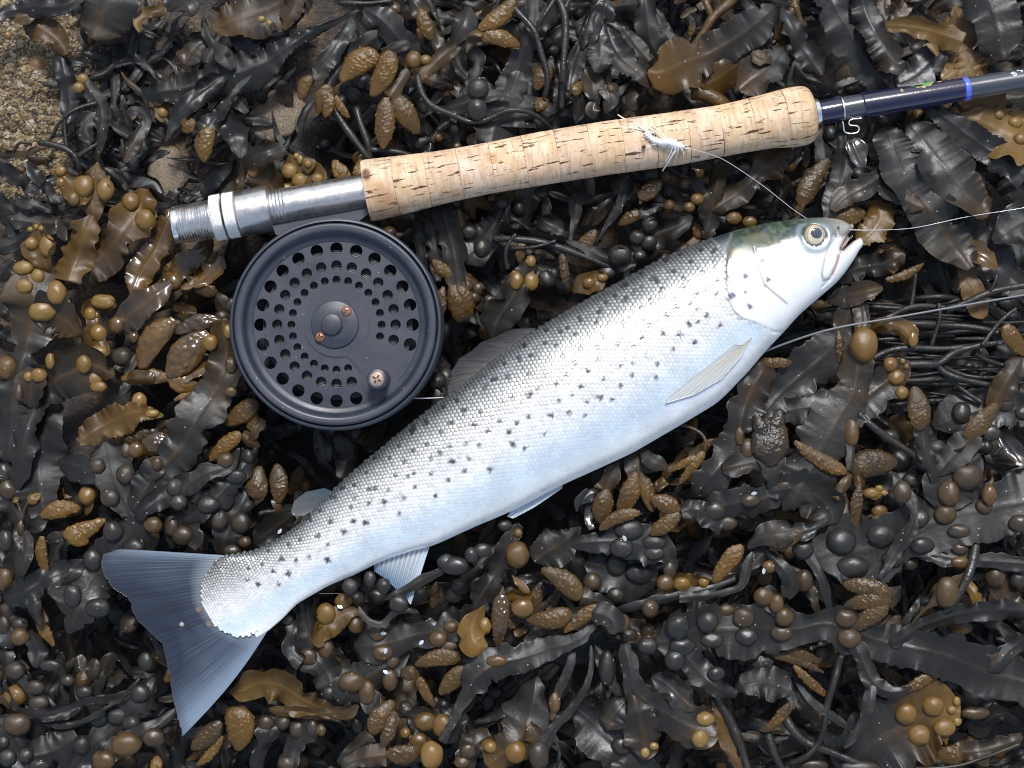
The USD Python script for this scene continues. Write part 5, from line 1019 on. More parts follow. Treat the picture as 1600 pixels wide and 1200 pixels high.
F('dark bladder cluster in the bottom left corner', [[(-20, 1120, 30), (10, 1140, 40), (30, 1165, 40), (40, 1200, 40), (44, 1230, 30)], [(30, 1180, 40), (64, 1180, 60), (96, 1168, 50), (120, 1150, 20)]], 0, (.10, .14), bl=[(24, 1132, 21, 17, .3), (42, 1180, 12, 12, .13), (12, 1185, 14, 14, .13), (6, 1160, 10, 10, .13)])
F('brown veined pods and a tan lump under the lower tail tip', [[(352, 1110, 14), (372, 1118, 34), (388, 1132, 40)]], 2, (.4, .5), rc=[(346, 1128, 298, 1172, 28, .42), (348, 1150, 306, 1198, 15, .6), (370, 1104, 372, 1176, 46, .58), (290, 1150, 330, 1138, 18, .3)])
F('small pink brown tip at the bottom edge left of the veined pods', [[(240, 1215, 8), (242, 1204, 10), (243, 1196, 8)]], 3, (.4, .5), rc=[(242, 1204, 244, 1182, 20)], rtone=.7)
# -- bottom, below the fish
F('ruffled olive blade right of the lower tail tip', [[(356, 1084, 14), (374, 1082, 34), (402, 1070, 46), (434, 1070, 58), (466, 1088, 50), (504, 1106, 26), (548, 1108, 20), (560, 1100, 4)], [(420, 1108, 16), (460, 1112, 22), (506, 1114, 20), (530, 1112, 6)]], 5, (.52, .34))
F('amber frond with two golden bladders beside the wrist of the tail', [[(572, 962, 6), (552, 957, 14), (526, 966, 40), (504, 984, 44), (498, 1006, 6)], [(506, 980, 20), (500, 994, 26), (502, 1012, 8)]], 8, (.48, .56), bl=[(510, 958, 15, 16, .58), (535, 940, 12, 12, .55), (544, 940, 6, 8, .6)])
F('dark frond with two bladders running down from the fish beside the amber one', [[(478, 910, 24), (478, 950, 34), (484, 996, 44), (494, 1030, 56), (512, 1058, 52), (522, 1086, 30)], [(446, 962, 14), (456, 984, 20), (453, 1010, 22), (474, 1032, 26)]], 6, (.12, .17), bl=[(481, 1026, 13, 14, .3), (508, 1016, 13, 17, .36), (450, 968, 9, 9, .3), (514, 1084, 15, 12, .12)])
F('grey frond with five bladders flecked by fish scales, under the anal fin', [[(552, 1012, 30), (584, 1008, 62), (622, 1000, 50), (660, 990, 46), (700, 986, 50), (722, 986, 24)]], 8, (.15, .18), bl=[(590, 992, 13, 12, .34), (597, 1018, 15, 12, .38), (706, 978, 12, 9, .32), (687, 997, 14, 12, .34), (703, 1009, 13, 7, .32), (553, 978, 12, 13, .4)], calm=.7)
F('grey frond with two long bladders in the lower middle', [[(640, 1020, 14), (604, 1042, 46), (566, 1064, 74), (542, 1084, 62), (532, 1102, 12)], [(590, 1080, 30), (578, 1104, 30), (574, 1116, 6)]], 7, (.15, .18), bl=[(547, 1066, 20, 16, .34), (575, 1082, 13, 19, .36), (613, 1033, 11, 13, .34), (608, 1062, 12, 17, .4)], calm=.7)
F('thin reddish edged branch with dark bladders crossing the anal fin', [[(596, 938, 8), (622, 928, 13), (650, 913, 16), (678, 899, 15), (698, 890, 8)], [(560, 948, 6), (576, 970, 10), (598, 974, 12), (616, 958, 12), (652, 957, 5)]], 15, (.14, .2), bl=[(600, 914, 11, 12, .15), (578, 906, 9, 12, .14), (548, 918, 12, 12, .13), (625, 942, 15, 13, .2), (696, 880, 14, 12, .15), (714, 884, 20, 14, .13), (752, 860, 14, 11, .13), (736, 868, 11, 12, .13)], calm=.4)
F('mustard coloured smooth pod at the foot of the fish, right of the anal fin', [[(757, 948, 6), (746, 964, 22), (738, 985, 40), (746, 1004, 36), (762, 1010, 6)]], 10, (.58, .64), bl=[(757, 981, 9, 13, .74)])
F('three brown warty tips below the mustard coloured pod', [[(772, 1020, 24), (750, 1028, 26), (726, 1034, 16)], [(740, 1030, 14), (728, 1046, 14)]], 9, (.16, .22), rc=[(720, 1026, 647, 1040, 27, .52), (730, 1042, 686, 1086, 30, .5), (654, 1058, 678, 1106, 17, .52), (650, 1052, 624, 1050, 24, .46)])
F('pair of stalked wet warty tips in the bottom middle left', [[(526, 1196, 12), (556, 1172, 26), (580, 1148, 24)], [(532, 1196, 18), (572, 1182, 32), (604, 1178, 30)]], 9, (.2, .3), rc=[(580, 1146, 614, 1096, 32, .52), (598, 1166, 616, 1112, 22, .44), (602, 1178, 660, 1174, 30, .48)], wet=False)
F('dark frond with two bright olive bladders at the bottom middle', [[(634, 1118, 20), (654, 1124, 54), (684, 1132, 62), (712, 1126, 46), (730, 1118, 12)]], 6, (.17, .22), bl=[(663, 1126, 17, 14, .5), (693, 1132, 15, 18, .52), (633, 1147, 8, 8, .55), (655, 1157, 13, 12, .5)])
F('straight dark stems with paired bladders at the bottom left of the middle', [[(396, 1212, 22), (406, 1172, 24), (420, 1140, 40), (430, 1122, 20)], [(440, 1214, 34), (456, 1176, 30), (474, 1144, 44), (490, 1124, 16)]], 3, (.11, .15), bl=[(415, 1128, 12, 11, .26), (443, 1130, 11, 11, .26), (464, 1140, 12, 14, .28), (490, 1136, 9, 13, .22), (504, 1138, 8, 9, .42), (449, 1192, 14, 11, .26)])
F('olive bladder pair at the bottom edge near the middle', [[(720, 1210, 20), (730, 1186, 34), (744, 1164, 40), (766, 1150, 20)]], 5, (.2, .3), bl=[(766, 1168, 12, 11, .55), (730, 1174, 13, 12, .34), (722, 1194, 12, 9, .4)])
F('long grey strap with one oval bladder, curving down to a mustard bulb', [[(934, 974, 4), (906, 998, 24), (862, 1013, 30), (816, 1028, 46), (772, 1040, 54), (742, 1062, 48), (726, 1090, 24), (708, 1124, 16), (690, 1160, 14)]], 12, (.12, .2), bl=[(778, 1032, 16, 9, .44), (674, 1182, 17, 21, .62)], calm=.6)
F('curled grey leaf over the end of the long grey strap', [[(918, 958, 24), (940, 960, 40), (958, 974, 36), (956, 992, 8)]], 13, (.13, .16))
F('broad warty olive pod pointing to the upper left below the belly', [[(962, 948, 6), (938, 940, 26), (908, 932, 30)]], 10, (.18, .24), rc=[(908, 934, 846, 889, 34)], rtone=.5)
F('level warty pod with a grey stalk beneath the broad olive pod', [[(950, 946, 6), (924, 956, 20), (892, 962, 22)]], 10, (.16, .22), rc=[(894, 958, 822, 968, 32)], rtone=.52)
F('small folded warty pod beside the curled grey leaf', [[(944, 944, 10), (936, 952, 14), (928, 958, 12)]], 11, (.3, .4), rc=[(940, 946, 882, 988, 24)], rtone=.54)
F('upright wet warty pod left of the level pod', [[(786, 918, 6), (784, 930, 12), (782, 940, 14)]], 10, (.3, .4), wet=True, rc=[(784, 928, 777, 1012, 30)], rtone=.46)
F('glossy crumpled dark leaf below the pelvic fin', [[(908, 824, 8), (890, 840, 40), (866, 858, 66), (844, 872, 46), (836, 880, 8)]], 8, (.14, .2), wet=False, tooth=True)
F('dark frond with a big warty bladder between the anal and pelvic fins', [[(732, 976, 12), (750, 936, 38), (774, 898, 42), (790, 862, 34), (802, 834, 28), (814, 820, 8)]], 7, (.16, .24), bl=[(806, 866, 18, 20, .42), (810, 833, 7, 7, .5), (787, 820, 11, 9, .16)])
F('glossy olive green bladder on a short green shoot right of the mustard pod', [[(790, 936, 14), (806, 932, 28), (830, 936, 14)], [(800, 900, 4), (812, 914, 14), (826, 928, 8)]], 6, (.5, .55), bl=[(816, 945, 17, 14, .52)], wet=True)
F('dark frond with four big flat bladders right of the crumpled leaf', [[(888, 852, 16), (930, 846, 36), (968, 846, 60), (1008, 852, 66), (1040, 868, 40), (1052, 892, 12)]], 9, (.12, .14), bl=[(980, 828, 22, 16, .15), (973, 856, 18, 15, .15), (1024, 847, 19, 12, .15), (1024, 865, 16, 11, .17), (1046, 890, 10, 14, .2), (1038, 912, 13, 13, .4)], calm=.6)
F('deeper dark frond with large oval bladders under the four flat ones', [[(910, 880, 12), (950, 888, 70), (994, 900, 84), (1026, 910, 24)]], 3, (.10, .13), bl=[(963, 880, 16, 18, .15), (1000, 895, 21, 15, .13), (925, 910, 14, 14, .3), (962, 930, 13, 11, .22)], calm=.6)
F('thin reddish edged dark branch with split bladders below the flat ones', [[(956, 956, 5), (1000, 946, 16), (1040, 935, 15), (1080, 926, 15), (1114, 918, 10), (1150, 905, 8)]], 11, (.12, .16), bl=[(1015, 950, 13, 14, .3), (970, 972, 15, 14, .32), (1012, 1010, 16, 12, .14)], calm=.5)
F('olive shoot with a gold bladder right of the thin reddish branch', [[(1046, 904, 14), (1074, 908, 28), (1100, 907, 18), (1108, 906, 4)]], 8, (.42, .56), bl=[(1067, 912, 14, 11, .58), (1099, 908, 8, 8, .6)])
F('fan shaped grey frond with yellow lobes at the bottom right of the middle', [[(838, 1056, 14), (832, 1100, 56), (822, 1136, 84), (800, 1166, 66), (774, 1184, 56), (760, 1196, 8)], [(826, 1130, 34), (838, 1156, 30), (836, 1178, 6)]], 7, (.14, .5), bl=[(807, 1172, 16, 17, .58), (766, 1168, 10, 9, .66)], calm=.8)
F('slim stem ending in a small olive bladder beside the fan shaped frond', [[(896, 1012, 12), (884, 1056, 14), (872, 1084, 12), (866, 1110, 10), (861, 1126, 4)]], 10, (.13, .4), bl=[(868, 1099, 9, 16, .44)], calm=.4)
F('long slim stem swelling into a grey bulb at the bottom edge', [[(924, 1010, 7), (921, 1056, 10), (906, 1090, 12), (888, 1114, 13), (866, 1136, 16), (852, 1158, 20), (842, 1186, 22), (838, 1206, 10)]], 11, (.13, .15), bl=[(840, 1181, 16, 21, .2)], calm=.4)
F('dark stem with a long black bladder under the grey strap', [[(930, 1010, 12), (943, 1034, 22), (958, 1068, 16), (974, 1098, 6)]], 5, (.1, .12), bl=[(948, 1040, 13, 27, .1)], calm=.5)
F('forked grey frond with golden bladders on both tips at the bottom', [[(976, 1006, 34), (984, 1044, 26), (991, 1076, 34), (1006, 1094, 50), (1034, 1112, 54), (1064, 1130, 64), (1096, 1144, 74), (1116, 1150, 36), (1122, 1150, 6)],
   [(990, 1080, 26), (998, 1112, 44), (1006, 1146, 60), (1010, 1174, 46), (1008, 1190, 6)]], 10, (.12, .28), bl=[(1102, 1126, 14, 11, .7), (1092, 1153, 13, 14, .68), (1008, 1178, 7, 8, .74), (1023, 1169, 8, 6, .74)], calm=.9)
F('dark broad frond with two half hidden bladders at the bottom middle', [[(894, 1106, 14), (918, 1124, 60), (946, 1150, 76), (982, 1180, 60), (1014, 1212, 40)]], 5, (.11, .15), bl=[(970, 1163, 15, 14, .2), (962, 1197, 14, 9, .22)])
F('small dark leaf with an amber point left of the forked grey frond', [[(984, 1088, 10), (970, 1104, 44), (956, 1122, 42), (948, 1140, 5)]], 8, (.13, .3))
F('glossy rolled dark leaf right of the forked grey frond', [[(1020, 1060, 18), (1044, 1072, 44), (1062, 1088, 40), (1084, 1108, 8)]], 8, (.12, .3), wet=True)
# -- lower right: the long bladder chains
F('long frond with ten pairs of dark bladders running to the right edge, the lower chain', [[(1020, 1008, 12), (1048, 1000, 60), (1090, 984, 72), (1132, 984, 84), (1172, 984, 90), (1212, 984, 86), (1244, 984, 54), (1274, 976, 44), (1302, 976, 50), (1332, 986, 76), (1374, 1002, 54), (1422, 1012, 60), (1480, 1026, 72), (1540, 1050, 76), (1600, 1066, 76), (1650, 1078, 50)],
   [(1392, 1008, 26), (1428, 986, 24), (1468, 968, 28), (1538, 954, 32), (1620, 956, 28)], [(1546, 1050, 34), (1580, 1014, 26), (1630, 988, 16)], [(1330, 1000, 26), (1350, 1034, 30), (1368, 1070, 30), (1394, 1082, 20), (1424, 1074, 4)], [(1364, 1066, 22), (1356, 1108, 18), (1336, 1150, 13), (1318, 1168, 4)],
   [(1062, 1014, 40), (1090, 1046, 42), (1120, 1074, 30), (1152, 1086, 12)], [(1216, 960, 30), (1206, 936, 34), (1196, 918, 14)]], 13, (.14, .14),
   bl=[(1058, 975, 18, 19, .14), (1106, 969, 17, 16, .15), (1064, 1008, 20, 14, .14), (1111, 1001, 18, 12, .15), (1053, 1032, 16, 16, .13), (1116, 1050, 13, 11, .13), (1163, 963, 17, 16, .24), (1168, 996, 18, 14, .22), (1223, 961, 14, 14, .34), (1223, 990, 17, 13, .26), (1212, 940, 11, 14, .42), (1190, 931, 15, 14, .4), (1323, 965, 17, 14, .32), (1328, 999, 18, 15, .34), (1135, 954, 12, 9, .3), (1548, 1020, 14, 12, .34)], tb=.2, calm=.55)
F('twisted dark end of a frond with a thin olive pod, under the lower chain', [[(1150, 1078, 16), (1186, 1066, 40), (1216, 1072, 44), (1238, 1086, 24), (1236, 1108, 8)]], 11, (.13, .2), rc=[(1240, 1096, 1194, 1147, 18)], rtone=.5)
F('frond with big dark bladders running to the right edge, the upper chain', [[(1262, 880, 14), (1304, 862, 92), (1350, 860, 104), (1392, 846, 88), (1440, 826, 96), (1490, 806, 84), (1540, 796, 88), (1600, 784, 80), (1650, 776, 60)], [(1470, 800, 40), (1486, 756, 84), (1506, 732, 84), (1532, 712, 16)], [(1428, 852, 30), (1470, 868, 34), (1530, 876, 24), (1620, 882, 26)]], 11, (.14, .14),
   bl=[(1312, 847, 22, 20, .14), (1374, 835, 21, 17, .14), (1333, 883, 24, 17, .13), (1394, 872, 18, 13, .15), (1438, 852, 18, 13, .22), (1438, 812, 14, 14, .22), (1507, 742, 23, 20, .3), (1483, 772, 16, 20, .32), (1477, 802, 17, 15, .28), (1537, 792, 13, 12, .28), (1499, 829, 17, 11, .3), (1592, 815, 18, 14, .28), (1499, 856, 12, 9, .3), (1497, 877, 14, 9, .46)], tb=.2, calm=.5)
F('grey branch with three bladders near the right edge above the upper chain', [[(1462, 668, 20), (1500, 650, 62), (1542, 640, 56), (1584, 640, 56), (1640, 650, 40)]], 8, (.14, .14), bl=[(1502, 647, 14, 17, .22), (1571, 630, 13, 11, .22), (1597, 645, 13, 10, .2), (1545, 676, 16, 13, .14), (1463, 701, 15, 12, .16)], calm=.6)
F('forked grey stalk with one blunt and one pointed warty tip at right', [[(1464, 764, 14), (1458, 738, 20), (1445, 706, 28), (1440, 678, 30), (1437, 664, 24)], [(1462, 744, 16), (1486, 716, 36), (1512, 690, 38), (1524, 676, 24)]], 14, (.17, .24), rc=[(1438, 672, 1430, 603, 36), (1508, 684, 1562, 630, 32)], rtone=.48, calm=.6)
F('olive bladder on a pale strap that crosses the upper chain', [[(1398, 742, 4), (1410, 762, 22), (1424, 782, 20), (1429, 800, 12), (1420, 830, 22), (1404, 856, 20), (1390, 882, 15), (1374, 905, 8)]], 17, (.16, .18), bl=[(1412, 770, 14, 17, .34)], calm=.4)
F('long olive bladder on a grey stalk beside the broad forked frond', [[(1342, 636, 6), (1334, 656, 12), (1331, 690, 16), (1329, 718, 16), (1326, 736, 8)]], 14, (.2, .2), bl=[(1332, 678, 11, 21, .42)], calm=.4)
F('shiny straight grey twig right of the long olive bladder', [], 12, .16, stems=[([(1340, 646, 13), (1370, 672, 13), (1412, 700, 12), (1458, 732, 9)], 6)], category='seaweed stalk', name='wrack_stalk')
F('dark deep frond with three black bladders beneath the forked grey stalk', [[(1372, 792, 24), (1398, 760, 56), (1416, 724, 56), (1446, 688, 40), (1462, 670, 10)]], 3, (.1, .12), bl=[(1411, 719, 17, 18, .12), (1424, 752, 15, 12, .12), (1398, 782, 17, 19, .1), (1390, 684, 15, 12, .12)])
F('tiny yellow bladdered shoot below the wet pod at right', [[(1352, 768, 6), (1366, 772, 18), (1380, 768, 8)]], 12, (.62, .7), bl=[(1364, 772, 13, 8, .66), (1376, 763, 6, 5, .74), (1383, 771, 6, 4, .8)])
F('two reddish brown bladders on a thin stem above the upper chain', [[(1348, 812, 4), (1372, 806, 10), (1400, 812, 8), (1430, 806, 5)]], 8, (.3, .4), bl=[(1376, 812, 14, 10, .44), (1373, 798, 12, 9, .48)])
F('yellow green pod standing above the right end of the upper chain', [[(1552, 745, 4), (1546, 760, 12), (1542, 782, 16)]], 13, (.4, .4), bl=[(1544, 771, 11, 15, .46)])
F('twisted wet strip at the right edge below the three bladders', [[(1556, 660, 12), (1572, 686, 24), (1588, 712, 30), (1602, 728, 8)]], 10, (.12, .3), wet=True)
F('yellow lobed frond with eight golden bladders in the bottom right corner', [[(1316, 1210, 110), (1362, 1170, 134), (1408, 1140, 118), (1448, 1120, 114), (1478, 1112, 84), (1500, 1112, 18)]], 7, (.12, .66), bl=[(1415, 1112, 16, 16, .58), (1457, 1100, 17, 15, .64), (1437, 1150, 17, 16, .62), (1473, 1137, 17, 14, .66), (1487, 1109, 8, 7, .74), (1493, 1095, 6, 7, .8), (1495, 1128, 7, 7, .78)], calm=.5)
F('upright grey twig with a thin strip leaning on it under the lower chain', [[(1246, 1070, 6), (1276, 1102, 15), (1308, 1124, 13), (1336, 1146, 3)]], 11, (.14, .16), stems=[([(1316, 1024, 9), (1304, 1066, 10), (1292, 1110, 10), (1282, 1160, 9), (1262, 1184, 8), (1238, 1198, 6)], 6)], calm=.4)
F('warty pods hanging below the lower chain near its middle', [[(1196, 1000, 24), (1188, 1016, 26), (1186, 1030, 22)], [(1206, 996, 14), (1222, 1008, 16), (1234, 1014, 10)]], 8, (.13, .2), rc=[(1226, 1008, 1286, 1036, 20), (1202, 1020, 1288, 1052, 15), (1240, 1040, 1300, 1094, 15, .6), (1187, 1024, 1194, 1056, 34, .3)], rtone=.44)
F('slender ridged pod pointing right between the lower chain and the golden bladders', [[(1396, 1080, 8), (1412, 1076, 10), (1424, 1072, 8)]], 9, (.3, .4), rc=[(1412, 1080, 1488, 1031, 19)], rtone=.54)
F('dark swollen pods behind the golden bladders at the bottom right', [[(1490, 1080, 8), (1510, 1090, 12), (1530, 1100, 10)], [(1400, 1086, 8), (1424, 1082, 16), (1460, 1086, 8)]], 4, (.14, .2), bl=[(1480, 1064, 12, 20, .16), (1524, 1080, 19, 14, .4), (1522, 1115, 22, 10, .4), (1430, 1080, 24, 13, .16), (1452, 1072, 14, 10, .42)])
F('brown lumpy shoot with a rust coloured rib in the bottom right corner', [[(1600, 1150, 20), (1564, 1166, 30), (1520, 1176, 34), (1492, 1180, 24)]], 8, (.24, .34), rc=[(1504, 1178, 1464, 1180, 30, .5)], stems=[([(1590, 1160, 10), (1540, 1180, 10), (1490, 1196, 9), (1430, 1200, 8)], 3)])
F('two smooth dark stems crossing the bottom edge at right', [], 6, .15, stems=[([(1224, 1116, 4), (1252, 1154, 7), (1298, 1174, 7), (1362, 1204, 6)], 7), ([(1200, 1146, 5), (1214, 1186, 6), (1230, 1212, 5)], 6), ([(1120, 1090, 2), (1148, 1140, 4), (1172, 1212, 3)], 8)], bl=[(1345, 1198, 30, 11, .18), (1275, 1196, 20, 9, .26)], category='seaweed stalk', name='wrack_stalk')
F('rust brown narrow strap right of the golden tipped fork at the bottom', [[(1112, 1088, 8), (1128, 1130, 20), (1142, 1172, 26), (1164, 1206, 14)]], 4, (.46, .5))
F('warty fork shaped grey tip above the lower chain', [[(1412, 918, 14), (1398, 930, 34), (1386, 938, 40)]], 16, (.2, .3), rc=[(1394, 930, 1318, 913, 32), (1392, 936, 1320, 948, 30), (1388, 942, 1330, 988, 28)], rtone=.46)
F('pointed olive bladder with a thread at both ends above the right of the lower chain', [[(1418, 990, 3), (1448, 950, 5), (1468, 934, 22), (1488, 912, 20), (1504, 898, 5), (1518, 888, 2)]], 15, (.3, .4), bl=[(1478, 922, 16, 24, .4)], calm=.2)
F('bent grey strap crossing the right end of both chains', [], 14, .16, stems=[([(1530, 830, 9), (1522, 872, 13), (1508, 906, 15), (1486, 944, 14), (1462, 980, 9)], 8)], category='seaweed stalk', name='wrack_stalk')
F('olive bladders half hidden between the two chains at right', [[(1440, 940, 20), (1460, 944, 40), (1476, 956, 30)], [(1560, 880, 20), (1568, 920, 40), (1590, 960, 30)]], 5, (.2, .3), bl=[(1450, 957, 12, 13, .5), (1466, 928, 14, 16, .36), (1553, 898, 15, 17, .24), (1588, 905, 13, 15, .2), (1500, 980, 18, 10, .42), (1562, 948, 18, 10, .24), (1420, 880, 12, 11, .2)])
F('orange torn tip under the bent grey strap', [[(1500, 900, 8), (1514, 916, 18), (1526, 936, 18), (1528, 950, 5)]], 6, (.6, .64), tooth=True)
F('folded leaf with a golden pointed pod below the big grey fold', [[(1218, 822, 6), (1206, 850, 12), (1190, 868, 22), (1170, 890, 8)], [(1178, 862, 12), (1168, 890, 16), (1158, 916, 12), (1140, 924, 10), (1100, 930, 18), (1060, 934, 14)]], 12, (.15, .2), rc=[(1160, 852, 1115, 912, 27)], rtone=.6, calm=.6)
F('narrow twisted blade with a brown bladder above the lower chain', [[(1196, 840, 10), (1204, 866, 22), (1224, 890, 26), (1236, 914, 28), (1230, 936, 14)]], 14, (.16, .22), bl=[(1202, 887, 11, 10, .45)])
F('dark green pointed bladder on a curved stem right of the twisted blade', [[(1236, 884, 4), (1250, 898, 16), (1262, 914, 20), (1272, 940, 14), (1284, 966, 8)]], 9, (.3, .2), bl=[(1256, 905, 15, 17, .28)])
F('slate coloured bladder on a long bent stem above the gap in the lower chain', [[(1240, 844, 8), (1256, 858, 26), (1268, 874, 16), (1284, 906, 15), (1294, 940, 12), (1300, 970, 8)]], 12, (.14, .15), bl=[(1256, 858, 16, 14, .16)], calm=.4)
# -- right of the fish
F('grey frond with two bladders and a brown rib rising beside the belly', [[(1086, 774, 24), (1110, 746, 52), (1138, 712, 54), (1152, 680, 46), (1164, 640, 54), (1178, 606, 50), (1194, 578, 42), (1202, 560, 12)], [(1128, 732, 34), (1158, 726, 32), (1184, 724, 26), (1196, 736, 6)]], 11, (.16, .26), bl=[(1155, 679, 7, 14, .34), (1168, 703, 11, 15, .36)], rc=[(1194, 566, 1238, 566, 17)], rtone=.54, calm=.8)
F('large two horned grey warty tip on a ribbed stalk', [[(1214, 770, 22), (1209, 742, 34), (1206, 716, 42)]], 13, (.18, .24), rc=[(1206, 728, 1198, 652, 46), (1208, 726, 1212, 650, 46), (1198, 690, 1180, 643, 22), (1212, 690, 1221, 640, 22)], rtone=.36, calm=.6)
F('tan pointed warty pod lying across the foot of the broad forked frond', [[(1330, 742, 6), (1322, 738, 12), (1314, 734, 12)]], 16, (.4, .5), rc=[(1322, 738, 1242, 690, 25)], rtone=.58)
F('wet shining warty pod with a second narrow pod hanging from it', [[(1328, 734, 16), (1340, 742, 18), (1345, 762, 12)], [(1332, 742, 12), (1318, 760, 20), (1306, 780, 16)]], 14, (.3, .4), rc=[(1326, 732, 1404, 722, 44, .42), (1344, 756, 1338, 826, 19, .46)])
F('broad forked grey frond with an amber rib, a swollen tan bulb and golden bladders', [[(1226, 800, 20), (1250, 764, 62), (1272, 722, 80), (1292, 684, 84), (1312, 648, 84), (1332, 612, 56), (1337, 578, 46), (1342, 548, 44), (1350, 520, 20)], [(1312, 656, 56), (1344, 628, 58), (1374, 606, 52), (1396, 588, 50), (1414, 572, 28), (1422, 566, 6)]], 13, (.16, .3),
   bl=[(1346, 540, 21, 26, .6), (1389, 569, 11, 11, .56), (1400, 591, 13, 12, .56), (1407, 614, 10, 10, .6), (1410, 564, 4, 4, .7), (1416, 572, 4, 4, .7)], calm=.65)
F('rolled amber frond tip beyond the swollen tan bulb', [[(1354, 520, 16), (1372, 510, 22), (1396, 508, 26), (1416, 520, 26), (1424, 538, 14)]], 13, (.4, .62), wet=True, bl=[(1424, 530, 8, 12, .66)])
F('broad grey blade with a brown rib behind the forked frond', [[(1186, 652, 40), (1224, 612, 58), (1254, 586, 68), (1286, 558, 64), (1312, 524, 46), (1326, 484, 34), (1332, 456, 14)], [(1204, 646, 36), (1250, 638, 42), (1288, 628, 38), (1306, 618, 12)]], 6, (.16, .26), rc=[(1311, 520, 1317, 578, 15)], rtone=.44, calm=.6)
F('folded grey leaf with brown torn edges beside the lower jaw', [[(1298, 472, 14), (1326, 462, 36), (1356, 456, 32), (1378, 450, 5)], [(1342, 466, 26), (1346, 496, 28), (1340, 524, 16)]], 9, (.22, .4), tooth=True)
F('frond with four dull bladders under the belly, left of the big fold', [[(1092, 804, 22), (1128, 792, 54), (1164, 784, 48), (1198, 778, 50), (1222, 762, 18)]], 11, (.15, .18), bl=[(1117, 796, 17, 14, .24), (1170, 781, 14, 10, .22), (1137, 817, 16, 11, .26), (1225, 757, 15, 11, .26)], calm=.6)
F('big folded grey blade with an olive underside and a warty pod', [[(1196, 774, 14), (1234, 764, 44), (1270, 774, 74), (1296, 794, 64), (1304, 820, 24)], [(1296, 812, 14), (1262, 828, 28), (1222, 832, 42), (1190, 840, 30), (1170, 858, 6)]], 14, (.15, .2), rc=[(1254, 830, 1202, 858, 24)], rtone=.5)
F('rounded frond tip with a yellow rim under the hanging narrow pod', [[(1322, 776, 18), (1319, 796, 36), (1314, 814, 32), (1311, 819, 10)]], 10, (.3, .72))
F('two lobed olive warty tip below the middle of the belly', [[(992, 700, 24), (996, 722, 36), (999, 742, 38)]], 10, (.2, .3), rc=[(994, 738, 968, 806, 30), (1002, 738, 1020, 800, 24)], rtone=.54, calm=.5)
F('folded grey blade touching the belly beside the two lobed tip', [[(998, 700, 10), (1012, 712, 28), (1030, 724, 26), (1042, 732, 6)]], 11, (.18, .24))
F('upright olive warty tip left of the two lobed tip', [[(968, 722, 8), (955, 742, 26), (946, 768, 30)]], 9, (.22, .34), rc=[(948, 764, 938, 820, 32)], rtone=.5)
F('curved and level tan warty tips on a grey strap below the two lobed one', [[(1124, 838, 8), (1114, 814, 34), (1090, 796, 34), (1064, 800, 24)]], 13, (.15, .2), rc=[(1062, 802, 1016, 836, 26), (1062, 798, 1016, 778, 27), (1000, 800, 936, 828, 21)], rtone=.52)
F('thin stem bending down to two orange brown pods beside the belly', [], 11, .3, stems=[([(1064, 664, 8), (1084, 670, 11), (1101, 686, 12), (1100, 706, 11)], 2.5)], rc=[(1100, 706, 1062, 757, 16), (1090, 714, 1046, 738, 13)], rtone=.6)
F('glossy dark leaves curled below the upright olive tip', [[(906, 790, 6), (916, 776, 20), (930, 770, 18), (922, 800, 16), (926, 828, 8)], [(902, 800, 8), (904, 780, 10), (918, 764, 6)]], 7, (.11, .15), wet=True)
# -- top right
F('broad toothed grey blade with a golden end above the cork', [[(1212, 6, 26), (1186, 34, 56), (1150, 60, 60), (1112, 82, 62), (1080, 96, 72), (1048, 110, 82), (1026, 116, 44), (1012, 112, 5)]], 10, (.13, .62), tooth=True, calm=.8)
F('olive blade showing beneath the broad toothed one above the cork', [[(1186, 52, 44), (1154, 100, 44), (1124, 122, 50), (1096, 136, 16)]], 5, (.26, .56), tooth=True)
F('pale glossy toothed leaf with golden edges near the end of the cork', [[(1228, 70, 12), (1212, 92, 46), (1190, 114, 60), (1168, 130, 56), (1154, 142, 10)], [(1206, 96, 30), (1184, 88, 28), (1175, 82, 6)]], 10, (.16, .38), tooth=True)
F('narrow toothed dark leaf above the front end of the cork', [[(1222, 10, 12), (1242, 54, 38), (1268, 92, 40), (1286, 118, 6)]], 9, (.12, .2), tooth=True)
F('reddish brown forked stalks at the top right of the middle', [], 5, .40, stems=[([(1160, -20, 5), (1136, 8, 6), (1114, 28, 6), (1098, 54, 5), (1078, 78, 2)], 8), ([(1096, -14, 3), (1106, 10, 5), (1114, 28, 5)], 6), ([(1244, -14, 4), (1236, 20, 5), (1220, 38, 5), (1214, 60, 3)], 7), ([(1240, 8, 5), (1252, 36, 4), (1256, 56, 2)], 6), ([(1086, 138, 0), (1112, 148, 2), (1146, 172, 0)], 13)], category='seaweed stalk', name='wrack_stalk')
F('toothed grey frond above the blue rod wrap', [[(1344, -20, 36), (1354, 26, 42), (1370, 60, 52), (1388, 86, 56), (1403, 102, 34), (1412, 98, 5)]], 9, (.12, .28), tooth=True)
F('wide dark blade with a strong rib passing under the blue wrap', [[(1282, -24, 44), (1318, 36, 60), (1346, 82, 72), (1376, 118, 60), (1410, 158, 40)]], 4, (.1, .14), tooth=True, calm=.7)
F('smooth orange brown forked blade at the top right', [[(1378, 38, 14), (1402, 40, 26), (1440, 46, 28), (1480, 56, 36), (1504, 66, 26)], [(1446, 52, 16), (1460, 72, 14), (1466, 88, 3)]], 9, (.56, .58), calm=.5)
F('triangular toothed leaf just above the rod at right', [[(1484, 68, 4), (1456, 94, 50), (1428, 118, 64), (1400, 130, 12)]], 5, (.12, .14), tooth=True, calm=.6)
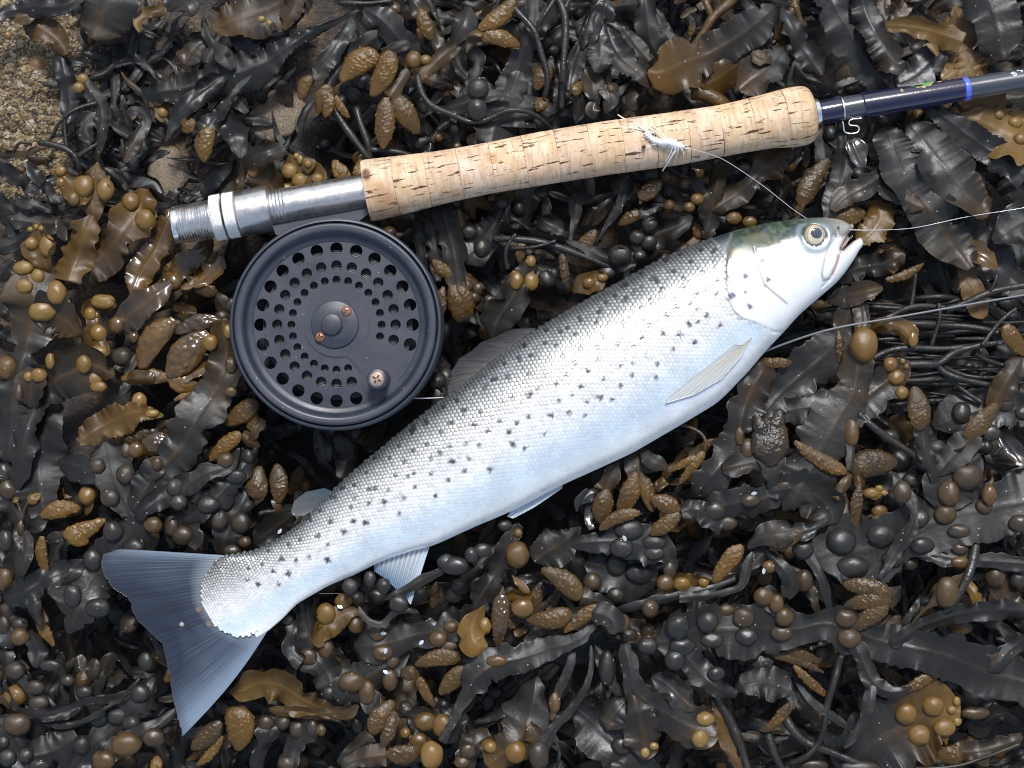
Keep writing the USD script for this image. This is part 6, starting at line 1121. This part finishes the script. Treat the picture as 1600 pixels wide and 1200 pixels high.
F('crusty golden frond with holes crossing behind the rod', [[(1498, 4, 20), (1504, 46, 42), (1500, 86, 54), (1482, 118, 44), (1468, 126, 6)], [(1504, 80, 40), (1524, 130, 64), (1550, 176, 60), (1580, 212, 46), (1600, 226, 10)]], 2, (.52, .6), tooth=True)
F('toothed grey blade hanging at the top right corner', [[(1536, -24, 50), (1554, 26, 74), (1562, 62, 74), (1568, 94, 8)]], 11, (.13, .2), tooth=True, calm=.7)
F('yellow bladdered frond under the rod at the right edge', [[(1500, 178, 16), (1530, 192, 60), (1570, 206, 84), (1616, 224, 70)]], 4, (.6, .68), bl=[(1585, 192, 11, 9, .74), (1512, 192, 6, 7, .74), (1560, 180, 8, 8, .72), (1590, 220, 9, 9, .68)])
F('dark glossy strap with a thick rib running from the rod to the right edge', [[(1436, 152, 14), (1488, 194, 36), (1540, 230, 44), (1606, 276, 52)]], 7, (.08, .12), tooth=True, calm=.5)
F('large toothed grey frond crossing under the straight leader', [[(1386, 196, 40), (1402, 254, 62), (1426, 300, 64), (1452, 332, 74), (1474, 362, 74), (1498, 392, 60), (1516, 420, 16)]], 8, (.13, .26), tooth=True, calm=.8)
F('broad grey frond with rounded brown tipped end right of the large toothed one', [[(1424, 190, 34), (1456, 236, 74), (1486, 276, 78), (1512, 306, 64), (1536, 332, 34), (1544, 338, 5)]], 10, (.13, .34), tooth=True, calm=.8)
F('upright narrow frond below the hook keeper', [[(1320, 190, 24), (1322, 240, 32), (1316, 280, 36), (1302, 320, 32), (1288, 350, 12)]], 7, (.14, .18), calm=.7)
F('shining wet white leaf below the hook keeper', [[(1328, 208, 10), (1336, 232, 32), (1346, 254, 24), (1350, 262, 5)]], 10, (.16, .2), wet=True, calm=.2)
F('brown warty tip standing between the cork and the fish head', [[(1246, 338, 8), (1250, 328, 12), (1254, 316, 12)]], 7, (.4, .44), rc=[(1250, 322, 1296, 246, 32)], rtone=.46)
F('tan warty tip just behind the snout of the fish', [[(1290, 352, 8), (1298, 346, 14), (1308, 342, 14)]], 8, (.4, .44), rc=[(1296, 346, 1352, 332, 34)], rtone=.54)
F('amber leaf under the leader in front of the snout', [[(1366, 312, 22), (1376, 336, 48), (1362, 362, 54), (1342, 378, 14)]], 4, (.58, .6), tooth=True, calm=.6)
F('curled brownish frond above the leader, right of the narrow frond', [[(1392, 258, 10), (1372, 278, 32), (1344, 296, 38), (1314, 312, 32), (1300, 330, 8)], [(1368, 288, 12), (1394, 300, 26), (1426, 318, 28), (1442, 326, 4)]], 9, (.18, .34))
F('brown translucent forked frond under the cork above the fish head', [[(1102, 372, 24), (1112, 334, 36), (1116, 300, 28), (1124, 272, 22), (1146, 246, 26)], [(1112, 328, 26), (1152, 302, 36), (1180, 278, 30), (1198, 258, 62), (1236, 230, 14)]], 0, (.2, .34), bl=[(1088, 312, 10, 9, .55), (1076, 324, 9, 8, .5), (1146, 340, 12, 10, .48), (1172, 346, 11, 9, .48)])
F('grey branch with two dark bladders in the shade under the cork', [[(1082, 336, 18), (1060, 354, 26), (1028, 366, 44), (1006, 386, 40), (996, 400, 10)]], 1, (.14, .18), bl=[(1015, 353, 12, 12, .16), (1013, 378, 13, 12, .14), (996, 372, 12, 11, .14)])
F('wet brown warty tip in the shade below the fly', [[(1000, 318, 10), (1006, 308, 16), (1012, 300, 14)]], 3, (.5, .54), wet=True, rc=[(998, 310, 1034, 282, 26)], rtone=.54)
F('curled brown leaf with a thin pod at the right edge', [[(1600, 556, 20), (1584, 580, 34), (1566, 606, 40), (1550, 638, 22)]], 11, (.24, .4), rc=[(1568, 508, 1604, 556, 27)], rtone=.58)
F('translucent tan blade hanging behind the stalks at right', [[(1500, 400, 14), (1512, 430, 26), (1524, 460, 36), (1532, 484, 34), (1540, 496, 10)]], 4, (.5, .56), tooth=True, calm=.5)
F('brown edged folded blade tip at the right above the stalks', [[(1500, 370, 20), (1518, 390, 34), (1540, 404, 28), (1556, 420, 8)]], 8, (.4, .5), wet=True)
F('small curved warty pod right of the lower jaw', [[(1392, 420, 5), (1400, 426, 7)]], 8, (.4, .4), rc=[(1384, 438, 1446, 411, 14)], rtone=.52)
F('grey toothed blade below the leader in front of the jaw', [[(1300, 440, 20), (1340, 420, 38), (1380, 412, 40), (1402, 402, 30), (1412, 396, 6)]], 3, (.16, .3), tooth=True)
F('flat dark blade at the right edge below the leader', [[(1640, 330, 40), (1600, 345, 60), (1572, 362, 50), (1550, 378, 8)]], 8, (.12, .18), tooth=True)
F('broad dark blade filling the right edge above the stalks', [[(1480, 330, 30), (1530, 376, 60), (1570, 420, 60), (1610, 460, 40)]], 2, (.1, .16), tooth=True)
# -- between the cork, the reel and the fish
F('dark strap ending in brown two pronged warty tips beside the reel', [[(684, 300, 20), (694, 344, 34), (708, 394, 40), (714, 430, 34), (716, 448, 28)]], 0, (.14, .2), rc=[(706, 446, 718, 504, 30), (716, 446, 736, 494, 26), (692, 448, 690, 496, 17)], rtone=.5, calm=.6)
F('narrow dark blades hanging from the cork beside the reel', [[(668, 320, 12), (674, 360, 22), (680, 400, 24), (684, 440, 8)], [(650, 330, 10), (655, 370, 18), (662, 410, 16), (664, 440, 5)]], -3, (.11, .15))
F('grey blade carrying two golden bladders between the reel and the back', [[(768, 532, 14), (780, 498, 48), (800, 468, 52), (812, 444, 40), (822, 420, 24), (829, 398, 5)]], 4, (.14, .3), bl=[(808, 438, 10, 14, .64), (829, 440, 11, 14, .66), (829, 409, 8, 9, .64), (804, 428, 5, 6, .6)], calm=.7)
F('dark frond with two dark round bladders in the shade of the cork', [[(788, 300, 16), (776, 340, 22), (756, 370, 50), (734, 396, 54), (722, 410, 10)]], -1, (.12, .15), bl=[(733, 361, 13, 11, .15), (752, 388, 13, 15, .16)])
F('dark angular twigs in front of the two golden bladders', [], 4, .12, stems=[([(770, 372, 2), (812, 374, 4), (852, 380, 4), (900, 396, 4), (958, 418, 1)], 6), ([(800, 388, 4), (838, 386, 6), (868, 377, 6)], 3), ([(793, 420, 3), (791, 390, 5), (806, 366, 5)], 4)], category='seaweed stalk', name='wrack_stalk')
F('dark branch with three plum coloured bladders against the back of the fish', [[(884, 376, 10), (920, 390, 18), (950, 404, 36), (978, 404, 36), (996, 412, 10)]], 4, (.13, .16), bl=[(970, 398, 18, 16, .16), (950, 426, 13, 12, .15), (1000, 400, 10, 9, .14)])
F('olive shoot with a gold bladder pressed against the back of the fish', [[(896, 456, 14), (914, 444, 34), (936, 436, 32), (948, 434, 6)]], 5, (.42, .5), bl=[(921, 441, 10, 9, .56), (940, 434, 9, 7, .56)])
F('slim brown pods in the shade above the back of the fish', [[(884, 380, 4), (880, 392, 6)], [(932, 360, 4), (924, 366, 8)]], 3, (.3, .3), rc=[(878, 392, 884, 446, 15, .42), (932, 360, 900, 388, 22, .5), (816, 376, 812, 412, 18, .48)])
F('thin drooping blades under the cork right of the twigs', [[(902, 278, 18), (900, 316, 22), (896, 352, 12), (888, 388, 4)], [(986, 268, 16), (974, 306, 20), (958, 338, 12), (924, 386, 4)]], 1, (.12, .18))
F('small toothed blade in the shade left of the drooping blades', [[(838, 334, 5), (852, 346, 26), (868, 356, 26), (880, 366, 6)]], 0, (.14, .18), tooth=True)
F('dark leaves hanging from the lower rim of the reel', [[(528, 672, 18), (536, 700, 26), (540, 724, 26), (532, 748, 12)], [(500, 676, 10), (506, 700, 26), (510, 722, 10)], [(588, 668, 22), (582, 690, 24), (578, 706, 8)]], 0, (.14, .2))
F('two olive warty tips standing below the reel beside the fish', [[(398, 790, 12), (404, 775, 18)], [(436, 800, 14), (434, 780, 20)]], 5, (.3, .4), rc=[(404, 780, 404, 728, 36, .5), (436, 786, 432, 724, 28, .44)])
F('grey folded blade with a wet highlight beside the wrist of the tail', [[(396, 852, 14), (416, 836, 38), (438, 818, 34), (460, 806, 12)]], 6, (.14, .2))
# -- top centre
F('forked thin stalk at the top centre', [], 10, .14, stems=[([(786, -10, 8), (812, 22, 10), (834, 48, 11), (846, 84, 10), (856, 122, 9), (850, 152, 5)], 5), ([(870, -8, 9), (852, 22, 11), (836, 46, 10)], 3.5)], category='seaweed stalk', name='wrack_stalk')
F('straight thick stalk standing above the cork at the top centre', [], 9, .15, stems=[([(868, -10, 6), (880, 16, 9), (883, 60, 10), (880, 104, 10), (879, 128, 9)], 6.5), ([(892, -10, 6), (883, 14, 9)], 5), ([(879, 126, 5), (878, 166, 3)], 6)], category='seaweed stalk', name='wrack_stalk')
F('two golden warty tips side by side at the top centre', [[(728, 80, 8), (740, 60, 14), (750, 48, 14)], [(730, 56, 10), (744, 52, 14), (754, 54, 12)]], 12, (.3, .5), rc=[(748, 46, 806, -4, 27), (750, 56, 813, 70, 27)], rtone=.6)
F('broad blue grey ribbed blade running down to the cork at the top centre', [[(836, -14, 24), (834, 24, 28), (826, 60, 30), (812, 100, 46), (806, 146, 62), (802, 200, 70)], [(812, 110, 30), (794, 154, 58), (774, 200, 76), (768, 226, 40)]], 4, (.11, .15), tooth=True, calm=.7)
F('branch with two round dark bladders above the middle of the cork', [[(692, 172, 16), (726, 162, 26), (764, 150, 20), (798, 146, 8)]], 10, (.13, .16), bl=[(746, 137, 16, 15, .18), (745, 168, 16, 17, .18)], calm=.5)
F('dark tapering leaf left of the golden tips at the top centre', [[(732, 8, 24), (724, 40, 36), (712, 62, 22), (700, 80, 5)], [(734, 66, 16), (744, 94, 24), (738, 126, 24), (734, 140, 6)]], 6, (.13, .2))
F('fan of forked grey blades right of the straight thick stalk', [[(940, -12, 16), (924, 46, 26), (908, 80, 26), (894, 122, 24), (888, 140, 6)], [(950, 0, 24), (936, 54, 44), (938, 88, 46), (930, 116, 8)], [(910, 76, 14), (918, 40, 20), (930, 10, 20)]], 7, (.12, .17), tooth=True)
F('grey blade with a red brown edge and an open split above the fly', [[(946, 30, 10), (956, 66, 34), (976, 96, 40), (1002, 118, 34), (1016, 136, 8)], [(948, 34, 8), (972, 44, 14), (994, 70, 26), (1016, 96, 20)]], 8, (.16, .24), tooth=True)
F('small round torn leaf with an amber patch above the cork', [[(900, 96, 12), (914, 112, 24), (926, 132, 38), (926, 156, 10)]], 6, (.36, .2), calm=.6)
F('tan warty stubs half buried above the cork at the top centre', [[(868, 176, 12), (856, 168, 24), (844, 164, 20)]], 6, (.18, .3), rc=[(858, 104, 836, 140, 28, .5), (850, 172, 838, 152, 24, .54), (896, 148, 910, 126, 18, .52), (948, 142, 966, 132, 18, .44)])
F('row of small dark blades just above the cork below the fan', [[(900, 190, 10), (906, 164, 24), (898, 144, 22)], [(946, 178, 14), (952, 156, 26), (944, 134, 20)], [(996, 172, 12), (986, 160, 18), (996, 146, 10)], [(930, 186, 10), (926, 172, 22), (930, 160, 12)]], 5, (.16, .24))
F('dark toothed blade at the top edge right of the fan', [[(1004, -20, 30), (1010, 30, 36), (1016, 64, 40), (1036, 96, 20)], [(1024, 10, 14), (1040, 50, 22), (1058, 74, 6)]], 4, (.12, .18), tooth=True)
F('bare dark stalks threading the top edge right of the large speckled blade', [], 5, .16, stems=[([(530, 4, 4), (570, 6, 6), (612, 2, 5)], 4), ([(470, 50, 2), (520, 30, 4), (560, 16, 4)], 4), ([(548, 24, 4), (560, 60, 2), (552, 90, 0)], 3)], category='seaweed stalk', name='wrack_stalk')
# -- the bundle of bare stalks at right
ST = [('topmost forked stalk of the bundle right of the jaw', 9, [([(1372, 504), (1390, 495), (1424, 480), (1462, 479), (1508, 484)], 4.5), ([(1424, 480), (1428, 456), (1430, 428)], 3.2)]),
      ('stalk rising to the right edge beside the heavy line', 12, [([(1478, 484), (1512, 472), (1547, 457), (1600, 446), (1650, 436)], 5.5), ([(1545, 458), (1552, 444), (1556, 430)], 3)]),
      ('thick stalk behind the rolled amber tip', 8, [([(1412, 505), (1450, 507), (1496, 509), (1540, 515), (1578, 526)], 6)]),
      ('long curved stalk starting at the swollen tan bulb', 11, [([(1362, 562), (1384, 550), (1412, 544), (1464, 545), (1520, 541), (1572, 533)], 5.2)]),
      ('thin twig leaning over the bundle near the right edge', 14, [([(1534, 540), (1548, 522), (1566, 500), (1588, 482)], 3.4)]),
      ('forked stalk right of the golden bladders with a long lower prong', 12, [([(1416, 570), (1444, 569), (1466, 568), (1488, 553), (1520, 542), (1545, 536)], 5.6), ([(1464, 568), (1474, 580), (1492, 589), (1546, 601)], 4.6)]),
      ('lowest pointed stalk of the bundle', 10, [([(1412, 595), (1450, 593), (1484, 594), (1506, 610), (1534, 629)], 4.2)]),
      ('short cross stalk standing upright in the bundle', 10, [([(1456, 542), (1462, 520), (1468, 492), (1466, 474)], 3.4)]),
      ('straight thin stalk under the forked one', 7, [([(1472, 572), (1500, 584), (1530, 590), (1570, 588)], 3.6)]),
      ('stalk running out to the curled brown leaf at the right edge', 8, [([(1522, 552), (1540, 562), (1566, 570), (1584, 574)], 3.8)])]
for lab, z, paths in ST:
    F(lab, [], z, .15, stems=[([(x, y, z + .8 * math.sin(i * 1.9 + x)) for i, (x, y) in enumerate(p)], r) for p, r in paths], category='seaweed stalk', name='wrack_stalk', group='bare stalks bundled at the right')
rs = np.random.default_rng(5)
for i in range(30):
    y = 470 + i * 5.6 + rs.uniform(-4, 4); x0 = 1340 + rs.uniform(-60, 90); x1 = x0 + rs.uniform(110, 260); sl = rs.uniform(-.12, .16)
    F('thin dark stalk lying level deep in the bundle at the right', [], rs.uniform(-6, 4), rs.uniform(.1, .18), stems=[([(x0 + t * (x1 - x0), y + sl * t * (x1 - x0) + rs.uniform(-5, 5), rs.uniform(-6, 4)) for t in (0, .3, .6, 1)], rs.uniform(2.2, 4.6))], category='seaweed stalk', name='wrack_stalk', group='bare stalks bundled at the right')
# ------------------------------------------------------------------ the weed beneath: repeated fronds under the traced ones
KINDS = []
def kind(seed):
    """A random frond drawn round the middle of the picture, for the class prims."""
    rng = np.random.default_rng(seed); k = seed % 6
    L = rng.uniform(110, 230); n = 6; x = 800 + np.linspace(-L / 2, L / 2, n); y = 600 + np.cumsum(rng.uniform(-14, 14, n))
    wid = rng.uniform(18, 46); w = wid * np.array([.3, .7, 1, 1, .8, .12])
    br = [list(zip(x, y, w))]; bl, rc, stems = [], [], []
    tooth = k in (0, 3, 5)
    if rng.random() < .7:
        d = rng.choice([-1, 1]); br.append([(x[3], y[3], wid * .5), (x[3] + 24, y[3] + d * 26, wid * .8), (x[3] + 46, y[3] + d * 50, wid * .7), (x[3] + 58, y[3] + d * 62, 5)])
    if k in (1, 2, 4):
        for i in range(1, 5):
            for d in (-1, 1):
                if rng.random() < .62: bl.append((x[i] + rng.uniform(-6, 6), y[i] + d * wid * .26, rng.uniform(11, 17), rng.uniform(10, 15)))
    if k in (2, 5):
        rc.append((x[-1] - 6, y[-1], x[-1] + rng.uniform(36, 56), y[-1] + rng.uniform(-20, 20), rng.uniform(20, 30)))
        if rng.random() < .7: rc.append((x[-1] - 8, y[-1], x[-1] + rng.uniform(20, 40), y[-1] + rng.choice([-1, 1]) * rng.uniform(22, 34), rng.uniform(18, 26)))
    t0 = rng.uniform(.06, .2)
    if seed % 2:                                                    # ribbon that forks twice
        wd = rng.uniform(13, 24); bend = rng.uniform(-.3, .3); br, bl, rc = [[(700, 600, wd * .5), (735, 600 + 20 * bend, wd * .8), (775, 600 + 10 * bend, wd * 1.1)]], [], []
        for d in (-1, 1):
            a1 = d * rng.uniform(.25, .55); l1 = rng.uniform(38, 66); x1, y1 = 775 + math.cos(a1) * l1, 600 + math.sin(a1) * l1
            br.append([(768, 600 + 10 * bend, wd), (775 + .5 * (x1 - 775), 600 + .5 * (y1 - 600) + 5 * d, wd * 1.05), (x1, y1, wd * 1.1)])
            if rng.random() < .5: bl += [(775 + .75 * (x1 - 775), 600 + .75 * (y1 - 600) - 5, rng.uniform(7, 11), rng.uniform(7, 10))]
            for e in (-1, 1):
                a2 = a1 + e * rng.uniform(.25, .6); l2 = rng.uniform(30, 62); x2, y2 = x1 + math.cos(a2) * l2, y1 + math.sin(a2) * l2
                br.append([(x1 - 5, y1, wd * .9), (x1 + .55 * (x2 - x1), y1 + .55 * (y2 - y1) + 4 * e, wd * 1.15), (x1 + .9 * (x2 - x1), y1 + .9 * (y2 - y1), wd * .8), (x2, y2, wd * .2)])
                if k in (1, 5) and rng.random() < .6: rc.append((x1 + .6 * (x2 - x1), y1 + .6 * (y2 - y1), x2 + 16 * math.cos(a2), y2 + 16 * math.sin(a2), rng.uniform(13, 20)))
    T = frond('', br, 0, (t0, t0 + rng.choice([.06, .2, .4, .5])), bl, rc, tooth=tooth, tb=rng.uniform(.13, .42), rtone=rng.uniform(.42, .6), cls=True, root='/Kinds', name='frond_kind', group=None, fine=not tooth)
    return T.path, ('forked' if seed % 2 else 'toothed' if tooth else 'smooth') + (' bladdered' if bl else '') + (' warty tipped' if rc else '')
for i in range(24): KINDS.append(kind(900 + i))
def zone(x, y):
    if y > 1000 and x < 420: return 'at the lower left'
    if y > 860: return 'at the bottom, ' + ('left of middle' if x < 700 else 'in the middle' if x < 1060 else 'at right')
    if x < 340: return 'between the rock and the tail' if y > 300 else 'over the rock at the upper left'
    s, t = st(np.array([[x, y]]))[0]
    if -20 < s < 1150 and t < mid_t(s): return 'below the belly of the fish'
    if x > 1260 and y > 380: return 'right of the fish'
    if y < 230: return 'above the rod ' + ('at left' if x < 620 else 'in the middle' if x < 1060 else 'at right')
    return 'between rod, reel and fish' if x < 1260 else 'between the rod and the fish head'
rs = np.random.default_rng(77); cand = []
PT = cKDTree(np.array(PLACED)) if PLACED else None
cells = [(x, y) for x in np.arange(-10, 1640, 62) for y in np.arange(-10, 1240, 62)]
rs.shuffle(cells)
n_in = 0
for layer, (zlo, zhi, dens) in enumerate(((-11, -2, .30),)):
    for x, y in cells:
        if rs.random() > dens: continue
        x2, y2 = x + rs.uniform(-30, 30), y + rs.uniform(-30, 30)
        if x2 < 320 and y2 < 250 and rs.random() < (.93 if x2 < 110 else .3): continue
        if np.hypot(x2 - 432, y2 - 182) < 60: continue
        s, t = st(np.array([[x2, y2]]))[0]
        if 40 < s < 1080 and vent(s) + 30 < t < dors(s) - 30: continue             # hidden by the fish
        if np.hypot(x2 - 523, y2 - 506) < 120: continue                            # hidden by the reel
        if n_in >= 104: continue
        n_in += 1
        path, what = KINDS[rs.integers(len(KINDS))]
        z = rs.uniform(zlo, zhi)
        p = numbered('/World', 'wrack_frond'); xf = UsdGeom.Xform.Define(stage, p)
        q = W(x2, y2, z); sc = rs.uniform(.75, 1.15)
        xf.AddTranslateOp().Set(Gf.Vec3d(*(q / 1000))); xf.AddRotateXYZOp().Set(Gf.Vec3f(float(rs.uniform(-14, 14)), float(rs.uniform(-14, 14)), float(rs.uniform(0, 360)))); xf.AddScaleOp().Set(Gf.Vec3f(sc, sc, sc))
        xf.GetPrim().GetReferences().AddInternalReference(path); xf.GetPrim().SetInstanceable(True)
        tag(xf.GetPrim(), f'{what} dark frond under others {zone(x2, y2)}', 'seaweed', f'{what} fronds under others {zone(x2, y2)}')
# what nobody could count: the mass of weed deeper down and outside the picture
rs = np.random.default_rng(5); bv, bt, cv, ct, wv, wt = [], [], [], [], [], []
for i in range(2100):
    x, y = rs.uniform(-340, 1940), rs.uniform(-320, 1520); inside = -40 < x < 1640 and -40 < y < 1240
    if x < 330 and y < 250 and rs.random() < (.97 if x < 120 else .75): continue
    if np.hypot(x - 432, y - 182) < 75: continue
    a = rs.uniform(0, 2 * PI); L = rs.uniform(90, 240); n = 5; tt = np.linspace(-.5, .5, n)
    xs = x + np.cos(a) * L * tt + rs.uniform(-14, 14, n); ys = y + np.sin(a) * L * tt + rs.uniform(-14, 14, n)
    wd = rs.uniform(8, 36) * np.array([.3, .8, 1, .8, .15])
    z = rs.uniform(-46, -20) if inside else rs.uniform(-30, 4)
    t0 = rs.uniform(.05, .13)
    v, f, t, top = blade(list(zip(xs, ys, wd)), z, 5000 + i, i % 3 == 0, (t0, t0 + rs.choice([.02, .06, .25, .45])), fine=True)
    bv.append((v, f)); bt.append(t)
    if inside and i % 4 == 0:
        for j in range(rs.integers(1, 5)):
            k = rs.integers(2, len(top) - 2); c = top[k, rs.choice([3, 9])] + [0, 0, .4]
            b = bladder(c, rs.uniform(2.2, 3.8), rs.uniform(2.2, 3.4), i * 7 + j); cv.append(b); ct.append(np.full(len(b[0]), rs.choice([.1, .14, .2, .42])))
    if inside and i % 11 == 0:
        e = rs.uniform(0, 6.28); x0, y0 = xs[-1], ys[-1]; l = rs.uniform(36, 58)
        fv, ff, tf = fruit((x0, y0), (x0 + math.cos(e) * l, y0 + math.sin(e) * l), rs.uniform(17, 26), z, 9000 + i, .25, rs.uniform(.36, .54), wrinkle=True); wv.append((fv, ff)); wt.append(tf)
for i in range(150):                                               # scraps lying on the rock itself
    x, y = rs.uniform(90, 470), rs.uniform(-10, 330)
    if np.hypot(x - 432, y - 182) < 40 or (x < 130 and rs.random() < .6): continue
    q = W(x, y, -12); z = float(rock_h(q[:1], q[1:2])[0]) + rs.uniform(2, 9)
    a = rs.uniform(0, 2 * PI); L = rs.uniform(40, 120); tt = np.linspace(-.5, .5, 5)
    xs = x + np.cos(a) * L * tt + rs.uniform(-9, 9, 5); ys = y + np.sin(a) * L * tt + rs.uniform(-9, 9, 5); wd = rs.uniform(8, 30) * np.array([.25, .8, 1, .8, .15])
    t0 = rs.uniform(.05, .2); v, f, t, top = blade(list(zip(xs, ys, wd)), z, 12000 + i, i % 3 > 0, (t0, t0 + rs.uniform(0, .2))); bv.append((v, f)); bt.append(t)
T = Thing('weed_bed', 'tangled mass of dark wrack filling the bed under the separate fronds', 'seaweed', (0, 0, -20)); tag(T.prim, kind='stuff')
T.part('blades', *cat(bv), M_WRACK, tone=np.concatenate(bt), kind='stuff')
T.part('air_bladders', *cat(cv), M_BLAD, tone=np.concatenate(ct), kind='stuff')
T.part('fruiting_tips', *cat(wv), M_FRUIT, tone=np.concatenate(wt), kind='stuff')

# loose scales of the fish, stuck on the bladders nearby
AV = np.vstack(ALLV); AT = cKDTree(AV[:, :2]); M_LOOSE = simple('loose_scale', (.5, .57, .62), .2, .4, coat=1.0)
WHERE = [((599, 990), 'on the upper left bladder under the anal fin'), ((603, 1016), 'on the lower left bladder under the anal fin'), ((602, 1052), 'on a long bladder in the lower middle'), ((658, 1005), 'on the lower edge of the five bladder frond'),
         ((975, 840), 'on a big flat bladder below the belly'), ((1176, 770), 'on a dull bladder under the belly'), ((1190, 890), 'on the brown bladder above the lower chain'), ((530, 950), 'on the amber frond by the wrist of the tail'), ((434, 832), 'on the folded blade by the tail wrist')]
for i, ((x, y), where) in enumerate(WHERE):
    q = W(x, y, 10); near = AT.query_ball_point(q[:2], 1.3); z = max(AV[near, 2].max() if near else 8, 4) + .15
    v = np.array([(0, 0, .16)] + [(1.0 * math.cos(a) * (1 + .2 * math.cos(2 * a)),   .72 * math.sin(a), 0) for a in np.arange(14) * 2 * PI / 14]); c, s_ = math.cos(i * 1.3), math.sin(i * 1.3)
    v = np.stack([v[:, 0] * c - v[:, 1] * s_, v[:, 0] * s_ + v[:, 1] * c, v[:, 2] + .25 * v[:, 1]], 1); j = np.arange(14)
    f = np.vstack([np.stack([np.zeros(14, int), 1 + j, 1 + (j + 1) % 14], 1)])
    f = np.vstack([f, f[:, ::-1] + 15]); v = np.vstack([v, v - [0, 0, .06]])
    T = Thing('loose_scale', f'tiny silver fish scale stuck {where}', 'fish scale', [q[0], q[1], z], 'loose fish scales on the weed'); T.part('scale', v + [q[0], q[1], z], f, M_LOOSE)
